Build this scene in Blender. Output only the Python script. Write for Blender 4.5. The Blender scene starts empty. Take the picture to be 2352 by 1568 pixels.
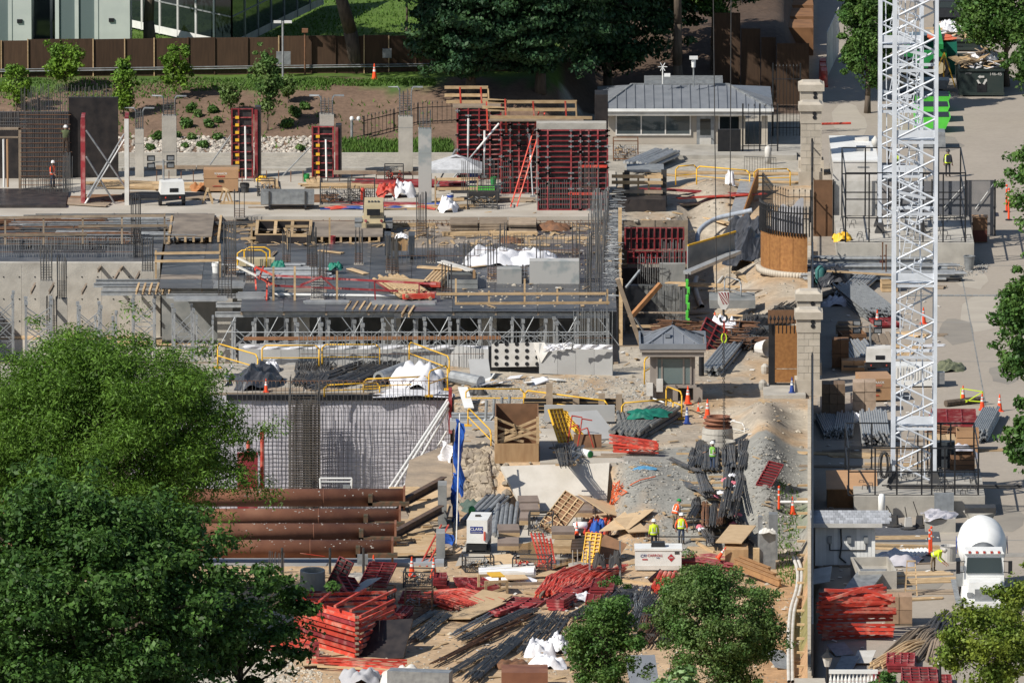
import bpy,math,random
import numpy as np
from mathutils import Vector,Matrix,Euler
R=math.radians
rnd=random.Random(7)
U=rnd.uniform
S=bpy.context.scene
COL=S.collection
# ---------------------------------------------------------------- camera, sky, sun, exposure
DIST,PITCH,FPX=900.0,R(9.5),34200.0
CH,CY=DIST*math.sin(PITCH),-DIST*math.cos(PITCH)
cd=bpy.data.cameras.new('camera'); cam=bpy.data.objects.new('camera',cd); COL.objects.link(cam)
cam.location=(0,CY,CH); cam.rotation_euler=(math.pi/2-PITCH,0,0)
cd.sensor_width=36; cd.lens=36*FPX/2352; cd.clip_start=10; cd.clip_end=6000
S.camera=cam
SUN=Vector((-.61,-.42,.67)).normalized()
w=bpy.data.worlds.new('World'); S.world=w; w.use_nodes=True
wn=w.node_tree.nodes; sky=wn.new('ShaderNodeTexSky'); sky.sky_type='NISHITA'; sky.sun_disc=False
sky.sun_elevation=math.asin(SUN.z); sky.sun_rotation=math.atan2(SUN.x,SUN.y)
sky.air_density=1.0; sky.dust_density=.6
wn['Background'].inputs[1].default_value=.082
w.node_tree.links.new(sky.outputs[0],wn['Background'].inputs[0])
sd=bpy.data.lights.new('sun','SUN'); sd.energy=5.0; sd.angle=R(.5); sd.color=(1,.95,.86)
so=bpy.data.objects.new('sun',sd); COL.objects.link(so); so.rotation_euler=SUN.to_track_quat('Z','Y').to_euler()
so.location=(0,0,300)
S.view_settings.view_transform='Standard'; S.view_settings.look='None'
S.view_settings.exposure=.18; S.view_settings.gamma=1
S.view_settings.use_curve_mapping=False
# ---------------------------------------------------------------- geometry of the view: turns a photo measure into a point of the place
cp,sp=math.cos(PITCH),math.sin(PITCH)
def ray(px,py):
    u,v=(px-1176)/FPX,(784-py)/FPX
    return Vector((u,cp+v*sp,-sp+v*cp))
def G(px,py,z=0.):  # point at height z
    d=ray(px,py); t=(z-CH)/d.z
    return Vector((d.x*t,CY+d.y*t,z))
def E(px,py,Y):  # point on the upright plane at depth Y
    d=ray(px,py); t=(Y-CY)/d.y
    return Vector((d.x*t,Y,CH+d.z*t))
def dep(Y,z=0.):return(Y-CY)*cp+(CH-z)*sp
def XP(px,Y,z=0.):return(px-1176)/FPX*dep(Y,z)
def PXO(x,Y,z=0.):return 1176+x*FPX/dep(Y,z)
def mpp(py):return CH/math.sin(PITCH+(py-784)/FPX)/FPX  # metres per measure unit on flat ground
# ---------------------------------------------------------------- mesh builder
class MB:
    def __init__(s):s.v=[]; s.f=[]; s.m=[]; s.mi=0
    def add(s,vs,fs):
        o=len(s.v); s.v.extend([tuple(p)for p in vs])
        for f in fs:s.f.append([i+o for i in f]); s.m.append(s.mi)
        return s
    def box(s,c,d,rz=0,rx=0,ry=0,taper=1.):
        M=Euler((rx,ry,rz)).to_matrix(); c=Vector(c); hx,hy,hz=d[0]/2,d[1]/2,d[2]/2; t=taper
        ps=[(-hx,-hy,-hz),(hx,-hy,-hz),(hx,hy,-hz),(-hx,hy,-hz),(-hx*t,-hy*t,hz),(hx*t,-hy*t,hz),(hx*t,hy*t,hz),(-hx*t,hy*t,hz)]
        return s.add([c+M@Vector(p)for p in ps],[(0,3,2,1),(4,5,6,7),(0,1,5,4),(1,2,6,5),(2,3,7,6),(3,0,4,7)])
    def bx(s,x0,x1,y0,y1,z0,z1):return s.box(((x0+x1)/2,(y0+y1)/2,(z0+z1)/2),(abs(x1-x0),abs(y1-y0),abs(z1-z0)))
    def frame(s,p,q,up=None):
        p,q=Vector(p),Vector(q); d=q-p
        if d.length<1e-6:d=Vector((0,0,1e-3))
        z=d.normalized(); a=Vector(up)if up else(Vector((0,0,1))if abs(z.z)<.9 else Vector((0,1,0)))
        x=a.cross(z).normalized(); y=z.cross(x)
        return p,q,x,y
    def bar(s,p,q,w,h=None,up=None):
        h=h or w; p,q,x,y=s.frame(p,q,up); x=x*w/2; y=y*h/2
        return s.add([p-x-y,p+x-y,p+x+y,p-x+y,q-x-y,q+x-y,q+x+y,q-x+y],[(0,3,2,1),(4,5,6,7),(0,1,5,4),(1,2,6,5),(2,3,7,6),(3,0,4,7)])
    def tube(s,p,q,r,n=8,r2=None,cap=True):
        r2=r if r2 is None else r2; p,q,x,y=s.frame(p,q)
        cs=[(math.cos(2*math.pi*i/n),math.sin(2*math.pi*i/n))for i in range(n)]
        vs=[p+(x*a+y*b)*r for a,b in cs]+[q+(x*a+y*b)*r2 for a,b in cs]
        fs=[(i,(i+1)%n,n+(i+1)%n,n+i)for i in range(n)]
        if cap:fs+=[tuple(range(n-1,-1,-1)),tuple(range(n,2*n))]
        return s.add(vs,fs)
    def path(s,pts,r,n=6):
        for a,b in zip(pts,pts[1:]):s.tube(a,b,r,n)
        return s
    def lathe(s,c,prof,n=16,axis=None):
        c=Vector(c); M=Matrix.Identity(3)if axis is None else Vector(axis).to_track_quat('Z','Y').to_matrix()
        vs=[]; fs=[]
        for r,z in prof:
            for i in range(n):vs.append(c+M@Vector((r*math.cos(2*math.pi*i/n),r*math.sin(2*math.pi*i/n),z)))
        for k in range(len(prof)-1):
            for i in range(n):j=(i+1)%n; fs.append((k*n+i,k*n+j,(k+1)*n+j,(k+1)*n+i))
        if prof[0][0]>1e-4:fs.append(tuple(range(n-1,-1,-1)))
        if prof[-1][0]>1e-4:fs.append(tuple((len(prof)-1)*n+i for i in range(n)))
        return s.add(vs,fs)
    def prism(s,poly,h,M=None,z0=0):  # outline in local xy, extruded from z0 to h
        M=M or Matrix.Identity(4); n=len(poly)
        vs=[M@Vector((a,b,z0))for a,b in poly]+[M@Vector((a,b,h))for a,b in poly]
        return s.add(vs,[tuple(range(n-1,-1,-1)),tuple(range(n,2*n))]+[(i,(i+1)%n,n+(i+1)%n,n+i)for i in range(n)])
    def quad(s,a,b,c,d):return s.add([a,b,c,d],[(0,1,2,3)])
    def slabquad(s,a,b,c,d,t):  # quad with thickness t along its back normal
        a,b,c,d=map(Vector,(a,b,c,d)); n=(b-a).cross(d-a).normalized()*t
        return s.add([a,b,c,d,a-n,b-n,c-n,d-n],[(0,1,2,3),(7,6,5,4),(0,4,5,1),(1,5,6,2),(2,6,7,3),(3,7,4,0)])
    def rock(s,c,r,fl=.7):
        c=Vector(c); n=6; rot=U(0,6.3)
        vs=[c+Vector((U(-.2,.2)*r,U(-.2,.2)*r,r*fl))]
        for k,zz in((.75,.45),(1,0),(.8,-.5)):
            for i in range(n):
                q=r*k*U(.75,1.15); vs.append(c+Vector((q*math.cos(rot+i*math.pi/3),q*math.sin(rot+i*math.pi/3),zz*r*fl+U(-.1,.1)*r)))
        fs=[(0,1+i,1+(i+1)%n)for i in range(n)]
        for k in range(2):
            for i in range(n):fs.append((1+k*n+i,1+(k+1)*n+i,1+(k+1)*n+(i+1)%n,1+k*n+(i+1)%n))
        return s.add(vs,fs)
    def cloth(s,c,sx,sy,h,n=12,sharp=1.,rz=0):  # heaped sheet or sack
        c=Vector(c); M=Euler((0,0,rz)).to_matrix(); ph=[U(0,6.3)for _ in range(8)]; vs=[]
        for i in range(n+1):
            for j in range(n+1):
                u,v=i/n*2-1,j/n*2-1; e=max(0,1-(abs(u)**2.2+abs(v)**2.2)*.85)**(.6*sharp)
                z=h*min(1,e*1.15)*(.66+.18*math.sin(4*u+ph[0]+2*math.sin(3*v+ph[1]))+.13*math.sin(7*v+3*u+ph[2])+.10*math.sin(12*u-7*v+ph[3])+U(-.05,.05))
                k=1+.12*math.sin(3*math.atan2(v,u)+ph[4])
                vs.append(c+M@Vector((u*sx/2*k,v*sy/2*k,max(0,z)+U(-.02,.02)*h)))
        fs=[(i*(n+1)+j,(i+1)*(n+1)+j,(i+1)*(n+1)+j+1,i*(n+1)+j+1)for i in range(n)for j in range(n)]
        return s.add(vs,fs)
    def sub(s,o):o=Vector(o); s.v=[(a-o.x,b-o.y,c-o.z)for a,b,c in s.v]; return s
    def mesh(s,name,mats):
        me=bpy.data.meshes.new(name); me.from_pydata(s.v,[],s.f)
        for m in(mats if isinstance(mats,(list,tuple))else[mats]):me.materials.append(m)
        if any(s.m):me.polygons.foreach_set('material_index',s.m)
        me.update(); return me
USED={}
def thing(name,label,cat,loc=(0,0,0),rz=0,group=None):
    o=bpy.data.objects.new(name,None); COL.objects.link(o); o.location=loc; o.rotation_euler=(0,0,rz)
    o.empty_display_size=.2
    return tag(o,label,cat,group)
def tag(o,label,cat,group=None):
    o['label']=label; o['category']=cat; USED.setdefault(label,[]).append(o)
    if group:o['group']=group
    return o
def part(name,mb,mat,par,w=0,label=None,smooth=False,kind=None):
    if w:mb.sub(par.location)
    me=mb.mesh(name,mat); o=bpy.data.objects.new(name,me); COL.objects.link(o)
    if par:o.parent=par
    if label:o['label']=label
    if kind:o['kind']=kind
    if smooth:me.polygons.foreach_set('use_smooth',[True]*len(me.polygons))
    return o
def solo(name,label,cat,mb,mat,loc=(0,0,0),rz=0,group=None,w=0,smooth=False):
    if w:mb.sub(loc)
    o=part(name,mb,mat,None,smooth=smooth); o.location=loc; o.rotation_euler=(0,0,rz)
    return tag(o,label,cat,group)
def struct(name,mb,mat,kind='structure',smooth=False):
    o=part(name,mb,mat,None,smooth=smooth); o['kind']=kind; return o
def inst(o,name,par,loc,rot=(0,0,0),sc=None):  # another piece sharing o's mesh
    c=bpy.data.objects.new(name,o.data if hasattr(o,'data')else o); COL.objects.link(c); c.parent=par; c.location=loc; c.rotation_euler=rot
    if sc:c.scale=sc
    return c
def dup(t,loc,rz=None,label=None,sc=None,group=None):
    c=t.copy(); COL.objects.link(c); c.location=loc
    if rz is not None:c.rotation_euler=(0,0,rz)
    if sc:c.scale=sc if hasattr(sc,'__len__')else(sc,)*3
    if label:tag(c,label,t['category'],group or t.get('group'))
    for ch in list(t.children):
        d=ch.copy(); COL.objects.link(d); d.parent=c
        for g in list(ch.children):
            e=g.copy(); COL.objects.link(e); e.parent=d
    return c
# ---------------------------------------------------------------- materials
MC={}
def mat(name,c1,c2=None,sc=3.,rough=.75,metal=0.,bump=0.,bsc=20.,rv=.12,stretch=None,trans=0,spec=.35,sharp=(.35,.65),isl=0,c3=None,sc3=.5,th3=(.55,.7)):
    m=bpy.data.materials.new(name); m.use_nodes=True; nt=m.node_tree; N=nt.nodes; L=nt.links.new
    b=N['Principled BSDF']; b.inputs['Roughness'].default_value=rough; b.inputs['Metallic'].default_value=metal
    b.inputs['Specular IOR Level'].default_value=spec
    tc=N.new('ShaderNodeTexCoord'); co=tc.outputs['Object']
    if stretch:
        mp=N.new('ShaderNodeMapping'); mp.inputs['Scale'].default_value=stretch; L(co,mp.inputs[0]); co=mp.outputs[0]
    c2=c2 or tuple(x*.75 for x in c1)
    def noise(s,d=5):
        n=N.new('ShaderNodeTexNoise'); n.inputs['Scale'].default_value=s; n.inputs['Detail'].default_value=d; L(co,n.inputs['Vector']); return n.outputs['Fac']
    def mrange(f,a,b_,lo=0,hi=1):
        r=N.new('ShaderNodeMapRange'); L(f,r.inputs[0])
        for i,x in enumerate((a,b_,lo,hi)):r.inputs[i+1].default_value=x
        return r.outputs[0]
    def mix(f,a,b_,mode='MIX'):
        x=N.new('ShaderNodeMix'); x.data_type='RGBA'; x.blend_type=mode
        if f is None or isinstance(f,(int,float)):x.inputs[0].default_value=1 if f is None else f
        else:L(f,x.inputs[0])
        for i,q in((6,a),(7,b_)):
            if isinstance(q,tuple):x.inputs[i].default_value=q+(1,)
            else:L(q,x.inputs[i])
        return x.outputs[2]
    col=mix(mrange(noise(sc),*sharp),tuple(c1),tuple(c2))
    if c3:col=mix(mrange(noise(sc3,4),*th3),col,tuple(c3))
    oi=N.new('ShaderNodeObjectInfo')
    if rv:col=mix(None,col,mrange(oi.outputs['Random'],0,1,1-rv,1+rv),'MULTIPLY')
    if isl:
        ge=N.new('ShaderNodeNewGeometry'); col=mix(None,col,mrange(ge.outputs['Random Per Island'],0,1,1-isl,1+isl),'MULTIPLY')
    L(col,b.inputs['Base Color'])
    if bump:
        bm=N.new('ShaderNodeBump'); bm.inputs['Strength'].default_value=1; bm.inputs['Distance'].default_value=bump
        L(noise(bsc,3),bm.inputs['Height']); L(bm.outputs[0],b.inputs['Normal'])
    if trans:
        t=N.new('ShaderNodeBsdfTranslucent'); L(mix(None,col,(1.2,1.25,.5),'MULTIPLY'),t.inputs[0]); mx=N.new('ShaderNodeMixShader'); mx.inputs[0].default_value=trans
        L(b.outputs[0],mx.inputs[1]); L(t.outputs[0],mx.inputs[2]); L(mx.outputs[0],N['Material Output'].inputs[0])
    MC[name]=m; return m
def glass(name,c,rough=.06):
    m=bpy.data.materials.new(name); m.use_nodes=True; b=m.node_tree.nodes['Principled BSDF']
    b.inputs['Base Color'].default_value=c+(1,); b.inputs['Roughness'].default_value=rough; b.inputs['Specular IOR Level'].default_value=.8; return m
def leafm(name,c1,c2,tr=.25):return mat(name,c1,c2,sc=.7,rough=.5,rv=0,trans=tr,isl=.5,spec=.18,sharp=(.4,.6))
CONC=mat('concrete',(.42,.395,.35),(.33,.31,.275),1.2,.85,bump=.01,bsc=9,c3=(.27,.25,.22),sc3=.35)
CONCD=mat('weathered_concrete',(.27,.27,.26),(.16,.17,.17),.9,.85,bump=.01)
CONCP=mat('patched_concrete',(.35,.345,.33),(.24,.26,.26),.7,.85,sharp=(.48,.56))
SLAB=mat('slab_concrete',(.50,.46,.40),(.42,.38,.32),.35,.85,bump=.006,c3=(.36,.32,.27),sc3=.13)
ASPH=mat('asphalt',(.235,.215,.19),(.195,.18,.16),.5,.9,bump=.008,bsc=30,c3=(.27,.245,.215),sc3=.08,rv=0)
BRICKP=mat('paving',(.30,.28,.25),(.24,.225,.2),2,.85)
REBAR=mat('rebar_steel',(.085,.095,.108),(.15,.135,.12),2.5,.5,metal=.35,rv=.25)
REBRU=mat('rusty_rebar',(.19,.09,.045),(.10,.055,.035),3,.8,rv=.25)
RUST=mat('rusted_steel',(.24,.105,.06),(.16,.065,.04),.8,.7,bump=.006,c3=(.30,.15,.09),sc3=.3)
SPLAT=mat('concrete_splash',(.55,.52,.48),rv=0)
REDF=mat('form_red',(.27,.03,.035),(.19,.022,.028),2,.6,c3=(.36,.15,.14),sc3=1.6,th3=(.5,.68),rv=.25)
REDB=mat('bright_red_steel',(.55,.06,.035),(.42,.045,.03),2,.55,c3=(.52,.22,.16),sc3=1.5,th3=(.5,.68),rv=.22)
DPLY=mat('dark_form_ply',(.022,.02,.022),(.05,.042,.04),1.5,.4,rv=.3)
DECK=mat('film_ply',(.055,.058,.066),(.11,.11,.115),.55,.36,bump=.003,c3=(.2,.19,.175),sc3=.9,th3=(.62,.7),rv=.22)
DECKB=mat('bleached_ply',(.30,.25,.20),(.18,.15,.125),.8,.75,rv=.2)
LUM=mat('lumber',(.50,.36,.21),(.38,.26,.14),2,.8,stretch=(1,1,3),rv=.25)
LUMG=mat('grey_lumber',(.30,.235,.17),(.22,.17,.125),2,.85,rv=.3)
PLY=mat('plywood',(.42,.27,.14),(.33,.2,.10),1.3,.75,stretch=(3,3,.6),rv=.15)
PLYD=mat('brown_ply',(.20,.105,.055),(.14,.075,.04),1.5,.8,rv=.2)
OSB=mat('osb_board',(.33,.155,.05),(.24,.105,.035),5,.75,rv=.12)
OSBT=mat('tan_board',(.55,.40,.24),(.48,.34,.2),2,.75,rv=.15)
ALU=mat('aluminium',(.44,.45,.45),(.33,.34,.35),3,.45,metal=.45,rv=.12)
GALV=mat('galvanised',(.37,.385,.39),(.25,.26,.27),3,.5,metal=.5,rv=.15)
DKST=mat('dark_steel',(.035,.037,.042),(.06,.055,.05),3,.55,rv=.2)
BLACK=mat('black_paint',(.012,.013,.016),(.02,.02,.022),3,.45)
YEL=mat('safety_yellow',(.74,.44,.035),(.66,.37,.03),3,.5)
WHITE=mat('white_paint',(.78,.78,.76),(.68,.68,.66),1.2,.45)
CRANEW=mat('crane_white',(.66,.69,.74),(.54,.57,.61),1.2,.45,c3=(.4,.4,.4),sc3=.8,th3=(.68,.8))
DIRTYW=mat('dirty_white',(.60,.58,.55),(.48,.46,.42),1.5,.6)
PLASTW=mat('white_sheeting',(.74,.74,.76),(.62,.62,.66),2,.4,bump=.02,bsc=4)
PLASTG=mat('grey_sheeting',(.60,.58,.62),(.48,.46,.50),1,.25,bump=.05,bsc=1.2,spec=.6)
TARPK=mat('black_tarp',(.03,.032,.038),(.06,.062,.07),2,.4,bump=.03,bsc=4)
TARPB=mat('blue_tarp',(.02,.10,.42),(.015,.06,.28),2,.5)
TARPG=mat('grey_tarp',(.36,.36,.38),(.27,.27,.29),1,.7,bump=.02,bsc=3)
MESHF=mat('fence_screen',(.13,.135,.15),(.17,.17,.18),1,.8)
MESHT=mat('taupe_screen',(.26,.24,.23),(.20,.19,.185),1,.85)
TAUPE=mat('taupe_render',(.27,.235,.205),(.24,.21,.185),1.5,.75)
STONE=mat('limestone',(.47,.42,.35),(.40,.355,.29),2,.8,bump=.006,rv=.08)
SLATE=mat('metal_roof',(.25,.265,.29),(.20,.215,.24),1.2,.45,metal=.3)
TAN=mat('tan_paint',(.42,.25,.135),(.37,.22,.12),1.5,.55,rv=.05)
SAND=mat('desert_tan',(.48,.40,.25),(.42,.35,.22),2,.6)
CONEO=mat('cone_orange',(.85,.09,.025),(.75,.07,.02),3,.5)
GREEN=mat('green_paint',(.03,.30,.08),(.02,.2,.05),2,.5)
LIME=mat('lime_green',(.10,.55,.06),(.08,.45,.05),2,.5)
BLUE=mat('blue_paint',(.03,.07,.30),(.02,.05,.2),2,.5)
TEAL=mat('green_sling',(.01,.17,.11),(.01,.12,.09),2,.6)
ORG=mat('orange_hose',(.80,.19,.07),(.7,.15,.06),2,.5)
DKG=mat('dumpster_green',(.022,.035,.033),(.035,.045,.04),1,.55)
INSUL=mat('insulation_board',(.37,.37,.365),(.33,.33,.325),.8,.8,rv=.08)
FENCEB=mat('brown_fence',(.075,.043,.025),(.055,.032,.019),2,.85,stretch=(4,4,.5),rv=.22)
BARK=mat('bark',(.13,.10,.075),(.07,.055,.042),3,.9,bump=.03,bsc=6,stretch=(2,2,.4))
GLS=glass('window_glass',(.05,.065,.07)); GLSG=glass('pale_glass',(.13,.17,.17),.15); GLSK=glass('dark_glass',(.012,.018,.02))
SKIN=mat('skin',(.42,.24,.16),rv=.1); HIVY=mat('hivis_yellow',(.62,.80,.04),(.55,.72,.03),3,.7); HIVO=mat('hivis_orange',(.95,.13,.03),(.85,.1,.02),3,.7)
DENIM=mat('denim',(.035,.055,.10),(.05,.07,.12),3,.85); KHAKI=mat('khaki_cloth',(.25,.2,.14),rv=.1); GREYC=mat('grey_cloth',(.30,.29,.28),rv=.1); DARKC=mat('dark_cloth',(.025,.028,.035),rv=.1)
BOOT=mat('boot_leather',(.05,.035,.025),rv=.1); REFL=mat('reflective_tape',(.7,.72,.7),rough=.3)
L_CYP=leafm('cypress_needles',(.075,.15,.022),(.11,.20,.032),.3); L_OAK=leafm('oak_leaves',(.03,.075,.016),(.07,.14,.03),.2)
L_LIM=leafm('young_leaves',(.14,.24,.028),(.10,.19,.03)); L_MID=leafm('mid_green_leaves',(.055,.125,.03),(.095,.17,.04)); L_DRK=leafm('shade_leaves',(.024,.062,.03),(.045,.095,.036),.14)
L_GRY=leafm('grey_green_leaves',(.12,.18,.055),(.075,.15,.038)); L_YEL=leafm('yellow_green_leaves',(.17,.21,.03),(.12,.18,.03)); L_PAL=leafm('pale_leaves',(.22,.33,.14),(.12,.22,.08))
GRASSM=mat('grass_blades',(.10,.19,.03),(.07,.14,.025),1,.8,rv=0,isl=.3,trans=.2)
# ---------------------------------------------------------------- ground
def ss(a,b,x):
    t=min(1,max(0,(x-a)/(b-a)))if a!=b else float(x>a); return t*t*(3-2*t)
from mathutils import noise as mno
LOW=-2.2
def gh(x,Y,u=None):
    u=PXO(x,Y)if u is None else u
    n=mno.noise(Vector((x*.35,Y*.2,0)))*.10+mno.noise(Vector((x*1.3,Y*.8,3)))*.05
    z=0.
    # lower yard in front
    if u<1870:
        edge=-42.6 if u<1390 else-42.6+0*u
        if u<1160:f=ss(-39.5,-44.5,Y+1.2*mno.noise(Vector((x*.5,1,5))))
        elif u<1400:f=min(1,max(0,(-42.6-Y)/2.0))
        else:f=ss(-44.5,-63-4*ss(1500,1750,u),Y)
        if 1400<=u<1440:f=f*(u-1400)/40+min(1,max(0,(-42.6-Y)/2.0))*(1-(u-1400)/40)
        z+=LOW*f*(1-ss(1850,1870,u))
        if u>1400 and u<1860:  # gravel berm
            b=math.exp(-((u-1755)/45)**2)*ss(-64,-50,Y)*(1-ss(-30,-20,Y)); z+=1.15*b
            b=math.exp(-((u-1480)/60)**2-((Y+49)/6)**2); z+=.5*b
    # planted bank at the back
    if u<1850:
        st=74+24*ss(1230,1400,u); z+=min(2.8,max(0,(Y-st)*.2))*(1-ss(1790,1850,u))
        if u>1500:z+=5*ss(118,150,Y)*(1-ss(1790,1850,u))
    # dug slope beside the shaft
    if 1560<u<1860:
        z-=2.0*ss(1790,1600,u)*ss(4,16,Y)*(1-ss(42,60,Y))
        z+=.9*math.exp(-((u-1640)/60)**2-((Y-56)/6)**2)
    if u<1870 and Y<74:z+=n*(1.3 if u>1040 else .6)
    elif u<1870:z+=n*.8
    return z
MIXN=lambda x,Y,s,o=0:mno.noise(Vector((x*s,Y*s*.5,o)))
def soil(x,Y,u):
    sand,grav,clay,mul,gra,pale,road,lawn=map(np.array,((.46,.325,.20),(.27,.262,.235),(.42,.255,.135),(.175,.115,.08),(.055,.095,.022),(.46,.41,.33),(.33,.288,.24),(.085,.15,.02)))
    n=MIXN(x,Y,.22,9)+.5*MIXN(x,Y,.8,4)
    if u>1870:return road*(1+.08*n)
    if Y>60 and u<1860:
        if u<1300:
            if Y<73.2:return np.array((.36,.33,.28))*(1+.06*n)
            if Y>89.5:return lawn*(1+.25*n)
            c=mul*(1+.35*n)
            return c+(gra*1.3-c)*ss(-.1,.3,n+ss(83,88,Y)*1.2-.95+.1*ss(700,300,u))
        c=np.array((.36,.33,.28))if Y<92 else mul*.55
        return c*(1+.2*n)
    c=sand*(1+.2*n)
    if u>1040 and-42<Y<60:
        f=ss(-.25,.35,n+.35*math.exp(-((u-1300)/420)**2)); c=c+(grav*1.08-c)*f*.65
        f=ss(0,.4,MIXN(x,Y,.5,2)+.35*ss(-20,-14,Y)*(1-ss(-9,0,Y))*(u<1560)); c=c+(pale-c)*.7*f
    if u>1400 and Y<=-38:
        f=ss(1400,1430,u)*ss(-66,-58,Y)*ss(-.45,.05,n+.5-.9*ss(1570,1470,u)*ss(-47,-55,Y)); c=c+(grav-c)*f
        c=c+(clay-c)*ss(1700,1760,u)*ss(-62,-70,Y)
        c=c+(gra*1.6-c)*.6*ss(.15,.5,n+.3*ss(1810,1840,u)-.1)*ss(1780,1815,u)
    if u<1040 and Y>-62:c=c+(np.array((.36,.35,.32))-c)*.8
    if u<720 and Y<-76:c=c+(np.array((.44,.40,.34))-c)*ss(720,560,u)
    return c*(1+.12*MIXN(x,Y,1.5,6))
def pit(u,Y):
    if u<1420 and-8<=Y<48:return 'A'
    if 1420<=u<1580 and-2<=Y<46:return 'A'
    if u<1040 and-60<=Y<-19:return 'B'
us=list(range(-120,2500,20)); ys=list(range(-125,155))
gv=[(XP(u,Y),Y,0)for Y in ys for u in us]
def gp(u,Y):x=XP(u,Y); return(x,Y,gh(x,Y,u))
gv=[gp(u,Y)for Y in ys for u in us]; gf=[]
for j in range(len(ys)-1):
    for i in range(len(us)-1):
        if not pit(us[i]+10,ys[j]+.5):a=j*len(us)+i; gf.append((a,a+1,a+1+len(us),a+len(us)))
me=bpy.data.meshes.new('ground'); me.from_pydata(gv,[],gf)
ca=me.color_attributes.new('soil','FLOAT_COLOR','POINT')
ca.data.foreach_set('color',np.array([list(soil(p[0],p[1],us[i%len(us)]))+[.3 if us[i%len(us)]>1870 else 1]for i,p in enumerate(gv)],dtype=np.float32).ravel())
GM=mat('earth',(.4,.3,.2),rough=.92,bump=.05,bsc=2.2,rv=0)
nt=GM.node_tree; at=nt.nodes.new('ShaderNodeAttribute'); at.attribute_name='soil'
bs=nt.nodes['Principled BSDF']; tc=nt.nodes.new('ShaderNodeTexCoord')
def nz(s,d=6):
    n=nt.nodes.new('ShaderNodeTexNoise'); n.inputs['Scale'].default_value=s; n.inputs['Detail'].default_value=d; n.inputs['Roughness'].default_value=.7
    nt.links.new(tc.outputs['Object'],n.inputs['Vector']); r=nt.nodes.new('ShaderNodeMapRange'); nt.links.new(n.outputs['Fac'],r.inputs[0]); return r
def mul(a,r):
    x=nt.nodes.new('ShaderNodeMix'); x.data_type='RGBA'; x.blend_type='MULTIPLY'; nt.links.new(at.outputs['Alpha'],x.inputs[0])
    nt.links.new(a,x.inputs[6]); nt.links.new(r.outputs[0],x.inputs[7]); return x.outputs[2]
r1=nz(2.6); r1.inputs[1].default_value=.3; r1.inputs[2].default_value=.7; r1.inputs[3].default_value=.72; r1.inputs[4].default_value=1.2
r2=nz(.5); r2.inputs[1].default_value=.3; r2.inputs[2].default_value=.7; r2.inputs[3].default_value=.82; r2.inputs[4].default_value=1.12
nt.links.new(mul(mul(at.outputs['Color'],r1),r2),bs.inputs['Base Color'])
nt.links.new(at.outputs['Alpha'],nt.nodes['Bump'].inputs['Strength']); me.materials.append(GM); me.polygons.foreach_set('use_smooth',[True]*len(gf))
go=bpy.data.objects.new('ground',me); COL.objects.link(go); go['kind']='structure'
mb=MB(); o=[gv[0],gv[len(us)-1],gv[-1],gv[-len(us)]]; o=[(p[0],p[1],-.02)for p in o]
B=[(-4000,-800,-.02),(4000,-800,-.02),(4000,5000,-.02),(-4000,5000,-.02)]
for i in range(4):mb.quad(B[i],B[(i+1)%4],o[(i+1)%4],o[i])
struct('surrounding_ground',mb,ASPH)
# patches and joints in the street paving
for nm,m,L in(('asphalt_patch',mat('patch_dark',(.22,.20,.175),(.26,.235,.2),.6,.9,rv=0),((2240,470,3.2,9),(2200,760,2.4,11),(2310,860,2.2,7),(2160,330,3,8),(2300,1190,3,9),(2120,1330,2.6,8))),('pale_patch',mat('patch_pale',(.40,.36,.30),(.36,.32,.27),.6,.9,rv=0),((2260,720,3.6,14),(2230,640,2,9),(1950,280,2.6,16),(2180,1250,3,12))),('paving_joint',CONCD,tuple((2150,y,14,.12)for y in(540,610,740,830,1010,1240))+((2240,800,.07,60),(2130,420,.07,30)))):
    mb=MB()
    for u,y,a,b_ in L:
        p=G(u,y,0); n=4 if min(a,b_)<.3 else 14; mb.add([(p.x+a/2*math.cos(6.283*(k+.5)/n)*(1.41 if n==4 else U(.75,1.1)),p.y+b_/2*math.sin(6.283*(k+.5)/n)*(1.41 if n==4 else U(.75,1.1)),.006 if n==4 else .003+.001*len(nm)/5)for k in range(n)],[tuple(range(n))])
    struct(nm,mb,m)
# ---------------------------------------------------------------- pits: floors and walls
def wallstrip(mb,pts,z0,z1):  # vertical faces along a polyline
    for(x0,y0),(x1,y1)in zip(pts,pts[1:]):mb.quad((x0,y0,z0),(x1,y1,z0),(x1,y1,z1),(x0,y0,z1))
FA,FB=-5.,-9.
mb=MB()
def floorstrip(mb,u0,u1,y0,y1,z):
    mb.quad((XP(u0,y0),y0,z),(XP(u1,y0),y0,z),(XP(u1,y1),y1,z),(XP(u0,y1),y1,z))
floorstrip(mb,-120,1420,-8,48,FA); struct('basement_floor',mb,SLAB)
mb=MB(); floorstrip(mb,1420,1580,-2,46,FA); struct('shaft_floor',mb,CONCD)
mb=MB(); floorstrip(mb,-120,1040,-60,-19,FB); struct('excavation_floor',mb,CONCD)
PITW=mat('shored_earth',(.33,.26,.19),(.22,.18,.14),.6,.95,bump=.08,bsc=1.5)
mb=MB(); q=lambda u,Y:(XP(u,Y),Y)
wallstrip(mb,[q(-120,48),q(1420,48)],FA,.05)
wallstrip(mb,[q(1420,46),q(1580,46),q(1580,20),q(1580,-2),q(1420,-2),q(1420,-8),q(-120,-8)],FA,.1)
wallstrip(mb,[q(-120,-19),q(1040,-19),q(1040,-40)],FB,.12); wallstrip(mb,[q(1040,-40),q(1040,-60),q(-120,-60)],FB,LOW)
struct('excavation_walls',mb,PITW)
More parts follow.
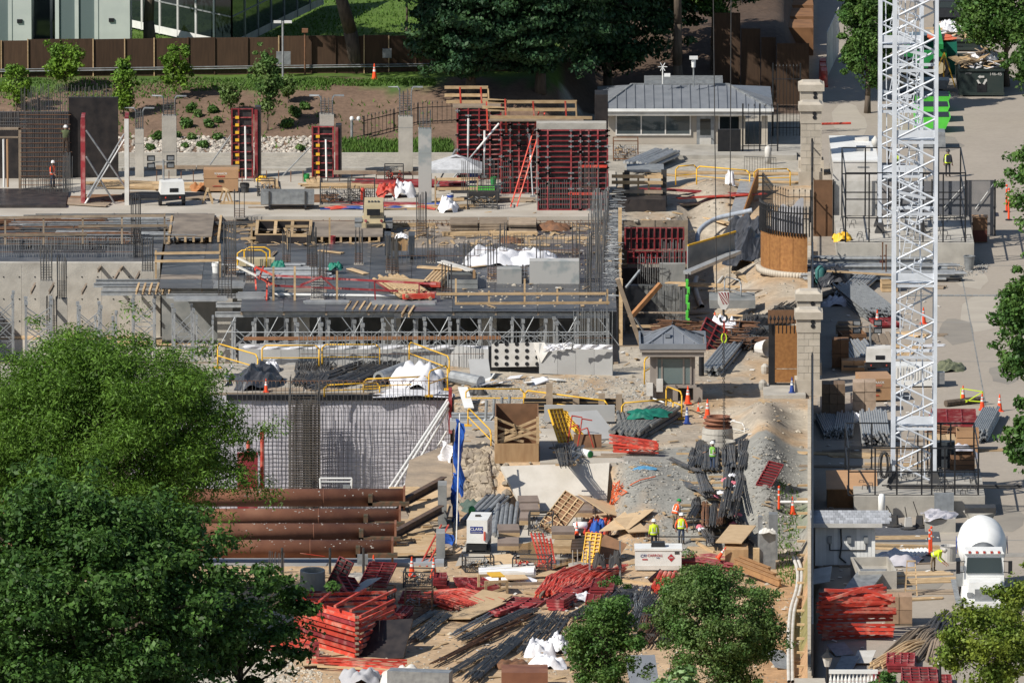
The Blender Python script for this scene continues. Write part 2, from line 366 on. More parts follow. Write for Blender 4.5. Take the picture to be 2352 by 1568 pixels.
# ---------------------------------------------------------------- building under construction: slab, deck, walls
ZS,ZD=.08,-.3
mb=MB(); a=XP(-120,48); mb.bx(a,XP(1418,48),47.6,66.5,-.34,ZS); struct('upper_slab',mb,SLAB)
mb=MB(); mb.bx(a,XP(1300,66),66.6,67.1,-.1,.25); mb.bx(a,XP(1040,73),73.1,73.4,-.1,.22); struct('road_kerb',mb,CONC)
# deck of formwork plywood
deck=bpy.data.objects.new('formwork_deck',None); COL.objects.link(deck); deck['kind']='structure'
SW,SD=2.6,1.75; pm={}
for mname,mm in(('d',DECK),('b',DECKB)):
    b=MB(); b.bx(.01,SW-.01,.01,SD-.01,-.03,0); pm[mname]=b.mesh('plywood_sheet',mm)
x0=XP(372,30); x1=XP(1416,15); HOLE=(XP(588,43),XP(716,43),39.6,45.)
y=13.
while y<47.4:
    k=0; x=x0
    while x<x1-.5:
        if not(y<21.7 and x<XP(505,18))and not(HOLE[0]<x+SW/2<HOLE[1]and HOLE[2]<y+SD/2<HOLE[3]):
            o=bpy.data.objects.new('plywood_sheet',pm['b' if(y>38.5 and U(0,1)<.75)or U(0,1)<.03 else 'd']); COL.objects.link(o); o.parent=deck
            o.location=(x,y,ZD+U(-.006,.006)); o.rotation_euler=(U(-.002,.002),U(-.002,.002),0); o.scale=(min(1,(x1-x)/SW),1,1)
        x+=SW
    y+=SD
b=MB()
for xx in np.arange(x0,x1,2.6):b.bx(xx,xx+.12,13.1 if xx>XP(505,18)else 21.9,47.3,ZD-.26,ZD-.06)
part('joists',b,LUMG,deck,kind='stuff')
# basement walls
mb=MB(); mb.bx(XP(-120,32),XP(368,32),31.6,32.2,FA,ZD-.02)
for i in range(-2,5):mb.bx(XP(i*92+48,31.5)-.015,XP(i*92+48,31.5)+.015,31.59,31.62,FA,ZD-.1)
part('x',MB(),CONC,None)if 0 else None
w_=struct('basement_wall',mb,CONC)
b=MB()
for i in range(14):
    for k in range(3):b.tube((XP(-100+i*36,31.6),31.58,FA+1+k*1.4),(XP(-100+i*36,31.6),31.61,FA+1+k*1.4),.05,8)
part('tie_holes',b,DKST,w_)
mb=MB(); mb.bx(XP(-120,34),XP(370,34),32.2,47.5,ZD-.2,ZD-.02); struct('left_wing_deck',mb,DECK)
mb=MB(); mb.bx(XP(372,30),XP(1415,30),29,29.3,FA,ZD-.4); struct('rear_basement_wall',mb,CONCD)
# long aluminium beams at the deck edge
def beam(name,p,q,h,wd,label,m,cat='beam',group=None):
    p,q=Vector(p),Vector(q); d=q-p; t=MB(); L=d.length
    for zz in(-h/2,h/2):t.box((0,0,zz),(L,wd,h*.16))
    t.box((0,0,0),(L,wd*.35,h*.86))
    o=solo(name,label,cat,t,m,(p+q)/2,group=group)
    o.rotation_euler=d.to_track_quat('X','Z').to_euler(); return o
def span(u0,y0,u1,y1,z,dz=0):return G(u0,y0,z),G(u1,y1,z+dz)
for(u0,u1,yy,z,h,lab)in((496,820,700,-.55,.26,'silver aluminium beam along the deck edge, upper one at the stair end'),(820,1148,700,-.56,.26,'silver aluminium beam at mid deck edge, upper row, under the short joists'),(1148,1310,700,-.55,.26,'silver aluminium beam at the deck edge, upper row near the guard rail'),
      (494,905,722,-.62,.28,'long silver beam of the lower row carrying the deck, west piece'),(905,1400,724,-.62,.28,'long silver beam of the lower row carrying the deck, east piece'),
      (545,750,685,-.45,.24,'grey beam lying just before the dark deck edge by the splashed rebar column'),
      (382,620,680,-.7,.24,'aluminium beam bridging the open bay beside the concrete column'),(232,500,673,-.8,.26,'aluminium beam over the shoring towers, front one of the open bay'),(235,440,661,-.8,.26,'aluminium beam over the shoring towers, second from the front'),(215,470,655,-.7,.22,'thin aluminium beam over the towers, third from the front'),(220,460,646,-.6,.22,'aluminium beam at back of the open bay below the shiny deck')):
    p,q=span(u0,yy,u1,yy,z); beam('aluminium_beam',p,q,h,.18,lab,ALU,group='aluminium beams carrying the formwork deck')
n=0; OR=' first second third fourth fifth sixth seventh eighth ninth tenth'.split(' ')
for(u,yt,yb,z)in[(800+i*16.5,692,714,-.36)for i in range(8)]+[(930,702,724,-.3),(946,702,724,-.3)]+[(320+i*15,630,672,-.5)for i in range(6)]+[(78,645,672,-.6),(195,648,673,-.6),(120,647,672,-.6),(232,605,622,-.6),(270,617,642,-.6),(283,604,620,-.6),(318,618,645,-.6)]:
    p,q=G(u-7,yb,z),G(u+7,yt,z); n+=1; d=(q-p); q=p+d.normalized()*min(d.length,3.2)
    lab=('short timber joist laid across the silver deck-edge beams, %s from the west'%OR[n]if n<=10 else 'timber joist set across the beams of the open bay, %s from the west'%OR[n-10]if n<=16 else 'slanted shoring head beam standing over the pit, %s'%('leftmost','right of the second column','between the first two columns','high one below the wall top','low one before the wall corner','high one nearest the wall corner','lowest one at the wall corner')[n-17])
    o=beam('timber_joist',p,q,.19,.12,lab,LUMG if n>16 else LUM,'joist',group='short timber joists' if n<=10 else 'joists of the open bay' if n<=16 else 'shoring head beams')
for k,(u0,u1,y0,y1,z)in enumerate(((545,625,672,686,-.3),(400,520,682,692,-.45),(490,560,646,662,-.3),(855,1000,692,700,-.28),(700,800,692,698,-.3))):
    t=thing('beam_stack',('stack of thin silver joists before the reddish deck corner','row of silver joists lying over the open bay','stack of silver joists beside the white bucket','grey joists stacked at deck edge right of the short timbers','pale joists at the deck edge left of the short timbers')[k],'beam stack',G(u0,y1,z),group='stacks of joists')
    m_=G(u1,y1,z)-G(u0,y1,z)
    b=MB(); b.box((0,0,.06),(m_.length,.16,.12)); r0=part('joist',b,ALU,t); r0.location=(m_.length/2,0,0)
    D=(G(u0,y0,z)-G(u0,y1,z)).length
    for i in range(1,5):inst(r0,'joist',t,(m_.length/2+U(-.1,.1),D*i/5,0))
# ---------------------------------------------------------------- columns and rebar cages
def cage(n,w,d,z0,z1,tie0=None,tie1=None,r=.022,top=None,jig=.35):
    b=MB()
    for i in range(n):
        k=i*4//n; f=(i*4/n)%1; x,y=((f-.5,-.5),(.5,f-.5),(.5-f,.5),(-.5,.5-f))[k]
        b.tube((x*w,y*d,z0),(x*w+U(-.04,.04),y*d+U(-.04,.04),z1-U(0,jig)),r,4)
    if tie0 is not None:
        z=tie0
        while z<tie1:
            P=[(-w/2,-d/2,z),(w/2,-d/2,z),(w/2,d/2,z),(-w/2,d/2,z),(-w/2,-d/2,z)]
            for p,q in zip(P,P[1:]):b.tube(p,q,.014,4,cap=False)
            z+=.16
    return b
def rebar_column(u,yb,yt,w,z,lab,n=14,splash=0,ties=.35):
    p=G(u,yb,z); s=mpp(yb); H_=(yb-yt)*s/cp; W=w*s
    t=thing('rebar_column',lab,'rebar cage',p)
    part('bars',cage(n,W,W,0,H_),REBAR,t); part('ties',cage(0,W+.05,W+.05,0,1,.05,H_*ties,0),SPLAT if splash else REBRU,t)
    b=MB(); b.bx(-W/2-.08,W/2+.08,-W/2-.08,W/2+.08,-.02,.05); part('kicker',b,CONC,t); return t
for a in((528,633,503,26,ZD,'tall rebar cluster on the deck left of the yellow cart',18),(716,616,520,20,ZD,'rebar cluster on the deck behind the splashed one',14),(729,686,575,26,ZD,'rebar column spattered with pale concrete, rising through the red frame',14,1,.45),(900,625,535,24,ZD,'rebar cluster on a concrete kicker in front of the bin cart',14),(1026,684,600,22,ZD,'rebar cluster at the deck edge beside the brick-red tubes',12),(1131,646,552,20,ZD,'rebar cluster beside the low concrete walls',12),(968,547,438,22,ZD,'tall rebar cluster standing before the grey column',14),(312,560,445,20,ZD,'rebar cluster in front of the light tower',14),(550,500,430,22,ZS,'thin rebar group behind the gap in front of the sawhorses',8),(843,488,440,16,ZS,'thin rebar group beside the red extinguisher',6)):
    rebar_column(*a)
def concrete_column(u0,u1,yt,ztop,zb,lab,rebar=None,m=CONC,hooks=0,wbars=12,joint=None):
    s=mpp(yt+(ztop-0)*0); p=G((u0+u1)/2,yt,ztop); W=(u1-u0)*dep(p.y,ztop)/FPX
    t=thing('concrete_column',lab,'column',(p.x,p.y+W/2,zb)); h=ztop-zb
    b=MB(); b.bx(-W/2,W/2,-W/2,W/2,0,h); part('shaft',b,m,t)
    if joint:b=MB(); b.bx(-W/2-.006,W/2+.006,-W/2-.006,W/2+.006,h*joint,h*joint+.03); part('joint',b,CONCD,t)
    if rebar:
        part('bars',cage(wbars,W*.82,W*.82,h-.1,h+rebar,h+.1,h+rebar*.45 if not hooks else h+rebar*.8),REBAR,t)
        if hooks:
            for sx in(-1,1):
                for k in range(3):
                    b=MB(); b.path([(sx*W*.4,(k-1)*.12,h),(sx*W*.4,(k-1)*.12,h+rebar*.85),(sx*(W*.4+.12),(k-1)*.12,h+rebar),(sx*(W*.4+.75),(k-1)*.12,h+rebar+U(-.03,.03))],.035,5); part('hooked_bar',b,GALV,t)
    return t
def zfor(u,yt,yb,zb):  # height of a top edge whose foot is at yb
    p=G(u,yb,zb); return p.y,E(u,yt,p.y).z
for(u0,u1,yt,yb,rb,lab,m,hk,jn)in((310,330,297,407,1.35,'slim concrete column between the brace frame and the wider column',CONC,1,.7),(372,405,267,405,1.25,'pale concrete column with hooked bars, second column from the black wall',CONC,1,.4),(734,767,264,408,1.2,'concrete column rising out of a red form',CONC,1,None),(915,948,269,394,1.9,'tall pale concrete column with two long bars, before the iron fence',CONC,1,.8),(961,991,297,470,1.4,'nearer column with grey-blue patched face beside the canopy',CONCP,0,.68)):
    Y,zt=zfor((u0+u1)/2,yt,yb,ZS); W=(u1-u0)*dep(Y)/FPX; c=concrete_column(u0,u1,yt,zt,ZS,lab,rb,m,hk,12,jn); c.location.y=Y+W/2; c.location.x=XP((u0+u1)/2,Y,2)
for(u0,u1,yt,zt,rb,lab)in((91,121,646,-.7,2.3,'bare concrete column in the open pit with long bars'),(130,154,687,-1.4,2.7,'concrete column in the pit, right of the one with concrete-capped bars'),(105,132,768,-3.3,2.4,'lowest concrete column stub in the pit, bars still long'),(305,325,598,-.5,2.4,'concrete column at the corner of pit wall and shiny deck'),(325,353,624,-.6,2.2,'concrete column just ahead of the pit corner'),(499,534,686,-.6,2.3,'concrete column at the west end of the long silver beams'),(1326,1386,690,-.5,3.2,'broad concrete pier near the east end of the deck')):
    concrete_column(u0,u1,yt,zt,FA,lab,rb,CONC,0,16)
# dense cage at the east edge of the deck
t=thing('wall_rebar','dense tall wall of rebar with many stirrup ends along the east deck edge','rebar cage',G(1370,660,ZD)); b=MB()
for i in range(60):
    yy=U(0,1); p=G(1340+40*U(0,1)+30*(1-yy)*0+(yy*26),690-170*yy,ZD); b.tube(p,p+Vector((U(-.05,.05),0,U(2.2,3.9))),.024,4)
part('bars',b,REBAR,t,w=1); b=MB()
for i in range(300):
    yy=U(0,1); p=G(1392+18*yy,690-190*yy,ZD)+Vector((U(-.3,.1),0,U(0,1.9))); b.tube(p,p+Vector((U(.5,.9),U(-.3,.3),U(-.05,.05))),.017,4,cap=False)
part('stirrups',b,GALV,t,w=1,kind='stuff')
# rebar curtain over the left wing wall and along the slab edges
def barrow(name,lab,u0,u1,yb,z,h,n,m=REBAR,horiz=2,lean=0,du=0,r=.02,y2=None):
    p0,p1=G(u0,yb,z),G(u1,y2 or yb,z); t=thing(name,lab,'rebar',(p0+p1)/2); b=MB()
    for i in range(n):
        p=p0.lerp(p1,(i+U(-.25,.25))/max(1,n-1)); b.tube(p,p+Vector((U(-.04,.04)+du,lean,h*U(.86,1))),r,4)
    part('uprights',b,m,t,w=1); b=MB()
    for k in range(horiz):z_=Vector((0,0,h*(k+.6)/(horiz+.6))); b.tube(p0+z_,p1+z_,.016,4)
    if horiz:part('crossbars',b,REBRU,t,w=1)
    return t
barrow('wall_starter_bars','row of starter bars on top of the pit wall in the open bay',-10,330,590,ZD,1.35,66,GALV,2)
barrow('wall_starter_bars','row of rebar by the bin cart ending at the white sheeting',915,1100,606,ZD,1.35,22,REBAR,1)
barrow('wall_starter_bars','rebar row rising in front of white sheeting beside the low walls',1090,1330,598,ZD,1.75,30,REBAR,1)
barrow('wall_starter_bars','bars standing between the two low concrete walls',1196,1212,650,ZD,1.2,7,REBAR,5)
barrow('wall_starter_bars','row of hooked wall bars below the beams, behind the insulated wall',690,1310,845,.1,2.3,66,GALV,1)
barrow('wall_starter_bars','cluster of bars at the east end above the insulated wall',1320,1405,820,1.,3.1,20,GALV,1)
barrow('wall_starter_bars','thick rebar group beside the tall white formwork pole',1355,1395,500,ZS,1.9,18,GALV,0)
barrow('wall_starter_bars','bars rising from the red wall formwork crown',1060,1180,440,4.3,2.2,26,REBAR,1)
barrow('wall_starter_bars','bars rising from the poured wall by the guardhouse',1235,1330,478,5.3,1.8,18,REBAR,1)
barrow('wall_starter_bars','tall bars at the corner of the front red formwork',1330,1375,478,5.1,3.,14,REBAR,3)
# slab edge: dowels with hooked ends
t=thing('edge_dowels','long row of bent dowel bars along the front of the upper slab','rebar',(0,47.6,-.2)); b=MB()
for i in range(150):
    x=XP(-10+i*9.4,47.6); b.path([(x,0,U(-.1,.1)),(x+U(-.1,.1),-1.4,U(-.1,.08)),(x+U(-.2,.2),-1.7,-.25+U(0,.2))],.018,4)
part('dowels',b,REBRU,t); b=MB()
for z_,y_ in((.05,-.2),(-.12,-.7),(.02,-1.2)):b.tube((XP(-20,47.6),y_,z_),(XP(1400,47.6),y_,z_),.02,4)
part('crossbars',b,REBRU,t)
b=MB(); b.bx(XP(470,46),XP(1000,46),45.9,46.05,ZD,ZD+.22); solo('edge_form','brown timber edge form running below the dowels','edge form',b,LUM,(0,46,ZD),w=1)
# ---------------------------------------------------------------- red formwork
def redform(u0,u1,yt,yb,z,nv,nh,lab,depth=.18,clamps=20,m=REDF,ply=DPLY,side=.0,vs=None,name='wall_formwork'):
    p=G((u0+u1)/2,yb,z); W=(u1-u0)*dep(p.y,z)/FPX; Hh=E(u0,yt,p.y).z-z
    t=thing(name,lab,'formwork',p); b=MB(); b.bx(-W/2,W/2,.06,.12,0,Hh); part('plywood_face',b,ply,t)
    vs=vs or[i/(nv-1)for i in range(nv)]
    b=MB(); b.box((0,0,Hh/2),(.1,depth,Hh)); r0=None
    for f in vs:
        x=(f-.5)*(W-.1)
        if r0 is None:r0=part('upright',b,m,t); r0.location=(x,0,0)
        else:inst(r0,'upright',t,(x,0,0))
    b=MB(); b.box((0,0,0),(W,depth*.75,.055)); r0=None
    for i in range(nh):
        zz=.04+(Hh-.08)*i/(nh-1)
        if r0 is None:r0=part('rib',b,m,t); r0.location=(0,0,zz)
        else:inst(r0,'rib',t,(0,0,zz))
    if clamps:
        b=MB()
        for _ in range(clamps):
            x=(rnd.choice(vs)-.5)*(W-.1); zz=.04+(Hh-.08)*rnd.randrange(nh)/(nh-1)
            b.box((x,-depth/2-.05,zz),(U(.2,.4),.08,.07)); b.box((x,-depth/2-.09,zz),(.07,.06,U(.1,.3)))
        part('clamps',b,GALV,t,kind='stuff')
    return t,W,Hh
def sideplate(t,W,Hh,d,rm=DPLY):
    b=MB(); b.bx(W/2+.12,W/2+.5,.02,d,0,Hh*1.02); part('return_form',b,rm,t)
    b=MB(); b.bx(W/2+.08,W/2+.28,-.08,0.01,.05,Hh*.98); part('edge_channel',b,REDF,t)
f1,W,Hh=redform(531,582,249,409,ZS,3,9,'tall red column form west of the tool chest, orange latches',clamps=0,vs=[0,.33,1]); sideplate(f1,W,Hh,.9)
f2,W2,H2=redform(716,767,290,409,ZS,3,8,'red column form with a concrete column above it',clamps=0,vs=[0,.3,1]); sideplate(f2,W2,H2,.9)
for f,Hq in((f1,Hh),(f2,H2)):
    b=MB()
    for k in range(8 if f is f1 else 5):b.box((-.32,-.13,Hq*(.12+.86*k/(8 if f is f1 else 5))),(.24,.07,.18))
    part('latch',b,YEL,f)
    b=MB(); b.tube((.25,-.7,0),(.2,-.15,Hq*.75),.06,8); part('prop',b,WHITE,f)
    b=MB(); b.tube((-2.6,1.,0),(-.7,.1,Hq*.62),.05,8); part('raking_prop',b,GALV,f)
redform(1049,1152,241,412,ZS,5,16,'red wall formwork behind the canopy roof',clamps=34)
redform(1150,1234,272,445,ZS,5,15,'red wall formwork between the ladder and the canopy',clamps=40)
F3=redform(1234,1397,298,483,ZS,6,16,'widest red wall formwork, nearest the guardhouse',clamps=70,vs=[0,.14,.475,.61,.73,.86,1])
for k in range(2):
    b=MB(); b.box((F3[1]*(.3-k*.12),-.16,F3[2]*(.55-k*.34)),(F3[1]*(.38+.1*k),.1,.16)); part('waler',b,REDB,F3[0])
b=MB(); b.bx(XP(1232,54),XP(1392,54),52.4,53.4,ZS,5.35); solo('poured_wall','poured concrete wall top seen over the front red formwork','concrete wall',b,CONC,(XP(1310,53),53,ZS),w=1)
b=MB(); b.bx(XP(1366,58),XP(1396,58),57,59,ZS,6.5); solo('end_form','black slatted end form at the corner of the red formwork','formwork',b,DPLY,(XP(1370,58),58,ZS),w=1)
gr=thing('timber_guard_rail','pale timber guard rails round the top of the red formwork','guard rail',E(1150,270,56))
for(u0,u1,y_,Y,dy)in((1021,1121,201,60,0),(1021,1119,219,60,0),(1025,1147,234,60,0),(1108,1164,229,56,4),(1108,1164,246,56,4),(1121,1325,234,56,0),(1121,1325,252,56,0),(1125,1360,269,55,2)):
    b=MB(); b.bar(E(u0,y_,Y),E(u1,y_+dy,Y),.06,.2); part('rail_board',b,LUM,gr,w=1)
for(u,y0,y1,Y,m)in((1056,200,250,60,REDB),(1104,200,250,60,REDB),(1121,204,270,60,LUM),(1224,232,275,56,REDB),(1298,232,275,56,REDB),(1322,232,285,56,LUM),(1160,228,305,56,REDB),(1117,228,300,57,REDB)):
    b=MB(); b.bar(E(u,y0,Y),E(u+3,y1,Y),.1); part('post',b,m,gr,w=1)
b=MB(); b.bx(XP(1040,59),XP(1150,59),58.6,60,E(1100,243,59).z-.1,E(1100,243,59).z); b.bx(XP(1125,55.5),XP(1340,55.5),54.5,56,E(1100,273,55).z-.1,E(1100,273,55).z); part('walkway',b,LUMG,gr,w=1)
def prop(u0,y0,u1,y1,Y0,Y1,lab,m=WHITE,r=.07):
    p,q=E(u0,y0,Y0),E(u1,y1,Y1); b=MB(); p=p if p.z<q.z else p; t=thing('raking_prop',lab,'prop',p)
    mid=p.lerp(q,.55); b.tube(p,mid,r*.75,8); part('inner_tube',b,GALV,t,w=1); b=MB(); b.tube(mid,q,r,8); part('outer_tube',b,m,t,w=1)
    b=MB(); b.box(p+Vector((0,0,.05)),(.35,.3,.1)); part('foot',b,GALV,t,w=1); return t
Y4=G(1,412,ZS).y-1
prop(1074,413,1076,272,Y4,Y4+.6,'white upright prop against red formwork, first from the canopy'); prop(1112,408,1113,300,Y4-.5,Y4+.2,'white upright prop right of the first one'); prop(1035,416,1146,284,Y4-1,Y4+.3,'long slanted white prop above the canopy')
prop(1003,428,1046,345,Y4-4,Y4-.3,'dark grey slanted prop under the canopy',GALV); prop(1224,452,1216,308,G(1,455,ZS).y,G(1,447,ZS).y,'thin white prop beside the red ladder')
p,q=G(1180,475,ZS),E(1247,250,G(1,447,ZS).y); t=thing('ladder','long red ladder leaning on the red formwork','ladder',p); d=(q-p).normalized(); sx=Vector((.2,.05,0))
for s_ in(-1,1):b=MB(); b.bar(p+sx*s_,q+sx*s_,.07,.05); part('stile',b,REDB,t,w=1)
b=MB()
for i in range(1,22):c=p.lerp(q,i/22); b.tube(c-sx,c+sx,.02,4)
part('rungs',b,REDB,t,w=1)
# black rebar wall on the left with its opening
def pan(name,lab,u0,u1,yt,yb,z,m,cat,th=.3):
    p=G((u0+u1)/2,yb,z); W=(u1-u0)*dep(p.y,z)/FPX; Hh=E(u0,yt,p.y).z-z
    b=MB(); b.bx(-W/2,W/2,0,th,0,Hh); return solo(name,lab,cat,b,m,p),W,Hh
_,bw,bh=pan('black_form_wall','tall black form wall behind the rebar mat and the climbing worker',158,272,224,408,ZS,DPLY,'formwork'); _,bw,bh=pan('black_form_wall','lower black form wall behind the rebar mat, left of the tall one',-40,160,258,410,ZS,DPLY,'formwork')
def mat_(lab,u0,u1,yt,yb,z,nx,nz,over=0,r=.02,m=REBAR,m2=REBAR,hz=1.,dark=1):
    p=G((u0+u1)/2,yb,z); W=(u1-u0)*dep(p.y,z)/FPX; Hh=E(u0,yt,p.y).z-z; t=thing('rebar_mat',lab,'rebar mat',p); b=MB()
    for i in range(nx):x=-W/2+W*i/(nx-1)+U(-.04,.04); b.tube((x,0,0),(x+U(-.05,.05),0,Hh+over*U(.6,1)),r,4)
    part('uprights',b,m,t); b=MB()
    for k in range(nz):z_=Hh*hz*(k+.5)/nz; b.tube((-W/2-.1,-.03,z_+U(-.03,.03)),(W/2+.1+U(-.2,.2),-.03,z_+U(-.03,.03)),r,4)
    part('crossbars',b,m2,t); return t
mat_('rebar mat tied before the tall black form wall',165,258,232,404,ZS,20,16,1.2); mat_('large rebar mat left of the climbing worker, rusty ties',50,156,258,442,ZS,30,17,1.9,m2=REBRU); mat_('rebar mat joining the left opening',-20,60,268,300,3.6,16,4,.5)
barrow('wall_starter_bars','tallest bars above the black wall by the round sapling',145,165,442,5.1,2.6,9,REBAR,0); barrow('wall_starter_bars','bars above the black wall with a bent rusty crossbar',90,150,442,4.9,2.1,10,REBAR,1)
t=thing('door_frame_form','pale timber frame round a dark opening at the left border','formwork',G(20,435,ZS)); 
for(u0,u1,y0,y1)in((43,49,293,432),(-20,49,293,298),(-20,43,314,317)):
    p=E(u0,y1,t.location.y-.3); q=E(u1,y0,t.location.y-.3); b=MB(); b.bx(p.x,q.x,p.y-.1,p.y+.1,p.z,q.z); part('frame_board',b,LUMG,t,w=1)
for(u,m)in((9,WHITE),(18,TAN)):b=MB(); b.tube(E(u,430,t.location.y-.5),E(u-1,320,t.location.y-.5),.07,8); part('prop',b,m,t,w=1)
b=MB(); p=G(-30,478,ZS); q=G(158,440,ZS); b.bx(p.x,q.x,p.y,q.y,ZS,ZS+.2); solo('low_black_platform','low black plywood platform at the left border under the standing worker','platform',b,DPLY,(0,p.y,ZS),w=1)
# brace frame with two red soldier boards
t=thing('brace_frame','pair of tall weathered red form edges joined by crossed pale props','formwork',G(240,470,ZS)); Yb=t.location.y
for u0,u1,yt in((184,198,270),(285,298,268)):
    p=E((u0+u1)/2,472,Yb); q=E((u0+u1)/2,yt,Yb); b=MB(); b.bx(p.x-.12,p.x+.12,p.y-.2,p.y+2.,ZS,q.z); part('form_edge',b,REDF,t,w=1)
    b=MB(); b.bx(p.x-.14,p.x+.14,p.y-.23,p.y-.2,ZS,q.z*.98); part('edge_board',b,DIRTYW if u0>200 else REDF,t,w=1)
for(a0,a1,b0,b1,m)in((193,472,286,320,WHITE),(200,452,285,308,GALV),(198,300,288,430,GALV),(198,360,265,470,GALV)):
    b=MB(); b.tube(E(a0,a1,Yb-.3),E(b0,b1,Yb+.3),.06,8); part('prop',b,m,t,w=1)
# ---------------------------------------------------------------- vegetation
rg=np.random.default_rng(11)
def leafmesh(name,clumps,ls,m,up=.35,asp=.55,droop=0):
    P=[]; D=[]
    for c,r,n in clumps:
        d=rg.normal(size=(n,3)); d/=np.linalg.norm(d,axis=1)[:,None]
        k=rg.random(n)**.45; P.append(np.array(c)+d*k[:,None]*np.array(r)); D.append(d*k[:,None])
    P=np.concatenate(P); D=np.concatenate(D); n=len(P)
    N=D*.9+rg.normal(size=(n,3))*.55+np.array((0,0,up)); N/=np.linalg.norm(N,axis=1)[:,None]
    T=rg.normal(size=(n,3))+D*.8-np.array((0,0,droop)); T-=N*(T*N).sum(1)[:,None]; T/=np.linalg.norm(T,axis=1)[:,None]
    B=np.cross(N,T); s=ls*(.6+.8*rg.random(n))[:,None]
    V=np.stack([P-T*s,P+B*s*asp+N*s*.12,P+T*s,P-B*s*asp+N*s*.12],1).reshape(-1,3).astype(np.float32)
    me=bpy.data.meshes.new(name); me.vertices.add(4*n); me.vertices.foreach_set('co',V.ravel())
    me.loops.add(4*n); me.loops.foreach_set('vertex_index',np.arange(4*n,dtype=np.int32))
    me.polygons.add(n); me.polygons.foreach_set('loop_start',np.arange(0,4*n,4,dtype=np.int32)); me.polygons.foreach_set('loop_total',np.full(n,4,dtype=np.int32))
    me.materials.append(m); me.update(calc_edges=True); return me
def tree(name,lab,cat,loc,H,cr,ch,ncl,nl,ls,m,tr=.18,group=None,flat=1.,cf=.34,droop=0,low=.0,lean=(0,0),shape='dome',up=.35,barkm=None,stems=1,asp=.55):
    """H height, cr crown half width, ch crown height (down from the top)"""
    t=thing(name,lab,cat,loc,0,group); cz=H-ch/2; cl=[]
    i=0
    while len(cl)<ncl:
        i+=1; d=np.array([rnd.gauss(0,1)for _ in range(3)]); d/=np.linalg.norm(d); k=U(.25,1)**.5
        zr=d[2]*k; wz=1.
        if shape=='cone':wz=max(.25,1-.6*(zr*.5+.5))
        elif shape=='column':wz=1.15
        elif shape=='vase':wz=.55+.45*(zr*.5+.5)
        c=np.array((d[0]*k*cr*wz*(1-cf*.7)+lean[0],d[1]*k*cr*wz*(1-cf*.7)+lean[1],cz+zr*ch/2*(1-cf*.6)))
        r=cr*cf*U(.4,1.3); cl.append((c,(r*U(.8,1.3),r*U(.8,1.3),r*flat*U(.55,.9)),max(8,int(nl/ncl*U(.6,1.4)*(r/(cr*cf))**1.4))))
    for _ in range(ncl//5):
        d=np.array([rnd.gauss(0,1)for _ in range(3)]); d/=np.linalg.norm(d); k=U(.92,1.14); q=cr*cf*U(.3,.6); cl.append((np.array((d[0]*k*cr+lean[0],d[1]*k*cr+lean[1],cz+d[2]*k*ch/2))if d[2]>-.7 else cl[0][0],(q*1.3,q*1.3,q*.8),max(6,int(nl/ncl*.22))))
    cl.append((np.array((lean[0],lean[1],cz)),(cr*.82,cr*.82,ch*.43),int(nl*.12))); me=leafmesh('crown',cl,ls,m,up,asp,droop); cl.pop(); o=bpy.data.objects.new('crown',me); COL.objects.link(o); o.parent=t
    b=MB(); zt=H-ch*.35
    for s_ in range(stems):
        ox,oy=(U(-.3,.3),U(-.3,.3))if stems>1 else(0,0); p=Vector((ox*.3,oy*.3,-.15)); seg=6
        for k in range(seg):
            q=Vector((lean[0]*(k+1)/seg*.5+U(-.1,.1)*tr*4+ox*(k+1)*.5,lean[1]*(k+1)/seg*.5+oy*(k+1)*.5,zt*(k+1)/seg)); b.tube(p,q,tr*(1-.7*k/seg)*(1.25 if k==0 else 1),8,tr*(1-.7*(k+1)/seg)); p=q
    part('trunk',b,barkm or BARK,t,smooth=True)
    b=MB()
    for c,r,_ in cl[:min(len(cl),22)]:
        z0=max(H-ch*1.02,min(zt*.95,c[2]*U(.5,.8))); p=Vector((lean[0]*.3*z0/H,lean[1]*.3*z0/H,z0)); q=Vector(c)
        mid=p.lerp(q,.5)+Vector((0,0,U(-.1,.15)*cr*.3)); b.tube(p,mid,tr*.35,5,tr*.22); b.tube(mid,q,tr*.22,5,tr*.06)
    part('limbs',b,barkm or BARK,t)
    return t
def gl(u,y,z=None):  # ground point seen at (u, y)
    zz=0. if z is None else z
    for _ in range(12):
        p=G(u,y,zz)
        if z is not None:break
        zz=.5*zz+.5*gh(p.x,p.y)
    return p
# near trees whose feet stand below the frame
tree('cypress_tree','big feathery bright green tree on the left, its dome rising over the pit','tree',(XP(232,-84),-84,LOW),17.4,9.4,13.6,420,200000,.125,L_CYP,.5,flat=.75,cf=.17,droop=.4,up=.6,asp=.3)
tree('oak_tree','large dark glossy-leaved tree filling the lower left corner','tree',(XP(190,-128),-128,LOW),16.8,9.4,16.2,380,120000,.15,L_OAK,.55,flat=.7,cf=.15,up=.5)
tree('oak_tree','dark leafy bough reaching right before the steel pipes, beside the large dark tree','tree',(XP(540,-120),-120,LOW),11.2,4.5,7.8,46,17000,.15,L_OAK,.25,flat=.6,cf=.22,up=.5,lean=(1.1,0))
tree('small_tree','dark green tree at the bottom edge, left of the wide pale-leaved one','tree',(XP(1392,-108),-108,LOW),7.1,2.5,6.2,70,26000,.085,L_MID,.12,cf=.24)
tree('small_tree','wide grey-green tree at the bottom edge hiding the rebar piles','tree',(XP(1645,-108),-108,LOW),8.7,3.9,8.0,130,56000,.08,L_GRY,.16,cf=.19,stems=2)
tree('small_tree','low pale-leaved maple in front of the wide grey-green tree','tree',(XP(1562,-116),-116,LOW),4.5,1.8,3.6,26,4200,.16,L_PAL,.09,cf=.34)
tree('street_tree','yellow-green tree in the lower right corner before the mixer truck','tree',(XP(2268,-118),-118,0),6.1,3.3,5.2,60,13000,.11,L_YEL,.12,cf=.22)
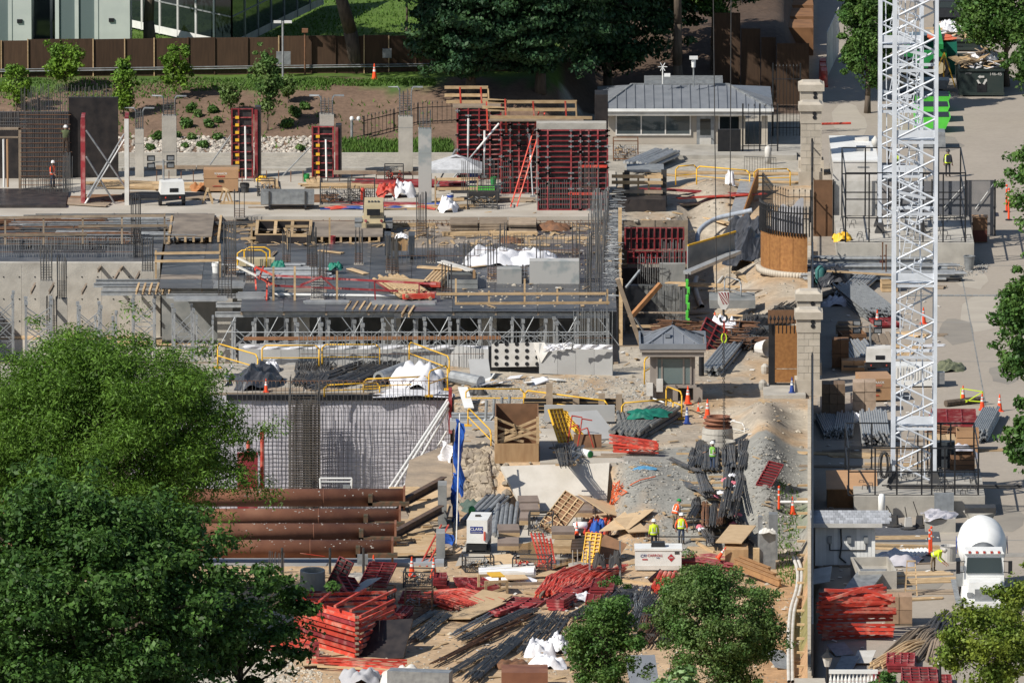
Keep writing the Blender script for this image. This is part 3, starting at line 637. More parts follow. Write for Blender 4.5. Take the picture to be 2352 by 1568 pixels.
tree('street_tree','yellow-green tree at the right border, half out of view, beside the mixer truck','tree',(XP(2372,-114),-114,0),7.6,2.8,6.2,50,12000,.11,L_YEL,.12,cf=.22)
tree('street_tree','small green tree at the bottom edge among red form panels on the right','tree',(XP(2035,-120),-120,0),2.9,1.0,2.4,14,3500,.10,L_MID,.06,cf=.32)
tree('street_tree','mid green tree leaning in at the right border beside the empty road','tree',(XP(2378,-32),-32,0),10.4,2.8,8.2,60,17000,.15,L_MID,.2,cf=.28)
tree('street_tree','sparse dark green tree at the right border level with the tower crane cage','tree',(XP(2396,22),22,0),10.6,2.7,9.,36,7600,.15,L_MID,.2,cf=.28)
tree('street_tree','dark sprays at the right border behind the traffic cones','tree',(XP(2390,-62),-62,0),8.6,2.5,7.2,30,6000,.15,L_OAK,.2,cf=.26)
tree('street_tree','tall narrow tree left of the tower cranes, over the grey street','tree',(XP(1992,92),92,0),10.4,1.9,9.6,80,34000,.11,L_MID,.2,cf=.3,shape='column')
tree('street_tree','spreading tree over the rubbish skips at the top right corner','tree',(XP(2312,104),104,0),8.6,4.0,6.2,70,26000,.13,L_MID,.22,cf=.27)
tree('street_tree','dark tree at the right border beside the green skip','tree',(XP(2375,88),88,0),6.2,2.1,5,24,8000,.14,L_OAK,.2,cf=.3)
# young trees on the planted bank
for(u,yb,yt,hw,lab,sh,m,n,cf,nm)in((38,255,150,38,'young open-branched tree at the left border before the brown fence','column',L_LIM,3000,.3,'sapling'),(152,208,90,44,'round bright sapling against the brown fence','dome',L_LIM,5200,.36,'sapling'),(284,268,134,37,'lime sapling with several pointed tips, right of the black form wall','cone',L_LIM,4600,.34,'sapling'),(405,228,98,33,'upright lime sapling behind the wide pale column','column',L_LIM,4800,.34,'sapling'),(615,300,108,40,'tall vase-shaped willowy shrub behind the red column form','vase',L_GRY,8000,.34,'tall_shrub'),(530,262,188,28,'small willowy shrub left of the tall vase-shaped one','dome',L_GRY,2600,.36,'tall_shrub'),(662,236,168,20,'willowy shrub tucked against the right of the vase-shaped one','dome',L_GRY,1800,.36,'tall_shrub')):
    p=gl(u,yb); s=mpp(yb)*1.08; tree(nm,lab,'sapling' if nm=='sapling' else 'shrub',p,(yb-yt)*s,hw*s,(yb-yt)*s*.93,26,n,.10,m,.05,cf=cf,shape=sh)
k=0
for(u,y,r)in((440,258,17),(428,292,20),(455,268,14),(490,258,16),(478,292,16),(440,322,15),(465,340,18),(500,322,15),(408,318,15),(385,300,15),(360,322,18),(500,282,13),(425,340,12),(660,292,20),(680,268,22),(700,250,16),(345,345,13),(690,346,14)):
    p=gl(u,y); s=mpp(y); t=thing('bank_shrub','low round shrub planted in the mulch bank','shrub',p,0,'low shrubs on the mulch bank')
    t['label']='low round shrub on the mulch bank, %s'%('second from the top of the cluster,below the first column shrub,small one at the cluster heart,top right one of the cluster,right of the cluster middle,lowest but one on the left of the cluster,largest low one near the white stones,low right one of the cluster,just right of the wide pale column,half behind the wide pale column,between the two pale columns,small one at the right rim of the cluster,smallest near the white stones,left of the pair by the second red form,dark upper one beside the vase-shaped shrub,topmost dark one under the tree shade,next to the slim pale column,at the road kerb by the second red form'.split(',')[k]); k+=1
    h=r*s*U(.9,1.2); me=leafmesh('foliage',[((U(-.3,.3)*r*s,U(-.3,.3)*r*s,h*U(.3,.7)),(r*s*.6,r*s*.6,h*.5),130)for _ in range(5)],.10,L_MID if k%3 else L_GRY)
    o=bpy.data.objects.new('foliage',me); COL.objects.link(o); o.parent=t
    b=MB()
    for _ in range(5):b.tube((0,0,-.05),(U(-.3,.3),U(-.3,.3),h*.7),.015,4)
    part('stems',b,BARK,t)
# ground cover
def grasspatch(name,pts,n,hgt,m,wid=.05):
    P=[]
    for _ in range(n):
        (u0,u1,y0,y1)=rnd.choice(pts); p=gl(U(u0,u1),U(y0,y1))if 0 else None
        Y=U(y0,y1); u=U(u0,u1); x=XP(u,Y); P.append((x,Y,gh(x,Y,u)))
    P=np.array(P); n=len(P); h=hgt*(.5+rg.random(n)); a=rg.random(n)*6.28; dx=np.stack([np.cos(a),np.sin(a),0*a],1)*wid; tip=np.stack([rg.normal(size=n)*.4*h,rg.normal(size=n)*.4*h,h],1)
    V=np.stack([P-dx,P+dx,P+tip],1).reshape(-1,3).astype(np.float32); me=bpy.data.meshes.new(name); me.vertices.add(3*n); me.vertices.foreach_set('co',V.ravel()); me.loops.add(3*n); me.loops.foreach_set('vertex_index',np.arange(3*n,dtype=np.int32))
    me.polygons.add(n); me.polygons.foreach_set('loop_start',np.arange(0,3*n,3,dtype=np.int32)); me.polygons.foreach_set('loop_total',np.full(n,3,dtype=np.int32)); me.materials.append(m); me.update(calc_edges=True)
    o=bpy.data.objects.new(name,me); COL.objects.link(o); o['kind']='stuff'; return o
grasspatch('lawn_grass',[(-40,1050,93,140)],14000,.16,GRASSM,.06)
grasspatch('bank_grass',[(-40,420,84.5,88.5),(420,760,86,88.5),(700,1000,87,88.5)],6000,.16,GRASSM,.06)
grasspatch('kerb_grass',[(785,1040,74,76.6)],2600,.28,GRASSM,.06)
grasspatch('bank_weeds',[(300,1000,75,84),(-30,300,76,84)],900,.22,GRASSM,.07)
grasspatch('berm_weeds',[(1785,1835,-70,-50)],500,.2,GRASSM,.05)
# tall dark trees at the back and their shade
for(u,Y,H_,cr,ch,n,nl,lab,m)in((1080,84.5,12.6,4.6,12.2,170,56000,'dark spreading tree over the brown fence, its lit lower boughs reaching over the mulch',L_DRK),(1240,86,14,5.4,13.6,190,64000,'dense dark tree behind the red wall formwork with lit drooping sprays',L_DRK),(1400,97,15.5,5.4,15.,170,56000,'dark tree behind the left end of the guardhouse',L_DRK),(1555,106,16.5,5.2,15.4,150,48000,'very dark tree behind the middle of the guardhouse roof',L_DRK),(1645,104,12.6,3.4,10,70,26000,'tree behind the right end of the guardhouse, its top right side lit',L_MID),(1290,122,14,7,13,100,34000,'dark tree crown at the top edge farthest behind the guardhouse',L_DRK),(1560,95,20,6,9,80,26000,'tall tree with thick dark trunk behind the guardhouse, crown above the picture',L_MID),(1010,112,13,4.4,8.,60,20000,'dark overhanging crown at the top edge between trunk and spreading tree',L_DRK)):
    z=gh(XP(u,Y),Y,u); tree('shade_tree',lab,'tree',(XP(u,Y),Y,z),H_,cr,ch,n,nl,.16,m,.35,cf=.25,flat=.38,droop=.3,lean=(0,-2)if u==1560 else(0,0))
for(u,Y,r,H_,lab)in((820,92,.52,14,'thick straight tree trunk standing between cone and fence, crown out of view'),(346,100,.40,12,'brown trunk between the white trailer and the glazed pavilion')):
    x=XP(u,Y); z=gh(x,Y,u); big=u>500; tree('trunk_tree',lab,'tree',(x,Y,z),20 if big else H_+4,9.5 if big else 6.,8,60,24000 if big else 14000,.2,L_MID,r,cf=.26,lean=(-6,-9)if big else(0,0),barkm=BARK)
# two low sprays of leaves at the top edge belong to these trees' neighbours
tree('shade_tree','leafy twig hanging down before the gap between the white trailers','tree',(XP(212,99),99,2.8),4.9,.9,2.6,8,900,.14,L_MID,.08,cf=.4)
tree('shade_tree','small lawn tree with low dark sprays right of the thick trunk','tree',(XP(935,108),108,2.8),5.2,2.8,2.6,20,3600,.16,L_MID,.1,cf=.34)
# brown fence with its panels and conduits
fx=thing('board_fence','long brown timber fence behind the planted bank','fence',(XP(500,89),89,2.8)); pts=[]
u=-60
while u<1290:pts.append(u); u+=U(52,80)
TI=lambda u:89.2+2.6*(u/1000.)
for a,b_ in zip(pts,pts[1:]):
    b=MB(); p=Vector((XP(a,TI(a)),TI(a),2.55)); q=Vector((XP(b_,TI(b_)),TI(b_),2.55)); st=U(-.05,.05); h=2.75+st
    b.slabquad(p,q,q+Vector((0,0,h)),p+Vector((0,0,h)),.06)
    part('fence_panel',b,FENCEB,fx,w=1)
    b=MB(); b.bar(p+Vector((.0,-.05,0)),p+Vector((.0,-.05,h+.04)),.07,.07); part('batten',b,LUM if rnd.random()<.35 else FENCEB,fx,w=1)
for dz in(.62,.76):
    b=MB(); pp=[Vector((XP(u,TI(u)-.15),TI(u)-.15,2.6+dz))for u in range(-60,1300,60)]; b.path(pp,.045,6); part('conduit',b,GALV,fx,w=1)
b=MB(); b.box((XP(651,89),89.6,4.05),(.95,.3,.85)); part('junction_box',b,GALV,fx,w=1); b=MB(); b.box((XP(889,90),90.8,4.2),(.6,.3,.6)); part('junction_box',b,GALV,fx,w=1)
t=thing('camera_pole','thin grey camera pole in front of the brown fence','camera pole',(XP(650,87),87,2.6)); b=MB(); b.tube((0,0,0),(0,0,4.3),.07,8); part('pole',b,GALV,t)
for sx in(-1,1):b=MB(); b.box((sx*.35,0,4.25),(.5,.16,.16)); part('camera',b,WHITE,t)
t=thing('fence_lamp','rust-topped thin post standing on the brown fence','post',(XP(701,91),90.6,2.6)); b=MB(); b.tube((0,0,0),(0,0,3.1),.06,8); b.box((0,0,3.15),(.4,.3,.25)); part('post',b,REBRU,t)
# brown stepped hoarding right of the dark trees
t=thing('stepped_hoarding','brown stepped timber hoarding behind the guardhouse, in deep shade','fence',(XP(1760,112),112,0))
for(u0,u1,yt,Y)in((1640,1700,30,98),(1702,1746,66,97.5),(1748,1782,86,97),(1784,1858,100,96)):
    b=MB(); zt=E(u0,yt,Y).z; b.bx(XP(u0,Y),XP(u1,Y),Y,Y+.08,-.3,zt); part('hoarding_panel',b,FENCEB,t,w=1)
for k in range(4):
    b=MB(); Y=118+k*5; b.bx(XP(1690+k*12,Y),XP(1868,Y),Y,Y+4,-1,E(1780,64-k*26,Y).z); b=solo('earth_terrace','brown mulch terrace stepping up at the top behind the hoarding, step %s'%('lowest','second','third','topmost')[k],'terrace',b,mat('terrace_mulch%d'%k,(.24,.12,.055),(.16,.08,.04),1,.95,rv=0),(XP(1780,Y),Y,0),w=1)
# white boulders along the road
b=MB()
for _ in range(1500):
    u=U(305,735)if rnd.random()<.8 else U(-30,300); Y=U(73.6,77.2); x=XP(u,Y); b.rock((x,Y,gh(x,Y,u)+.03),U(.08,.2))
o=struct('white_stones',b,mat('white_stone',(.46,.42,.36),(.34,.3,.26),3,.8,rv=0,isl=.35),'stuff')
# iron fence on the bank and its lamp
def picket_fence(lab,pts,h,sp=.14,cat='fence',name='iron_fence',knob=1,rail=(.12,.82),posts=()):
    t=thing(name,lab,cat,pts[0]); b=MB(); c=MB(); d=MB()
    for p,q in zip(pts,pts[1:]):
        p,q=Vector(p),Vector(q); L=(q-p).length; n=max(2,int(L/sp))
        for i in range(n):
            s=p.lerp(q,i/n); b.tube(s,s+Vector((0,0,h)),.016,4,cap=False)
            if knob:d.lathe(s+Vector((0,0,h-.02)),[(.02,0),(.05,.07),(.0,.2)],5)
        for r_ in rail:c.bar(p+Vector((0,0,h*r_)),q+Vector((0,0,h*r_)),.04,.05)
    part('pickets',b,BLACK,t,w=1,kind='stuff'); part('rails',c,BLACK,t,w=1)
    if knob:part('finials',d,BLACK,t,w=1,kind='stuff')
    for k in posts:b=MB(); s=Vector(pts[k]); b.tube(s,s+Vector((0,0,h*1.05)),.05,6); part('post',b,BLACK,t,w=1)
    return t
pts=[(XP(u,Y),Y,gh(XP(u,Y),Y,u))for u,Y in((836,77),(905,78.6),(960,79.6),(1060,80),(1180,80))]; picket_fence('black iron railing on the bank behind the two pale columns',pts,1.35,.3,posts=(0,1,2,3))
t=thing('post_lamp','short grey twin lamp post at the bank edge beside the iron railing','lamp',gl(808,318)); b=MB(); b.tube((0,0,0),(0,0,1.2),.09,8); part('post',b,GALV,t)
for sx in(0,.45):b=MB(); b.lathe((sx,-.05,1.2),[(.1,0),(.14,.12),(.1,.24),(0,.28)],10); part('lamp_head',b,WHITE,t)
b=MB(); b.bar((0,0,1.22),(.45,0,1.22),.05); part('arm',b,GALV,t)
# ---------------------------------------------------------------- white trailers and glazed pavilion behind the fence
WGRN=mat('pale_panel',(.50,.54,.50),(.44,.48,.45),.8,.6)
def trailer(lab,u0,u1,um,Y,yb,yt=-30):
    z=2.85; p=Vector((XP((u0+u1)/2,Y),Y,z)); t=thing('site_trailer',lab,'trailer',p); x0,xm,x1=(XP(a,Y)-p.x for a in(u0,um,u1)); zt=E(u0,yt,Y).z-z; zb=.75
    b=MB(); b.bx(xm,x1,0,6,zb,zt); part('end_wall',b,WGRN,t); b=MB(); b.bx(x0,xm-.02,.06,6,zb-.5,zt-.02); part('glazed_wall',b,GLSG,t)
    for f in(0,.5,1):b=MB(); x=x0+(xm-x0)*f; b.bx(x-.13,x+.13,-.04,.1,zb-.5,zt); part('mullion',b,WGRN,t)
    b=MB(); b.bx(x0,x1,.2,5.6,.3,zb); part('chassis',b,BLACK,t)
    for sx in(.75,):
        b=MB(); b.tube((x1-.4,-.05,.4),(x1-.4,.25,.4),.38,16); part('wheel',b,DKST,t)
    b=MB(); b.box((xm+(x1-xm)*.45,-.05,2.6),(.35,.1,.25)); part('wall_lamp',b,BLACK,t)
    return t
trailer('white trailer cut by the left border with glazed side',-60,73,24,97,90); trailer('white trailer beside the small lawn, glazed left part, black chassis',132,299,222,97.5,88)
t=thing('glazed_lobby','recessed glazed entrance between the two white trailers','lobby',(XP(105,103),103,2.8)); b=MB(); b.bx(-1.2,2.2,0,.1,.3,5); part('glass_wall',b,GLS,t)
for x in(-1.1,.4,2.1):b=MB(); b.bx(x-.09,x+.09,-.1,0,0,5); part('post',b,DIRTYW,t)
b=MB(); b.bx(-1.5,2.2,-2,.3,0,.25); part('step',b,CONCD,t)
P=lambda u,y,z:G(u,y,z)
t=thing('glass_pavilion','white-framed glass pavilion on the lawn, its corner toward the fence','pavilion',(XP(533,101),101,2.85)); cn=Vector((XP(533,101),101,2.85)); lf=Vector((XP(285,112),112,2.85)); rt=Vector((XP(742,122),122,2.85)); up=Vector((0,0,1))
for A,B_,n,gm in((lf,cn,6,GLSK),(cn,rt,7,GLS)):
    b=MB(); b.slabquad(A+up*.55,B_+up*.55,B_+up*5,A+up*5,.05); part('glazing',b,gm,t,w=1); b=MB(); b.slabquad(A+up*.12+Vector((0,-.06,0)),B_+up*.12+Vector((0,-.06,0)),B_+up*.62+Vector((0,-.06,0)),A+up*.62+Vector((0,-.06,0)),.2); part('sill_panel',b,WHITE if A is lf else DIRTYW,t,w=1)
    for i in range(n+1):
        c=A.lerp(B_,i/n)+Vector((0,-.05,0)); b=MB(); b.bar(c+up*.1,c+up*5,.12,.12); part('mullion',b,WHITE if i in(0,n)or A is lf else GALV,t,w=1)
    b=MB(); b.bar(A.lerp(B_,0)+up*2.3+Vector((0,-.05,0)),B_+up*2.3+Vector((0,-.05,0)),.08); part('transom',b,GALV,t,w=1)
for(u,y,w_,h,lab)in((432,58,.95,.85,'beige air conditioner with round grille by the pavilion sill'),(160,84,1.2,.55,'low white air conditioner at the fence before the trailer')):
    p=G(u,y,2.85); t=thing('air_conditioner',lab,'air conditioner',(p.x,min(p.y,99),2.85)); b=MB(); b.bx(-w_/2,w_/2,0,.4,0.05,h+.05); part('casing',b,DIRTYW,t); b=MB(); b.lathe((-.1,-.01,h/2+.05),[(h*.4,0),(h*.4,.03),(h*.3,.03),(0,.02)],16,axis=(0,-1,0)); part('fan_grille',b,GALV,t)
# ---------------------------------------------------------------- guardhouse
GY=77.; ox=XP(1575,GY); t=thing('guardhouse','long low guardhouse with grey hipped metal roof beyond the red formwork','building',(ox,GY,0)); X=lambda u,Y=GY:XP(u,Y)-ox; Zy=lambda y,Y=GY:E(1575,y,Y).z
z0,zs,zh,ze=Zy(350)-.1,Zy(338),Zy(262),Zy(248)
b=MB(); b.bx(X(1398),X(1712),0,4,z0,zs); part('plinth',b,mat('brown_stone',(.25,.17,.14),rv=0),t)
STW=mat('guardhouse_wall',(.40,.355,.30),(.36,.32,.27),1,.8,rv=0)
b=MB(); b.bx(X(1398),X(1712),.06,4,zs,zh+.2); part('wall',b,STW,t)
def win(u0,u1,y0,y1,n,frm,pane,nm='window',sill=1):
    b=MB(); x0,x1,za,zb=X(u0),X(u1),Zy(y1),Zy(y0); q=.09
    for(a,b_,c,d)in((x0-q,x1+q,zb,zb+q),(x0-q,x1+q,za-q,za),(x0-q,x0,za,zb),(x1,x1+q,za,zb)):b.bx(a,b_,-.05,.05,c,d)
    for i in range(1,n):x=x0+(x1-x0)*i/n; b.bx(x-.04,x+.04,-.045,.05,za,zb)
    f=part(nm,b,frm,t); b=MB(); b.bx(x0,x1,-.0,.04,za,zb); part('pane',b,pane,f); return f
win(1417,1584,266,308,3,DIRTYW,GLS); win(1653,1697,268,308,1,DIRTYW,GLSK)
b=MB(); b.bx(X(1600),X(1640),-.03,.05,Zy(353),Zy(266)); d=part('door',b,GALV,t); b=MB(); b.bx(X(1608),X(1632),-.05,-.02,Zy(310),Zy(273)); part('pane',b,GLSK,d); b=MB(); b.bx(X(1607),X(1633),-.045,-.03,Zy(348),Zy(317)); part('panel',b,DIRTYW,d); b=MB(); b.lathe((X(1635),-.09,Zy(318)),[(.0,-.04),(.05,0),(0,.04)],6); part('handle',b,DKST,d)
for u in(1704,1756):b=MB(); b.bx(X(u)-.2,X(u)+.2,-.1,.3,z0,zh+.2); part('porch_post',b,STONE,t)
b=MB(); b.bx(X(1372),X(1773),-.7,5.2,zh,ze); part('fascia',b,DIRTYW,t)
b=MB(); e=[(X(1374),-.75,ze),(X(1775),-.75,ze),(X(1775),9.5,ze),(X(1374),9.5,ze)]; zr=Zy(196,GY+4); r1,r2=(X(1452),4.2,zr),(X(1674),4.2,zr)
b.add(e+[r1,r2],[(0,1,5,4),(1,2,5),(2,3,4,5),(3,0,4)]); rf=part('roof',b,SLATE,t)
b0=Vector(e[0]); b1=Vector(e[1]); R1,R2=Vector(r1),Vector(r2)
for i in range(1,19):
    f=i/19; p=b0.lerp(b1,f); x=p.x; q=Vector((x,4.2,zr))if R1.x<x<R2.x else(b0.lerp(R1,(x-b0.x)/(R1.x-b0.x))if x<=R1.x else b1.lerp(R2,(b1.x-x)/(b1.x-R2.x))); b=MB(); b.bar(p+up*.02,q+up*.02,.06,.07); part('standing_seam',b,SLATE,rf)
for i in range(1,12):
    p=b1.lerp(Vector(e[2]),i/12*.5); q=b1.lerp(R2,i/12); b=MB(); b.bar(p+up*.02,q+up*.02,.05,.06); part('standing_seam',b,SLATE,rf)
for p,q in((b0,R1),(b1,R2),(R1,R2)):b=MB(); b.bar(p+up*.05,q+up*.05,.14,.1); part('ridge_cap',b,GALV,rf)
b=MB(); b.bx(X(1372),X(1776),-.85,-.73,ze-.12,ze+.06); part('gutter',b,WHITE,t)
b=MB(); b.bx(X(1480,GY+5),X(1660,GY+5),5,7,zr-.3,Zy(184,GY+5)); part('rear_roof',b,GALV,t)
t=thing('weather_sensor','small star-shaped white sensor on the guardhouse roof','sensor',E(1522,183,GY+3)); b=MB(); b.tube((0,0,-.3),(0,0,.8),.04,6); part('mast',b,WHITE,t); b=MB()
for k in range(6):b.bar((0,0,.85),(math.cos(k*1.05)*.3,-.05,.85+math.sin(k*1.05)*.3),.04)
part('arms',b,WHITE,t); b=MB(); b.box((.3,0,.3),(.4,.2,.2)); part('box',b,WHITE,t)
t=thing('roof_camera','white camera on a thin pole above the guardhouse roof','camera',E(1593,186,GY+3)); b=MB(); b.tube((0,0,-.4),(0,0,1),.05,6); part('pole',b,GALV,t); b=MB(); b.lathe((0,0,.9),[(.13,0),(.15,.5),(.1,.6)],10); b.box((0,-.1,1.55),(.55,.3,.2)); part('camera',b,WHITE,t)
b=MB(); b.bx(X(1360,73),X(1840,73)-.3,-5.2,-3.6,-.1,.28); b.bx(X(1360,75),X(1840,75),-3.6,0,-.1,.2); o=struct('guardhouse_pavement',b,CONC); o.location=(ox,GY,0)
b=MB(); b.bx(-.75,.75,0,.4,.0,1.5); solo('black_cabinet','black cabinet before the guardhouse window','cabinet',b,BLACK,(XP(1675,73.5),73.5,.2))
b=MB(); b.lathe((0,0,0),[(.22,0),(.22,1.),(.15,1.15),(0,1.2)],12); solo('bollard','white round-topped bollard beside the crowd barrier','bollard',b,DIRTYW,(XP(1764,70),70,0),smooth=True)
pts=[(XP(u,74),74,.2)for u in(1706,1745,1786)]; picket_fence('black iron gate under the guardhouse porch',pts,3.,.3,name='iron_gate',cat='gate',posts=(0,1,2))
pts=[(XP(u,82),82,0)for u in(1775,1838)]; picket_fence('tall black iron fence between the guardhouse and the stone pillar',pts,4.6,.22,posts=(0,1))
t=thing('crowd_barrier','dark steel crowd barrier before the bollard','barrier',G(1745,398,0)); b=MB()
for i in range(13):b.tube((-1+i*.17,i*-.05,.15),(-1+i*.17,i*-.05,1.1),.012,4)
for z_ in(.15,1.1):b.tube((-1,0,z_),(1.04,-.6,z_),.025,6)
part('frame',b,DKST,t)
# ---------------------------------------------------------------- stone gate pillars and the perimeter fence
def pillar(lab,u,yb,yt,wpx):
    p=G(u,yb,0); s=dep(p.y)/FPX; W=wpx*s; H_=E(u,yt,p.y).z; t=thing('gate_pillar',lab,'pillar',(p.x,p.y+W/2,0))
    b=MB(); b.bx(-W*.6,W*.6,-W*.6,W*.6,0,.95); part('base',b,STONE,t); b=MB(); b.bx(-W/2+.02,W/2-.02,-W/2+.02,W/2-.02,.9,H_-1.3); part('core',b,CONCD,t)
    nr=max(3,round((H_-2.3)/.42)); hh=(H_-2.25)/nr
    for k in range(nr):
        c=2 if k%2 else 3; wd=[W/c]*c
        if c==3:wd=[W*.3,W*.4,W*.3]
        x=-W/2
        for w_ in wd:b=MB(); b.bx(x+.008,x+w_-.008,-W/2,W/2-.3,.95+k*hh+.01,.95+(k+1)*hh-.012); part('stone_block',b,STONE,t); x+=w_
    b=MB(); b.bx(-W*.53,W*.53,-W*.53,W*.53,H_-1.3,H_-.5); part('necking',b,STONE,t)
    b=MB(); b.box((0,0,H_-.28),(W*1.24,W*1.24,.42)); b.box((0,0,H_),(W*1.18,W*1.18,.16),taper=.7); part('cap',b,STONE,t)
    for z_ in(.95,.7):b=MB(); b.lathe((W*.18,-W*.53,H_-z_+.05),[(.13,0),(.13,.04),(0,.05)],10,axis=(0,-1,0)); part('lens',b,BLACK,t)
    return t
pillar('stone gate pillar behind the tower crane end of the iron fence, front one of the far pair',1862,428,238,46); pillar('stone gate pillar, rear one of the far pair by the guardhouse',1863,402,192,48)
pillar('stone gate pillar beside the plywood gate, front one of the near pair',1857,908,714,52); pillar('stone gate pillar, rear one of the near pair, mostly hidden',1857,868,672,50)
t=thing('perimeter_fence','black iron perimeter fence seen end-on, running from bottom edge to the far gate','fence',(XP(1864,-20),-20,0)); b=MB(); c=MB(); d=MB()
Y=-108
while Y<62:
    if not-22<Y<-14:
        x=XP(1865,Y); b.tube((x,Y,.4),(x,Y,2.9),.045,4,cap=False)
        if int(Y*2)%12==0:c.tube((x,Y,.4),(x,Y,3.2),.06,6)
        d.lathe((x,Y,2.85),[(.03,0),(.06,.08),(0,.25)],5)
    Y+=.5
part('pickets',b,BLACK,t,w=1,kind='stuff'); part('posts',c,BLACK,t,w=1,kind='stuff'); part('finials',d,BLACK,t,w=1,kind='stuff')
for z_ in(.6,2.6):
    b=MB(); b.bar((XP(1865,-108),-108,z_),(XP(1865,-20),-20,z_),.06,.08); b.bar((XP(1865,-13),-13,z_),(XP(1865,62),62,z_),.06,.08); part('rail',b,BLACK,t,w=1)
b=MB(); b.bx(XP(1856,-108),XP(1872,-108),-109,-22,-2.3,.42); 
o=thing('fence_base_wall','pale stone base wall under the iron perimeter fence','wall',(XP(1862,-60),-60,-2.2))
for(ya,yb)in((-109,-23),(-13,34)):
    b=MB(); n=16
    for i in range(n):
        p,q=ya+(yb-ya)*i/n,ya+(yb-ya)*(i+1)/n; b=MB(); b.add([(XP(1855,p),p,-2.2),(XP(1866,p),p,-2.2),(XP(1866,q-.03),q-.03,-2.2),(XP(1855,q-.03),q-.03,-2.2),(XP(1855,p),p,.4),(XP(1866,p),p,.4),(XP(1866,q-.03),q-.03,.4),(XP(1855,q-.03),q-.03,.4)],[(0,3,2,1),(4,5,6,7),(0,1,5,4),(1,2,6,5),(2,3,7,6),(3,0,4,7)]); part('coping_stone',b,STONE,o,w=1)
# gate: plywood boarded leaf between pillar and fence
t=thing('boarded_gate','gate leaf boarded with plywood, black frame and spear tips, beside the near pillar','gate',G(1800,893,0)); Y=t.location.y
for(u0,u1,y0,y1,m,dd,nm)in((1765,1784,745,880,BLACK,.1,'hinge_stile'),(1780,1834,748,846,OSB,0,'plywood_panel'),(1780,1834,848,878,OSB,.02,'plywood_panel'),(1764,1836,714,745,PLYD,.3,'rear_board'),(1766,1836,880,893,BLACK,.05,'bottom_rail')):
    b=MB(); p,q=E(u0,y1,Y),E(u1,y0,Y); b.bx(p.x,q.x,Y+dd,Y+dd+.1,p.z,q.z); part(nm,b,m,t,w=1)
b=MB(); c=MB()
for i in range(8):p=E(1770+i*9,765,Y); b.tube(p,p+up*.8,.03,5); c.lathe(p+up*.75,[(.04,0),(.09,.1),(0,.35)],6)
part('bars',b,BLACK,t,w=1); part('spear_tips',c,BLACK,t,w=1)
# curved screen wall with railing
t=thing('curved_screen','curved brown plywood screen with black iron railing above a rounded stone kerb','screen wall',G(1810,655,0)); cx,cy=XP(1862,22),27.; r=4.9*.62; Rr=(XP(1862,22)-XP(1750,22))
zb=.05; H1=2.75
for i in range(5):
    a0,a1=math.pi+i*.62*.5*.98,math.pi+(i+1)*.62*.5*.98
    f=lambda a,k=1.:Vector((cx+Rr*k*math.cos(a),cy+Rr*3.2*.62*k*math.sin(a)*.55,0)); n=4
    b=MB()
    for k in range(n):
        p,q=f(a0+(a1-a0)*k/n),f(a0+(a1-a0)*(k+1)/n-.008*(k==n-1)); b.slabquad(p+up*.35,q+up*.35,q+up*(H1+.12-.1*i/5),p+up*(H1+.12-.1*i/5),.06)
    part('plywood_panel',b,OSB,t,w=1)
b=MB(); c=MB(); d=MB(); e2=MB(); pr=None
for i in range(26):
    a=math.pi+i/25*1.55; p=f(a,1.02); b.tube(p+up*2.6,p+up*4.3,.05,5,cap=False); c.lathe(p+up*4.25,[(.03,0),(.07,.1),(0,.32)],5)
    if pr is not None:d.bar(pr+up*4.05,p+up*4.05,.06,.08); e2.slabquad(pr*1+(f(a-.062,1.1)-f(a-.062,1.02)),p+(f(a,1.1)-f(a,1.02)),p+(f(a,1.1)-f(a,1.02))+up*.35,pr+(f(a-.062,1.1)-f(a-.062,1.02))+up*.35,.5)
    pr=p
part('bars',b,BLACK,t,w=1,kind='stuff'); part('spear_tips',c,BLACK,t,w=1,kind='stuff'); part('top_rail',d,BLACK,t,w=1); part('stone_kerb',e2,STONE,t,w=1,smooth=True)
b=MB(); pr=None
for i in range(16):
    a=math.pi+.1+i/15*1.3; p=f(a,.8)
    if pr is not None:b.slabquad(pr+up*2.6,p+up*2.6,p+up*(3.6+i*.08+.2*math.sin(i)),pr+up*(3.52+i*.08+.2*math.sin(i-1)),.03)
    pr=p
solo('canvas_cover','grey canvas sheet hung behind the curved railing','sheet',b,TARPG,G(1810,640,0),w=1)
pts=[(XP(u,Y),Y,.1)for u,Y in((1752,52),(1775,47),(1810,45),(1862,45))]; picket_fence('curved black iron railing behind the canvas sheet',pts,2.,.32,posts=(0,3))
ORD='first second third fourth fifth sixth seventh eighth ninth tenth eleventh twelfth thirteenth fourteenth fifteenth sixteenth'.split()
# ---------------------------------------------------------------- builders for site goods
def gz(u,y,z=None):  # ground point under (u, y), with the terrain's own height
    if z is not None:return G(u,y,z)
    lo=gl(u,y); return Vector((lo.x,lo.y,gh(lo.x,lo.y)))
def cone(u,y,lab,h=1.02,m=CONEO,z=None,rz=0,tilt=0,grp='traffic cones'):
    t=thing('traffic_cone',lab,'traffic cone',gz(u,y,z),rz,grp); a=.2*h
    b=MB(); b.box((0,0,.02),(.42*h,.42*h,.04)); part('base',b,m if m is not CONEO else CONEO,t)
    b=MB(); b.lathe((0,0,.04),[(.16*h,0),(.03*h,.95*h),(.0,.96*h)],12); part('body',b,m,t,smooth=False)
    for f0,f1 in((.48,.62),(.68,.78)):b=MB(); r=lambda f:.16*h-.13*h*f+.006; b.lathe((0,0,.04),[(r(f0),f0*.95*h),(r(f1),f1*.95*h)],12); part('reflective_band',b,REFL,t)
    if tilt:t.rotation_euler=(0,tilt,rz); t.location.z+=.1
    return t
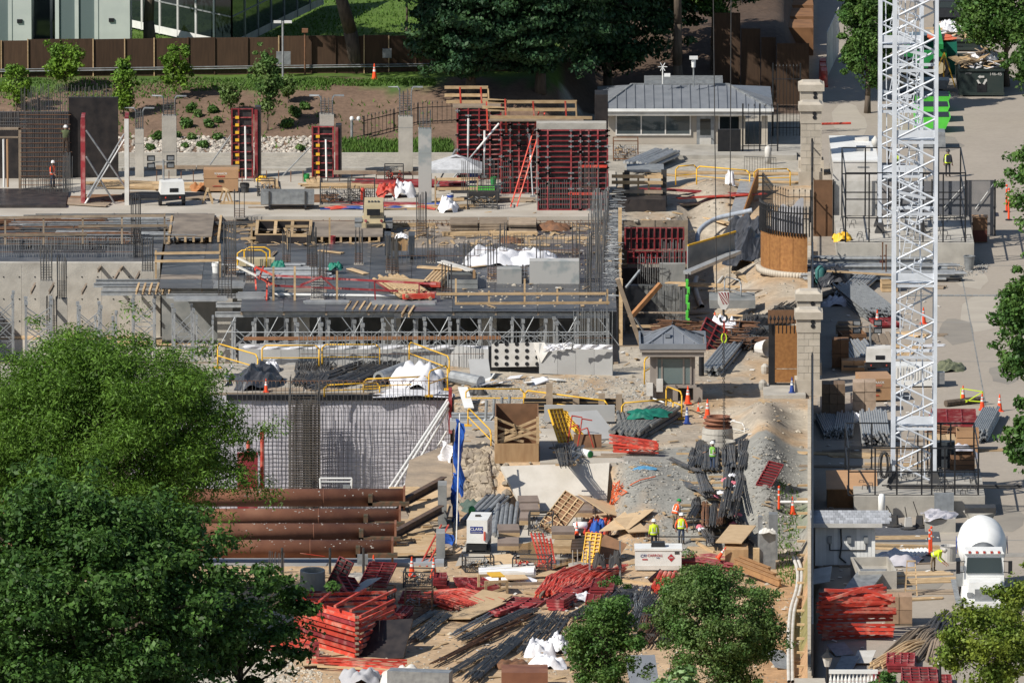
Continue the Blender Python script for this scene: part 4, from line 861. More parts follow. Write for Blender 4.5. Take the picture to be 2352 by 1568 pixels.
def delineator(u,y,lab,z=None,h=1.25):
    t=thing('delineator_post',lab,'delineator',gz(u,y,z)); b=MB(); b.lathe((0,0,0),[(.22,0),(.22,.06),(.07,.1)],10); part('base',b,BLACK,t); b=MB(); b.lathe((0,0,.08),[(.07,0),(.055,h),(.08,h+.05),(0,h+.12)],8); part('post',b,CONEO,t)
    for k in(.7,.95):b=MB(); b.lathe((0,0,k*h),[(.066,0),(.066,.1)],8); part('reflective_band',b,REFL,t)
def tubes(name,lab,cat,u,y,L,n,rows,r,m,rz=0,z=None,z0=0,sag=0,pt=None,spread=1.,parts=False,tiltx=0,m2=None,grp=None,jit=.1):
    t=thing(name,lab,cat,gz(u,y,z)+Vector((0,0,z0)),rz,grp); t.rotation_euler=(tiltx,0,rz); b=MB()
    for k in range(rows):
        for i in range(n-(k%2)):
            x=(i-(n-1)/2+(.5 if k%2 else 0))*2*r*spread*1.04+U(-.3,.3)*r*(spread-1); zz=r+k*1.75*r; a=U(-jit,jit)*L; ds=U(-.5,.5)*(spread-1)*r*6
            P=[Vector((x,-L/2+a,zz)),Vector((x+ds*.5,0+a,zz+sag*U(.5,1.))),Vector((x+ds,L/2+a,zz))]if sag else[Vector((x,-L/2+a,zz)),Vector((x+ds,L/2+a,zz))]
            if parts:c=MB(); c.path(P,r,8); part(pt or 'tube',c,m,t)
            else:b.path(P,r,5 if r<.04 else 7)
    if not parts:part(pt or 'bars',b,m,t,kind='stuff')
    return t
def rebars(lab,u,y,L,W,n,rz,m=None,z=None,z0=.05,kink=0,cap=0,tiltx=0,grp='rebar bundles',nm='rebar_bundle',sup=1):
    """loose bundle of long bars, local y along the bars, laid on timber sleepers"""
    t=thing(nm,lab,'rebar bundle',gz(u,y,z)+Vector((0,0,z0)),rz,grp); t.rotation_euler=(tiltx,0,rz); b=MB(); r=.031; hgt=W*.35; n=int(n*.72)
    for i in range(n):
        x=U(-.5,.5)*W; zz=r+U(0,1)*hgt*(1-abs(x)/W); a=U(-.06,.06)*L; e=U(-.12,.12)*W*2
        P=[(x,-L/2+a,zz)]+([(x+kink*W,-L*.1+a,zz+.05),(x-kink*W*.4,L*.08+a,zz)]if kink else[])+[(x+e,L/2+a,zz+U(0,.05))]
        b.path([Vector(p)for p in P],r,4)
    part('bars',b,m or REBAR,t,kind='stuff')
    if sup:
        for f in(-.3,.3):c=MB(); c.box((0,f*L,-.05),(W*1.5,.1,.1)); part('sleeper',c,LUM,t)
    c=MB()
    for f in(-.35,0.02,.33):c.box((0,f*L,hgt*.45),(W*.95,.03,hgt*1.0))
    part('tie_wires',c,REBAR,t,kind='stuff')
    return t
def planks(lab,u,y,L,W,nl,nc,rz=0,z=None,m=None,th=.06,nm='lumber_stack',cat='lumber stack',messy=.05,z0=0,grp=None,tiltx=0):
    t=thing(nm,lab,cat,gz(u,y,z)+Vector((0,0,z0)),rz,grp); t.rotation_euler=(tiltx,0,rz); b=MB(); b.box((0,0,0),(W/nc*.94,L,th*.92)); r0=None
    for k in range(nl):
        for i in range(nc):
            lo=((i-(nc-1)/2)*W/nc+U(-messy,messy)*.3,U(-messy,messy)*L,th*(k+.5)+.01); ro=(0,0,U(-messy,messy)*.5)
            if r0 is None:r0=part('plank',b,m or LUM,t); r0.location=lo
            else:inst(r0,'plank',t,lo,ro)
    return t
def sheet(name,lab,cat,u,y,w,d,rz=0,tilt=(0,0),m=None,z=None,z0=.05,th=.025,grp=None):
    b=MB(); b.box((0,0,0),(w,d,th)); o=solo(name,lab,cat,b,m or OSBT,gz(u,y,z)+Vector((0,0,z0)),0,grp); o.rotation_euler=(tilt[0],tilt[1],rz); return o
def formpanel(lab,u,y,w,h,rz=0,tilt=(0,0),z=None,z0=.0,nv=2,nh=7,m=None,ply=None,grp='loose red form panels',dep_=.13,up_=1,nm='form_panel'):
    """framed form panel; local x width, y height, ribs on +z"""
    t=thing(nm,lab,'form panel',gz(u,y,z)+Vector((0,0,z0)),rz,grp); t.rotation_euler=(tilt[0],tilt[1],rz); m=m or REDF
    b=MB(); b.box((0,0,.015),(w-.04,h-.04,.02)); part('plywood_face',b,ply or DPLY,t)
    b=MB(); D=dep_
    for sx in(-1,1):b.box((sx*(w/2-.02),0,D/2),(.05,h,D)); b.box((0,sx*(h/2-.02),D/2),(w-.08,.05,D))
    part('frame',b,m,t); b=MB(); b.box((0,0,D/2),(w-.09,.05,D*.8)); r0=None
    for i in range(1,nh):
        lo=(0,-h/2+h*i/nh,0)
        if r0 is None:r0=part('rib',b,m,t); r0.location=lo
        else:inst(r0,'rib',t,lo)
    for i in range(1,nv):
        b=MB(); b.box((-w/2+w*i/nv,0,D*.5),(.07,h-.09,D*.9)); part('spine',b,m,t)
    return t
def stack_of_panels(lab,u,y,w,h,n,rz=0,z=None,nv=2,nh=5,m=None,messy=.1,grp='stacks of red form panels'):
    t=thing('panel_stack',lab,'form panels',gz(u,y,z),rz,grp); m=m or REDF; D=.13; fr=MB(); 
    for sx in(-1,1):fr.box((sx*(w/2-.02),0,D/2),(.05,h,D)); fr.box((0,sx*(h/2-.02),D/2),(w-.08,.05,D))
    for i in range(1,nh):fr.box((0,-h/2+h*i/nh,D*.45),(w-.09,.05,D*.7))
    for i in range(1,nv):fr.box((-w/2+w*i/nv,0,D*.55),(.06,h-.09,D*.8))
    fr.mi=1; fr.box((0,0,.01),(w-.09,h-.09,.02)); r0=None
    for k in range(n):
        lo=(U(-messy,messy),U(-messy,messy),.05+k*.15); ro=(0,0,U(-messy,messy)*.6)
        if r0 is None:r0=part('panel',fr,[m,DPLY],t); r0.location=lo; r0.rotation_euler=ro
        else:inst(r0,'panel',t,lo,ro)
    return t
def truss(t,p,q,h,m=None,n=8,w=.1,nm='truss'):
    """flat lattice girder between p and q (local)"""
    p,q=Vector(p),Vector(q); b=MB(); uz=Vector((0,0,h)); b.bar(p,q,w,w); b.bar(p+uz,q+uz,w,w)
    for i in range(n):a,c=p.lerp(q,i/n),p.lerp(q,(i+1)/n); b.bar(a if i%2 else a+uz,c+uz if i%2 else c,w*.6,w*.6)
    return part(nm,b,m or REDB,t)
def basket(lab,u,y,w,d,h,rz=0,z=None,fill='clamps',m=None,grp='steel stillages'):
    t=thing('stillage',lab,'stillage',gz(u,y,z),rz,grp); m=m or DKST; b=MB()
    for sx in(-1,1):
        for sy in(-1,1):b.bar((sx*w/2,sy*d/2,0),(sx*w/2,sy*d/2,h),.07)
    for z_ in(.12,h):
        for s_ in(-1,1):b.bar((-w/2,s_*d/2,z_),(w/2,s_*d/2,z_),.06); b.bar((s_*w/2,-d/2,z_),(s_*w/2,d/2,z_),.06)
    part('frame',b,m,t); b=MB()
    for s_ in(-1,1):
        for i in range(1,int(w/.12)):b.tube((-w/2+i*.12,s_*d/2,.1),(-w/2+i*.12,s_*d/2,h*.62),.01,3,cap=False)
        for k in range(1,6):b.tube((-w/2,s_*d/2,h*.62*k/5),(w/2,s_*d/2,h*.62*k/5),.01,3,cap=False)
        for k in range(1,6):b.tube((s_*w/2,-d/2,h*.62*k/5),(s_*w/2,d/2,h*.62*k/5),.01,3,cap=False)
    part('mesh_sides',b,m,t,kind='stuff')
    o=thing('basket_load',{'clamps':'form clamps','mixed':'pipes and tools','dark':'dark fittings','red':'red fittings'}[fill]+' in the '+lab,'site goods',t.location+Vector((0,0,.14)),rz); b=MB(); c=MB()
    for _ in range(46):
        x,y_,z_=U(-.44,.44)*w,U(-.42,.42)*d,U(0,h*.5); a=Vector((U(-1,1),U(-1,1),U(-.3,.6))).normalized()*U(.12,.35); (b if rnd.random()<.6 else c).bar((x,y_,z_),Vector((x,y_,z_))+a,U(.03,.07))
    part('steel_pieces',b,{'clamps':GALV,'mixed':GALV,'dark':DKST,'red':REDB}[fill],o,kind='stuff'); part('mixed_pieces',c,{'clamps':REBRU,'mixed':LUM,'dark':GALV,'red':REDF}[fill],o,kind='stuff'); return t
def sack(lab,u,y,w,h,z=None,m=None,cat='sack',nm='white_sack',d=None,grp=None,rz=0,z0=0,sharp=1.):
    b=MB(); b.cloth((0,0,-.03),w,d or w*.8,h,18,sharp); return solo(nm,lab,cat,b,m or PLASTW,gz(u,y,z)+Vector((0,0,z0)),rz,grp,smooth=True)
def rail_fence(lab,pts,h=1.1,nm='guard_rail',seg=1,feet=1,YEL=YEL):
    t=thing(nm,lab,'guard rail',pts[0]); pts=[Vector(p)for p in pts]
    for p,q in zip(pts,pts[1:]):
        d=(q-p).normalized()*.22; b=MB(); b.path([p,p+up*(h-.2),p+d+up*h,q-d+up*h,q+up*(h-.2),q],.045,7); part('top_hoop',b,YEL,t,w=1,smooth=True); b=MB(); b.tube(p+up*h*.5,q+up*h*.5,.035,6); part('mid_rail',b,YEL,t,w=1)
        if feet:b=MB(); b.box(p+Vector((0,0,.04)),(.45,.4,.08)); b2=MB(); b2.box(q+Vector((0,0,.04)),(.45,.4,.08)); part('base_plate',b,YEL,t,w=1); part('base_plate',b2,YEL,t,w=1)
    return t
def letters(txt,par,loc,size,m,rot=(math.pi/2,0,0),nm='lettering',ext=.004,al='CENTER',shear=0,xs=1):
    c=bpy.data.curves.new(nm,'FONT'); c.body=txt; c.size=size; c.extrude=ext; c.align_x=al; c.align_y='CENTER'; c.shear=shear; c.resolution_u=2; c.materials.append(m)
    tmp=bpy.data.objects.new(nm,c); COL.objects.link(tmp); bpy.context.view_layer.update(); me=bpy.data.meshes.new_from_object(tmp); bpy.data.objects.remove(tmp); me.name=nm; o=bpy.data.objects.new(nm,me); COL.objects.link(o); o.parent=par; o.location=loc; o.rotation_euler=rot; o.scale=(xs,1,1); return o
def chest(lab,u,y,w,d,h,rz=0,z=None,word=None):
    t=thing('tool_chest',lab,'tool chest',gz(u,y,z),rz,'tan tool chests'); b=MB(); b.bx(-w/2,w/2,-d/2,d/2,.12,h*.62); part('body',b,TAN,t); b=MB(); b.bx(-w/2-.02,w/2+.02,-d/2-.02,d/2,h*.63,h); part('lid',b,TAN,t)
    for s_ in(-1,1):b=MB(); b.bx(s_*w*.4-.15,s_*w*.4+.15,-d/2,d/2,0,.12); part('skid',b,DKST,t)
    b=MB(); b.box((0,-d/2-.03,h*.52),(.3,.04,.16)); part('latch',b,BLACK,t)
    if word:letters(word,t,(0,-d/2-.03,h*.84),.2,WHITE)
    b=MB(); b.box((0,-d/2-.03,h*.72),(.5,.02,.07)); b.box((-w*.12,-d/2-.03,h*.3),(.6,.02,.05)); part('red_label',b,REDB,t); return t
def lighttower(lab,u,y,z=None,rz=0,dirx=1,body=WHITE):
    t=thing('light_tower',lab,'light tower',gz(u,y,z),rz,'towable light towers'); b=MB(); b.bx(-.75,.75,-.55,.9,.45,.8); part('lower_body',b,BLACK,t); b=MB(); b.box((0,.17,1.2),(1.55,1.5,.8),taper=.93); part('hood',b,body,t)
    b=MB(); b.bx(-.2,.35,-.59,-.56,.95,1.2); part('vent',b,BLACK,t); b=MB(); b.bx(-.5,-.42,-.57,-.55,.55,.65); b.bx(.42,.5,-.57,-.55,.55,.65); part('tail_lamps',b,REDB,t)
    for sx in(-1,1):b=MB(); b.tube((sx*.85,.1,.33),(sx*.65,.1,.33),.33,14); part('wheel',b,BLACK,t)
    b=MB(); b.bar((-.2*dirx,.1,.4),(-2.1*dirx,.1,.42),.1); part('drawbar',b,DKST,t)
    b=MB(); b.tube((-.5,.4,1.5),(-.5,.4,2.9),.07,8); b.bar((-1.2,.4,2.75),(.2,.4,2.75),.05); part('mast',b,GALV,t)
    for dx in(-1.3,-.05):
        for dz in(2.55,3.02):b=MB(); b.box((dx,.35,dz),(.5,.22,.34)); f=part('floodlight',b,BLACK,t); b=MB(); b.box((dx,.23,dz),(.38,.02,.22)); part('lens',b,GALV,f)
    return t
def crate(lab,u,y,w,d,h,rz=0,z=None,m=None,grp=None,nm='timber_crate',n=3,z0=0):
    t=thing(nm,lab,'crate',gz(u,y,z)+Vector((0,0,z0)),rz,grp); m=m or LUM
    for k in range(n):
        za,zb=h*k/n+.02,h*(k+1)/n-.02
        for(a,b_,c,e)in((-w/2,w/2,-d/2,-d/2+.04),(-w/2,w/2,d/2-.04,d/2),(-w/2,-w/2+.04,-d/2+.05,d/2-.05),(w/2-.04,w/2,-d/2+.05,d/2-.05)):b=MB(); b.bx(a,b_,c,e,za,zb); part('slat',b,m,t)
    b=MB(); b.bx(-w/2+.05,w/2-.05,-d/2+.05,d/2-.05,.03,h*.7); part('contents',b,DKST,t); return t
def boxpile(lab,u,y,w,d,h,nx,nz,z=None,m=None,rz=0,nm='pallet_load',wrap=0):
    t=thing(nm,lab,'pallet load',gz(u,y,z),rz); b=MB()
    for i in range(3):b.bx(-w/2,w/2,(i-1)*d*.42-.06,(i-1)*d*.42+.06,0,.12)
    part('pallet',b,LUMG,t); b=MB(); b.box((0,0,0),(w/nx*.97,d*.97,h/nz*.97)); r0=None
    for k in range(nz):
        for i in range(nx):
            lo=((i-(nx-1)/2)*w/nx,U(-.03,.03),.13+h*(k+.5)/nz)
            if r0 is None:r0=part('carton',b,m or TAN,t); r0.location=lo
            else:inst(r0,'carton',t,lo)
    if wrap:b=MB(); b.box((0,0,h*.55+.1),(w*1.04,d*1.04,h*1.05),taper=.9); part('film_wrap',b,PLASTG,t)
    return t
# ---------------------------------------------------------------- tower cranes
def crane(lab,ul,ur,yb,z0,H_,off,lab2):
    p=G((ul+ur)/2,yb,z0); W=(ur-ul)*dep(p.y,z0+12)/FPX; t=thing('tower_crane',lab,'tower crane',(p.x,p.y+W/2,z0)); h=W/2; L=.2
    for sx in(-1,1):
        for sy in(-1,1):
            b=MB(); b.bar((sx*h,sy*h,0),(sx*h,sy*h,H_),L,L); part('leg',b,CRANEW,t); b=MB(); b.box((sx*h,sy*h,.35),(.7,.7,.7),taper=.35); part('foot',b,DKST,t)
    bay=1.16; n=int(H_/bay); dm={}
    for k in range(n):
        za,zb=k*bay+off,(k+1)*bay+off; s_=1 if k%2 else-1
        for nm,a,c in(('f',(-s_*h,-h,za),(s_*h,-h,zb)),('b',(s_*h,h,za),(-s_*h,h,zb)),('l',(-h,-s_*h,za),(-h,s_*h,zb)),('r',(h,s_*h,za),(h,-s_*h,zb))):
            key=nm+str(k%2)
            if key not in dm:
                b=MB(); b.tube(Vector(a)-up*za,Vector(c)-up*za,.065 if nm in 'fb' else .05,6); dm[key]=b.mesh('brace',CRANEW)
            inst(dm[key],'brace',t,(0,0,za))if not hasattr(dm[key],'data')else None
    k=0; z=3.1+off
    while z<H_:
        for sy in(-1,1):b=MB(); b.bar((-h,sy*h,z),(h,sy*h,z),.1,.16); part('cross_beam',b,CRANEW,t)
        for sx in(-1,1):b=MB(); b.bar((sx*h,-h,z),(sx*h,h,z),.1,.16); part('cross_beam',b,CRANEW,t)
        if k%2==0:
            b=MB(); b.bx(-h+.1,h-.1,-h+.2,h-.2,z+.1,z+.16); part('platform',b,CRANEW,t); b=MB(); b.bar((-h,-h,z+.5),(h,-h,z+.5),.05,.42); part('toe_panel',b,CRANEW,t)
        else:
            b=MB(); b.bar((-h,-h+.1,z+1.3),(h*.5,-h+.1,z+.9),.22,.16); part('tie_strut',b,CRANEW,t)
        k+=1; z+=4.1
    # ladder flights inside
    z=.4; s_=1
    while z<H_-4:
        b=MB(); a,c=Vector((-.5*s_,0,z)),Vector((.25*s_,.1,z+4.1)); wx=Vector((.22,0,0))
        for q in(-1,1):b.bar(a+wx*q,c+wx*q,.05)
        for i in range(1,14):e=a.lerp(c,i/14); b.bar(e-wx,e+wx,.03)
        part('ladder_flight',b,CRANEW,t); z+=4.1
    b=MB(); b.bar((h*.55,.3,0),(-h*.2,.5,H_),.08); b.bar((-h*.6,.4,0),(-h*.9,.5,H_),.06); part('cable_run',b,CRANEW,t)
    return t
crane('white lattice tower crane mast in front, standing in the nearer caged base',2052,2147,1108,1.2,36,0,'')
crane('white lattice tower crane mast behind, standing in the farther caged base',2021,2116,536,1.4,32,.5,'')
def cranebase(lab,u0,u1,yt,yb,z,depth,cage_u,cage_top,lab2,rails,posts,backscreen=None):
    p=G((u0+u1)/2,yb,0); Y=p.y; b=MB(); b.bx(XP(u0,Y),XP(u1,Y),Y,Y+depth,-.3,z); solo('crane_footing',lab,'footing',b,CONC,(p.x,Y,0),w=1)
    t=thing('steel_cage',lab2,'cage',(p.x,Y+.3,z)); zt=E(u0,cage_top,Y).z
    for Yk in(Y+.3,Y+depth-.4):
        for u in posts:b=MB(); x=XP(u,Y); b.bar((x,Yk,z),(x,Yk,zt),.09); part('post',b,BLACK,t,w=1)
        for f in rails:b=MB(); b.bar((XP(posts[0],Y),Yk,z+(zt-z)*f),(XP(posts[-1],Y),Yk,z+(zt-z)*f),.07); part('rail',b,BLACK,t,w=1)
    for u in(posts[0],posts[-1]):
        for f in rails:b=MB(); x=XP(u,Y); b.bar((x,Y+.3,z+(zt-z)*f),(x,Y+depth-.4,z+(zt-z)*f),.07); part('rail',b,BLACK,t,w=1)
    b=MB(); c=MB()
    for i in range(50):x=XP(U(u0+8,u1-8),Y); yy=U(Y+.6,Y+depth-.6); b.path([Vector((x-.15,yy,z)),Vector((x-.12,yy,z+.25)),Vector((x+.12,yy,z+.25)),Vector((x+.15,yy,z))],.02,4)
    part('lifting_loops',b,REBAR,t,w=1,kind='stuff'); return Y
cranebase('near concrete crane footing with shadow streaks, behind the shed',1962,2262,1138,1187,1.2,9,0,1031,'near black steel cage round the front tower crane foot',(0,.5,1),(1949,2010,2060,2117,2140,2170,2193,2247))
Yc=cranebase('far concrete crane footing with a brown patch',1924,2237,556,611,1.45,11,0,399,'far tall black steel cage round the rear tower crane foot',(0,.35,.62,1),(1942,1996,2050,2120,2166,2217))
t=thing('screened_fence','chain-link fence with dark and taupe screening behind the far crane footing','fence',(XP(2100,Yc+12),Yc+12,0)); Y=Yc+12
for(u0,u1,y0,m)in((1914,2014,416,DIRTYW),(2016,2066,418,MESHT),(2068,2216,416,MESHF),(2218,2284,414,MESHT)):
    b=MB(); p,q=E(u0,505,Y),E(u1,y0,Y); b.bx(p.x,q.x,Y,Y+.05,.05,q.z); part('screen_panel',b,m,t,w=1)
for u in(1914,2015,2067,2140,2217,2285):b=MB(); b.tube((XP(u,Y),Y-.05,0),(XP(u,Y),Y-.05,E(u,412,Y).z),.05,6); part('post',b,DKST,t,w=1)
for(u0,y0,u1,y1)in((2165,480,2215,425),(2240,480,2282,422)):b=MB(); b.tube(E(u0,y0,Y-.1),E(u1,y1,Y-.1),.02,5); part('tension_wire',b,WHITE,t,w=1)
b=MB(); p,q=E(1868,502,Y),E(1914,412,Y); b.bx(p.x,q.x-.05,Y-.3,Y-.2,0,q.z); solo('brown_gate','dark brown timber gate between the stone pillar and the pale screen','gate',b,PLYD,(p.x,Y,0),w=1)
# ---------------------------------------------------------------- top right yard
t=thing('box_trailer','white box trailer with two roof vents beside the street lamp','trailer',G(1964,440,0)); p=t.location; w2=XP(1913,p.y)-p.x; hh=E(1960,372,p.y).z
b=MB(); b.bx(w2,-w2,0,10.5,.3,hh); part('body',b,DIRTYW,t); b=MB(); b.bx(w2-.04,.04-w2,-.05,10.55,hh,hh+.1); part('roof',b,WHITE,t)
for yy in(4.4,8.6):b=MB(); b.box((.62,yy,hh+.2),(.9,1.1,.2)); part('roof_vent',b,DIRTYW,t)
b=MB(); b.bx(.15,.9,-.02,0,hh-.38,hh-.3); part('door_sign',b,GALV,t)
t=thing('street_lamp','globe street lamp with black post beside the box trailer','street lamp',G(2010,412,0)); b=MB(); b.lathe((0,0,0),[(.2,0),(.16,.4),(.07,.6),(.06,2.0),(.1,2.1)],10); part('post',b,BLACK,t); b=MB(); b.lathe((0,0,2.1),[(.12,0),(.24,.25),(.22,.5),(.08,.68),(0,.75)],12); part('globe',b,DIRTYW,t,smooth=True)
def skip(lab,u0,u1,yb,yf,depth,m,word=None,rz=0):
    p=G((u0+u1)/2,yb,0); W=(u1-u0)*dep(p.y)/FPX; H_=E(u0,yf,p.y).z; t=thing('rubbish_skip',lab,'skip',p,rz); b=MB()
    for(a,c,e,f)in((-W/2,W/2,0,.1),(-W/2,W/2,depth-.1,depth),(-W/2,-W/2+.1,.1,depth-.1),(W/2-.1,W/2,.1,depth-.1)):b.bx(a,c,e,f,.25,H_)
    b.bx(-W/2+.1,W/2-.1,.1,depth-.1,.3,.4); part('body',b,m,t); b=MB()
    for i in range(9):b.bx(-W/2-.06,-W/2,.3+i*(depth-.6)/8,.42+i*(depth-.6)/8,.3,H_-.05)
    part('side_ribs',b,m,t); b=MB(); b.bx(-W/2-.08,W/2+.08,-.1,.02,H_-.1,H_+.05); b.bx(-W/2-.05,W/2+.05,-.15,.05,.1,.28); part('rim',b,m,t); b=MB(); b.bx(-.3,.35,-.03,-.0,.3,H_*.48); part('recess',b,BLACK,t)
    for sx in(-1,1):b=MB(); b.tube((sx*W*.3-.1,.1,.14),(sx*W*.3+.1,.1,.14),.14,10); part('roller',b,DKST,t)
    if word:
        letters('146-45',t,(W*.32,-.02,H_*.83),.3,DIRTYW); letters('30YD',t,(-W*.3,-.02,H_*.86),.18,DIRTYW)
        b=MB()
        for k in range(3):
            a=k*2.094+1.571; c=Vector((math.cos(a),0,math.sin(a)))*.24; d=Vector((-math.sin(a),0,math.cos(a))); z_=Vector((.02,-.03,H_*.6)); b.bar(z_+c-d*.17,z_+c+d*.1,.13,.02,up=(0,1,0)); n=c.normalized(); b.add([z_+c+d*.1+n*.12,z_+c+d*.1-n*.12,z_+c+d*.27],[(0,1,2)])
        part('recycling_symbol',b,DIRTYW,t)
    o=thing('scrap_timber','scrap boards and plastic heaped in the '+('nearer' if word else 'farther')+' skip','scrap',p+Vector((0,depth/2,H_*.5)),0)
    for k in range(46):
        b=MB(); b.box((U(-.42,.42)*W,U(-.42,.42)*depth,U(0.3,.55)*H_+.25*H_*U(0,1)),(U(.6,2),U(.12,.9),.05),U(0,3),U(-.4,.4),U(-.4,.4)); part('board',b,rnd.choice([LUM,LUM,OSBT,PLASTW,LUMG]),o)
    b=MB()
    for k in range(3):b.cloth((U(-.3,.3)*W,U(-.3,.3)*depth,H_*.5),1.2,1.2,.6)
    part('plastic',b,PLASTW,o); return t
skip('green-black roll-off skip with recycling mark, nearer of the two',2203,2305,222,160,7.5,DKG,1); skip('dark skip behind, heaped higher with plastic and board',2152,2245,118,92,8,DKG)
t=thing('parked_car','dark parked car under the trees at the top right','car',G(2178,50,0)); b=MB(); b.prism([(-.9,.3),(.9,.3),(.95,.8),(.75,.95),(.55,1.45),(-.55,1.45),(-.75,.95),(-.95,.8)],4.2,Matrix(((1,0,0,0),(0,0,1,0),(0,1,0,0),(0,0,0,1)))); part('body',b,DARKC,t); b=MB(); b.quad((-.7,-.02,.97),(.7,-.02,.97),(.52,-.02,1.4),(-.52,-.02,1.4)); part('rear_window',b,GLS,t)
for sx in(-1,1):b=MB(); b.tube((sx*.85,.4,.3),(sx*.6,.4,.3),.3,12); part('wheel',b,BLACK,t)
t=thing('telehandler','green telehandler with big tyres half hidden by the crane masts','telehandler',G(2120,183,0)); b=MB(); b.bx(-1.2,1.6,.5,3.4,.7,1.9); part('body',b,GREEN,t); b=MB(); b.bx(-.9,.3,.7,2.4,1.9,2.9); part('cab',b,GLSK,t); b=MB(); b.bar((1.2,.3,2.2),(1.1,6,2.7),.35); part('boom',b,GREEN,t)
for x in(-1.1,1.1):b=MB(); b.lathe((x,.55,.75),[(.3,-.2),(.75,-.2),(.75,.2),(.3,.2)],18,axis=(0,1,0)); part('tyre',b,BLACK,t); b=MB(); b.lathe((x,.5,.75),[(.42,-.2),(.42,.1)],14,axis=(0,1,0)); part('rim',b,SAND,t)
t=thing('green_tarped_tank','green-sheeted tank with cables on top, left of the skip','tank',G(2160,172,0)); b=MB(); b.box((0,1.6,1.1),(2.4,3.2,2.2),taper=.92); part('cover',b,TEAL,t); b=MB()
for k in range(6):b.lathe((U(-.3,.3),U(.8,2),2.2+k*.03),[(.5+.1*k,0),(.55+.1*k,.05)],14)
part('cables',b,ORG,t)
t=thing('tripod','yellow tripod standing in front of the green-sheeted tank','tripod',G(2165,200,0))
for(x,y_)in((-.85,0),(.85,-.3),(.1,1.2)):b=MB(); b.bar((x,y_,0),(.1,.2,2.3),.08); part('leg',b,YEL,t)
for k,(y_,u)in enumerate(((306,2140),(282,2138),(258,2140))):
    t=thing('tipping_hopper','lime green tipping hopper, %s of the row behind the crane masts'%('nearest','middle','farthest')[k],'hopper',G(u,y_,0),group='lime green tipping hoppers'); b=MB(); b.prism([(-1.1,.25),(.9,.25),(1.25,1.05),(-1.1,1.05)],2.4,Matrix(((1,0,0,0),(0,0,1,0),(0,1,0,0),(0,0,0,1)))); part('bin',b,LIME,t); b=MB(); b.bx(-1,1.15,.1,2.3,1.03,1.08); part('open_top',b,BLACK,t); b=MB(); b.bx(-1,.8,.2,.4,0,.25); b.bx(-1,.8,1.9,2.1,0,.25); part('base',b,DKST,t)
b=MB(); b.box((0,.8,.55),(1.5,1.6,1.1),taper=.94); solo('grey_box','pale grey plastic bin box behind the front crane leg','box',b,GALV,G(2146,342,0))
t=thing('wheelbarrow_tub','galvanised tub on skids in front of the skip','tub',G(2152,213,0)); b=MB(); b.box((0,.6,.55),(1.3,1.2,.6),taper=1.3); part('tub',b,GALV,t); b=MB(); b.bx(-.4,.4,.2,1,0,.25); part('skid',b,DKST,t)
for k,(u,y_,m)in enumerate(((2120,232,LUMG),(2095,214,DKST),(2150,238,DKST),(2085,196,LUM))):planks('%s pile behind the crane masts, %s'%('board',('below the tub','near the telehandler wheel','left of the skip shadow','farthest one')[k]),u,y_,2.4,1.3,4,4,U(-.3,.3),0,m)
t=thing('tool_truck_box','red tool box trailer with a blue sheet tied over it','tool box',G(2212,500,0)); b=MB(); b.bx(-1.45,1.45,0,1.5,.25,.95); part('box',b,REDB,t); b=MB(); b.box((-.1,.7,1.2),(2.5,1.4,.5),taper=.8); part('blue_sheet',b,BLUE,t)
for x in(-.6,.3):b=MB(); b.box((x,.68,1.2),(.12,1.45,.54),taper=.85,ry=.15); part('strap',b,TEAL,t)
for x in(-1.1,1.1):b=MB(); b.tube((x,-.05,.25),(x,.2,.25),.25,12); part('wheel',b,BLACK,t)
b=MB(); b.bx(-1.2,-.2,-.01,0,.4,.6); b.bx(.5,1.2,-.01,0,.4,.6); part('label',b,DIRTYW,t)
t=thing('brown_cabinet','reddish brown cabinet at the right end of the far footing','cabinet',G(2251,558,0)); b=MB(); b.bx(-.46,.46,0,.8,.05,1.6); part('body',b,PLYD,t); b=MB(); b.bx(-.44,.44,-.02,0,.1,.8); part('door',b,mat('red_brown',(.13,.04,.03),rv=0),t); b=MB(); b.bx(-.5,.5,-.05,.85,1.6,1.66); part('top',b,TAN,t)
delineator(2317,506,'red delineator post right of the tool box trailer, nearer',0,1.9); delineator(2312,487,'red delineator post behind the nearer one',0,1.6)
t=thing('trash_can','grey plastic trash can standing on the road by the far footing','trash can',G(2226,621,0)); b=MB(); b.lathe((0,0,0),[(.26,0),(.34,.85),(.38,.86),(.38,.92),(.31,.92),(.27,.3)],16); part('bin',b,GALV,t,smooth=False); b=MB(); b.lathe((0,0,.5),[(.3,0),(0,.01)],12); part('bag',b,BLACK,t)
sack('yellow sling bag on the corner of the far footing',1934,552,1.2,.6,1.45,YEL,'sling bag','sling_bag')
t=thing('white_screen','white canvas screen along the street behind the narrow tree','screen',G(1915,182,0)); p=t.location; Y=p.y
for k in range(4):b=MB(); b.slabquad((XP(1900+k*9,Y),Y+k*3,.1),(XP(1908.5+k*9,Y),Y+k*3+2.8,.1),(XP(1908.5+k*9,Y),Y+k*3+2.8,3.2),(XP(1900+k*9,Y),Y+k*3,3.2),.05); part('canvas_panel',b,DIRTYW,t,w=1)
t=thing('red_barrier','red plastic barriers standing by the iron fence on the street','barrier',G(1893,196,0))
for k in range(3):b=MB(); b.box((U(-.1,.1),k*2.2,.55),(.5,1.9,1.1),taper=.8); part('barrier_block',b,REDB,t)
b=MB(); b.tube((-1.,0,.5),(1.,0,.55),.08,7); solo('red_boom','red and white boom bar lying across the street behind the box trailer','boom',b,REDB,G(1920,302,0))
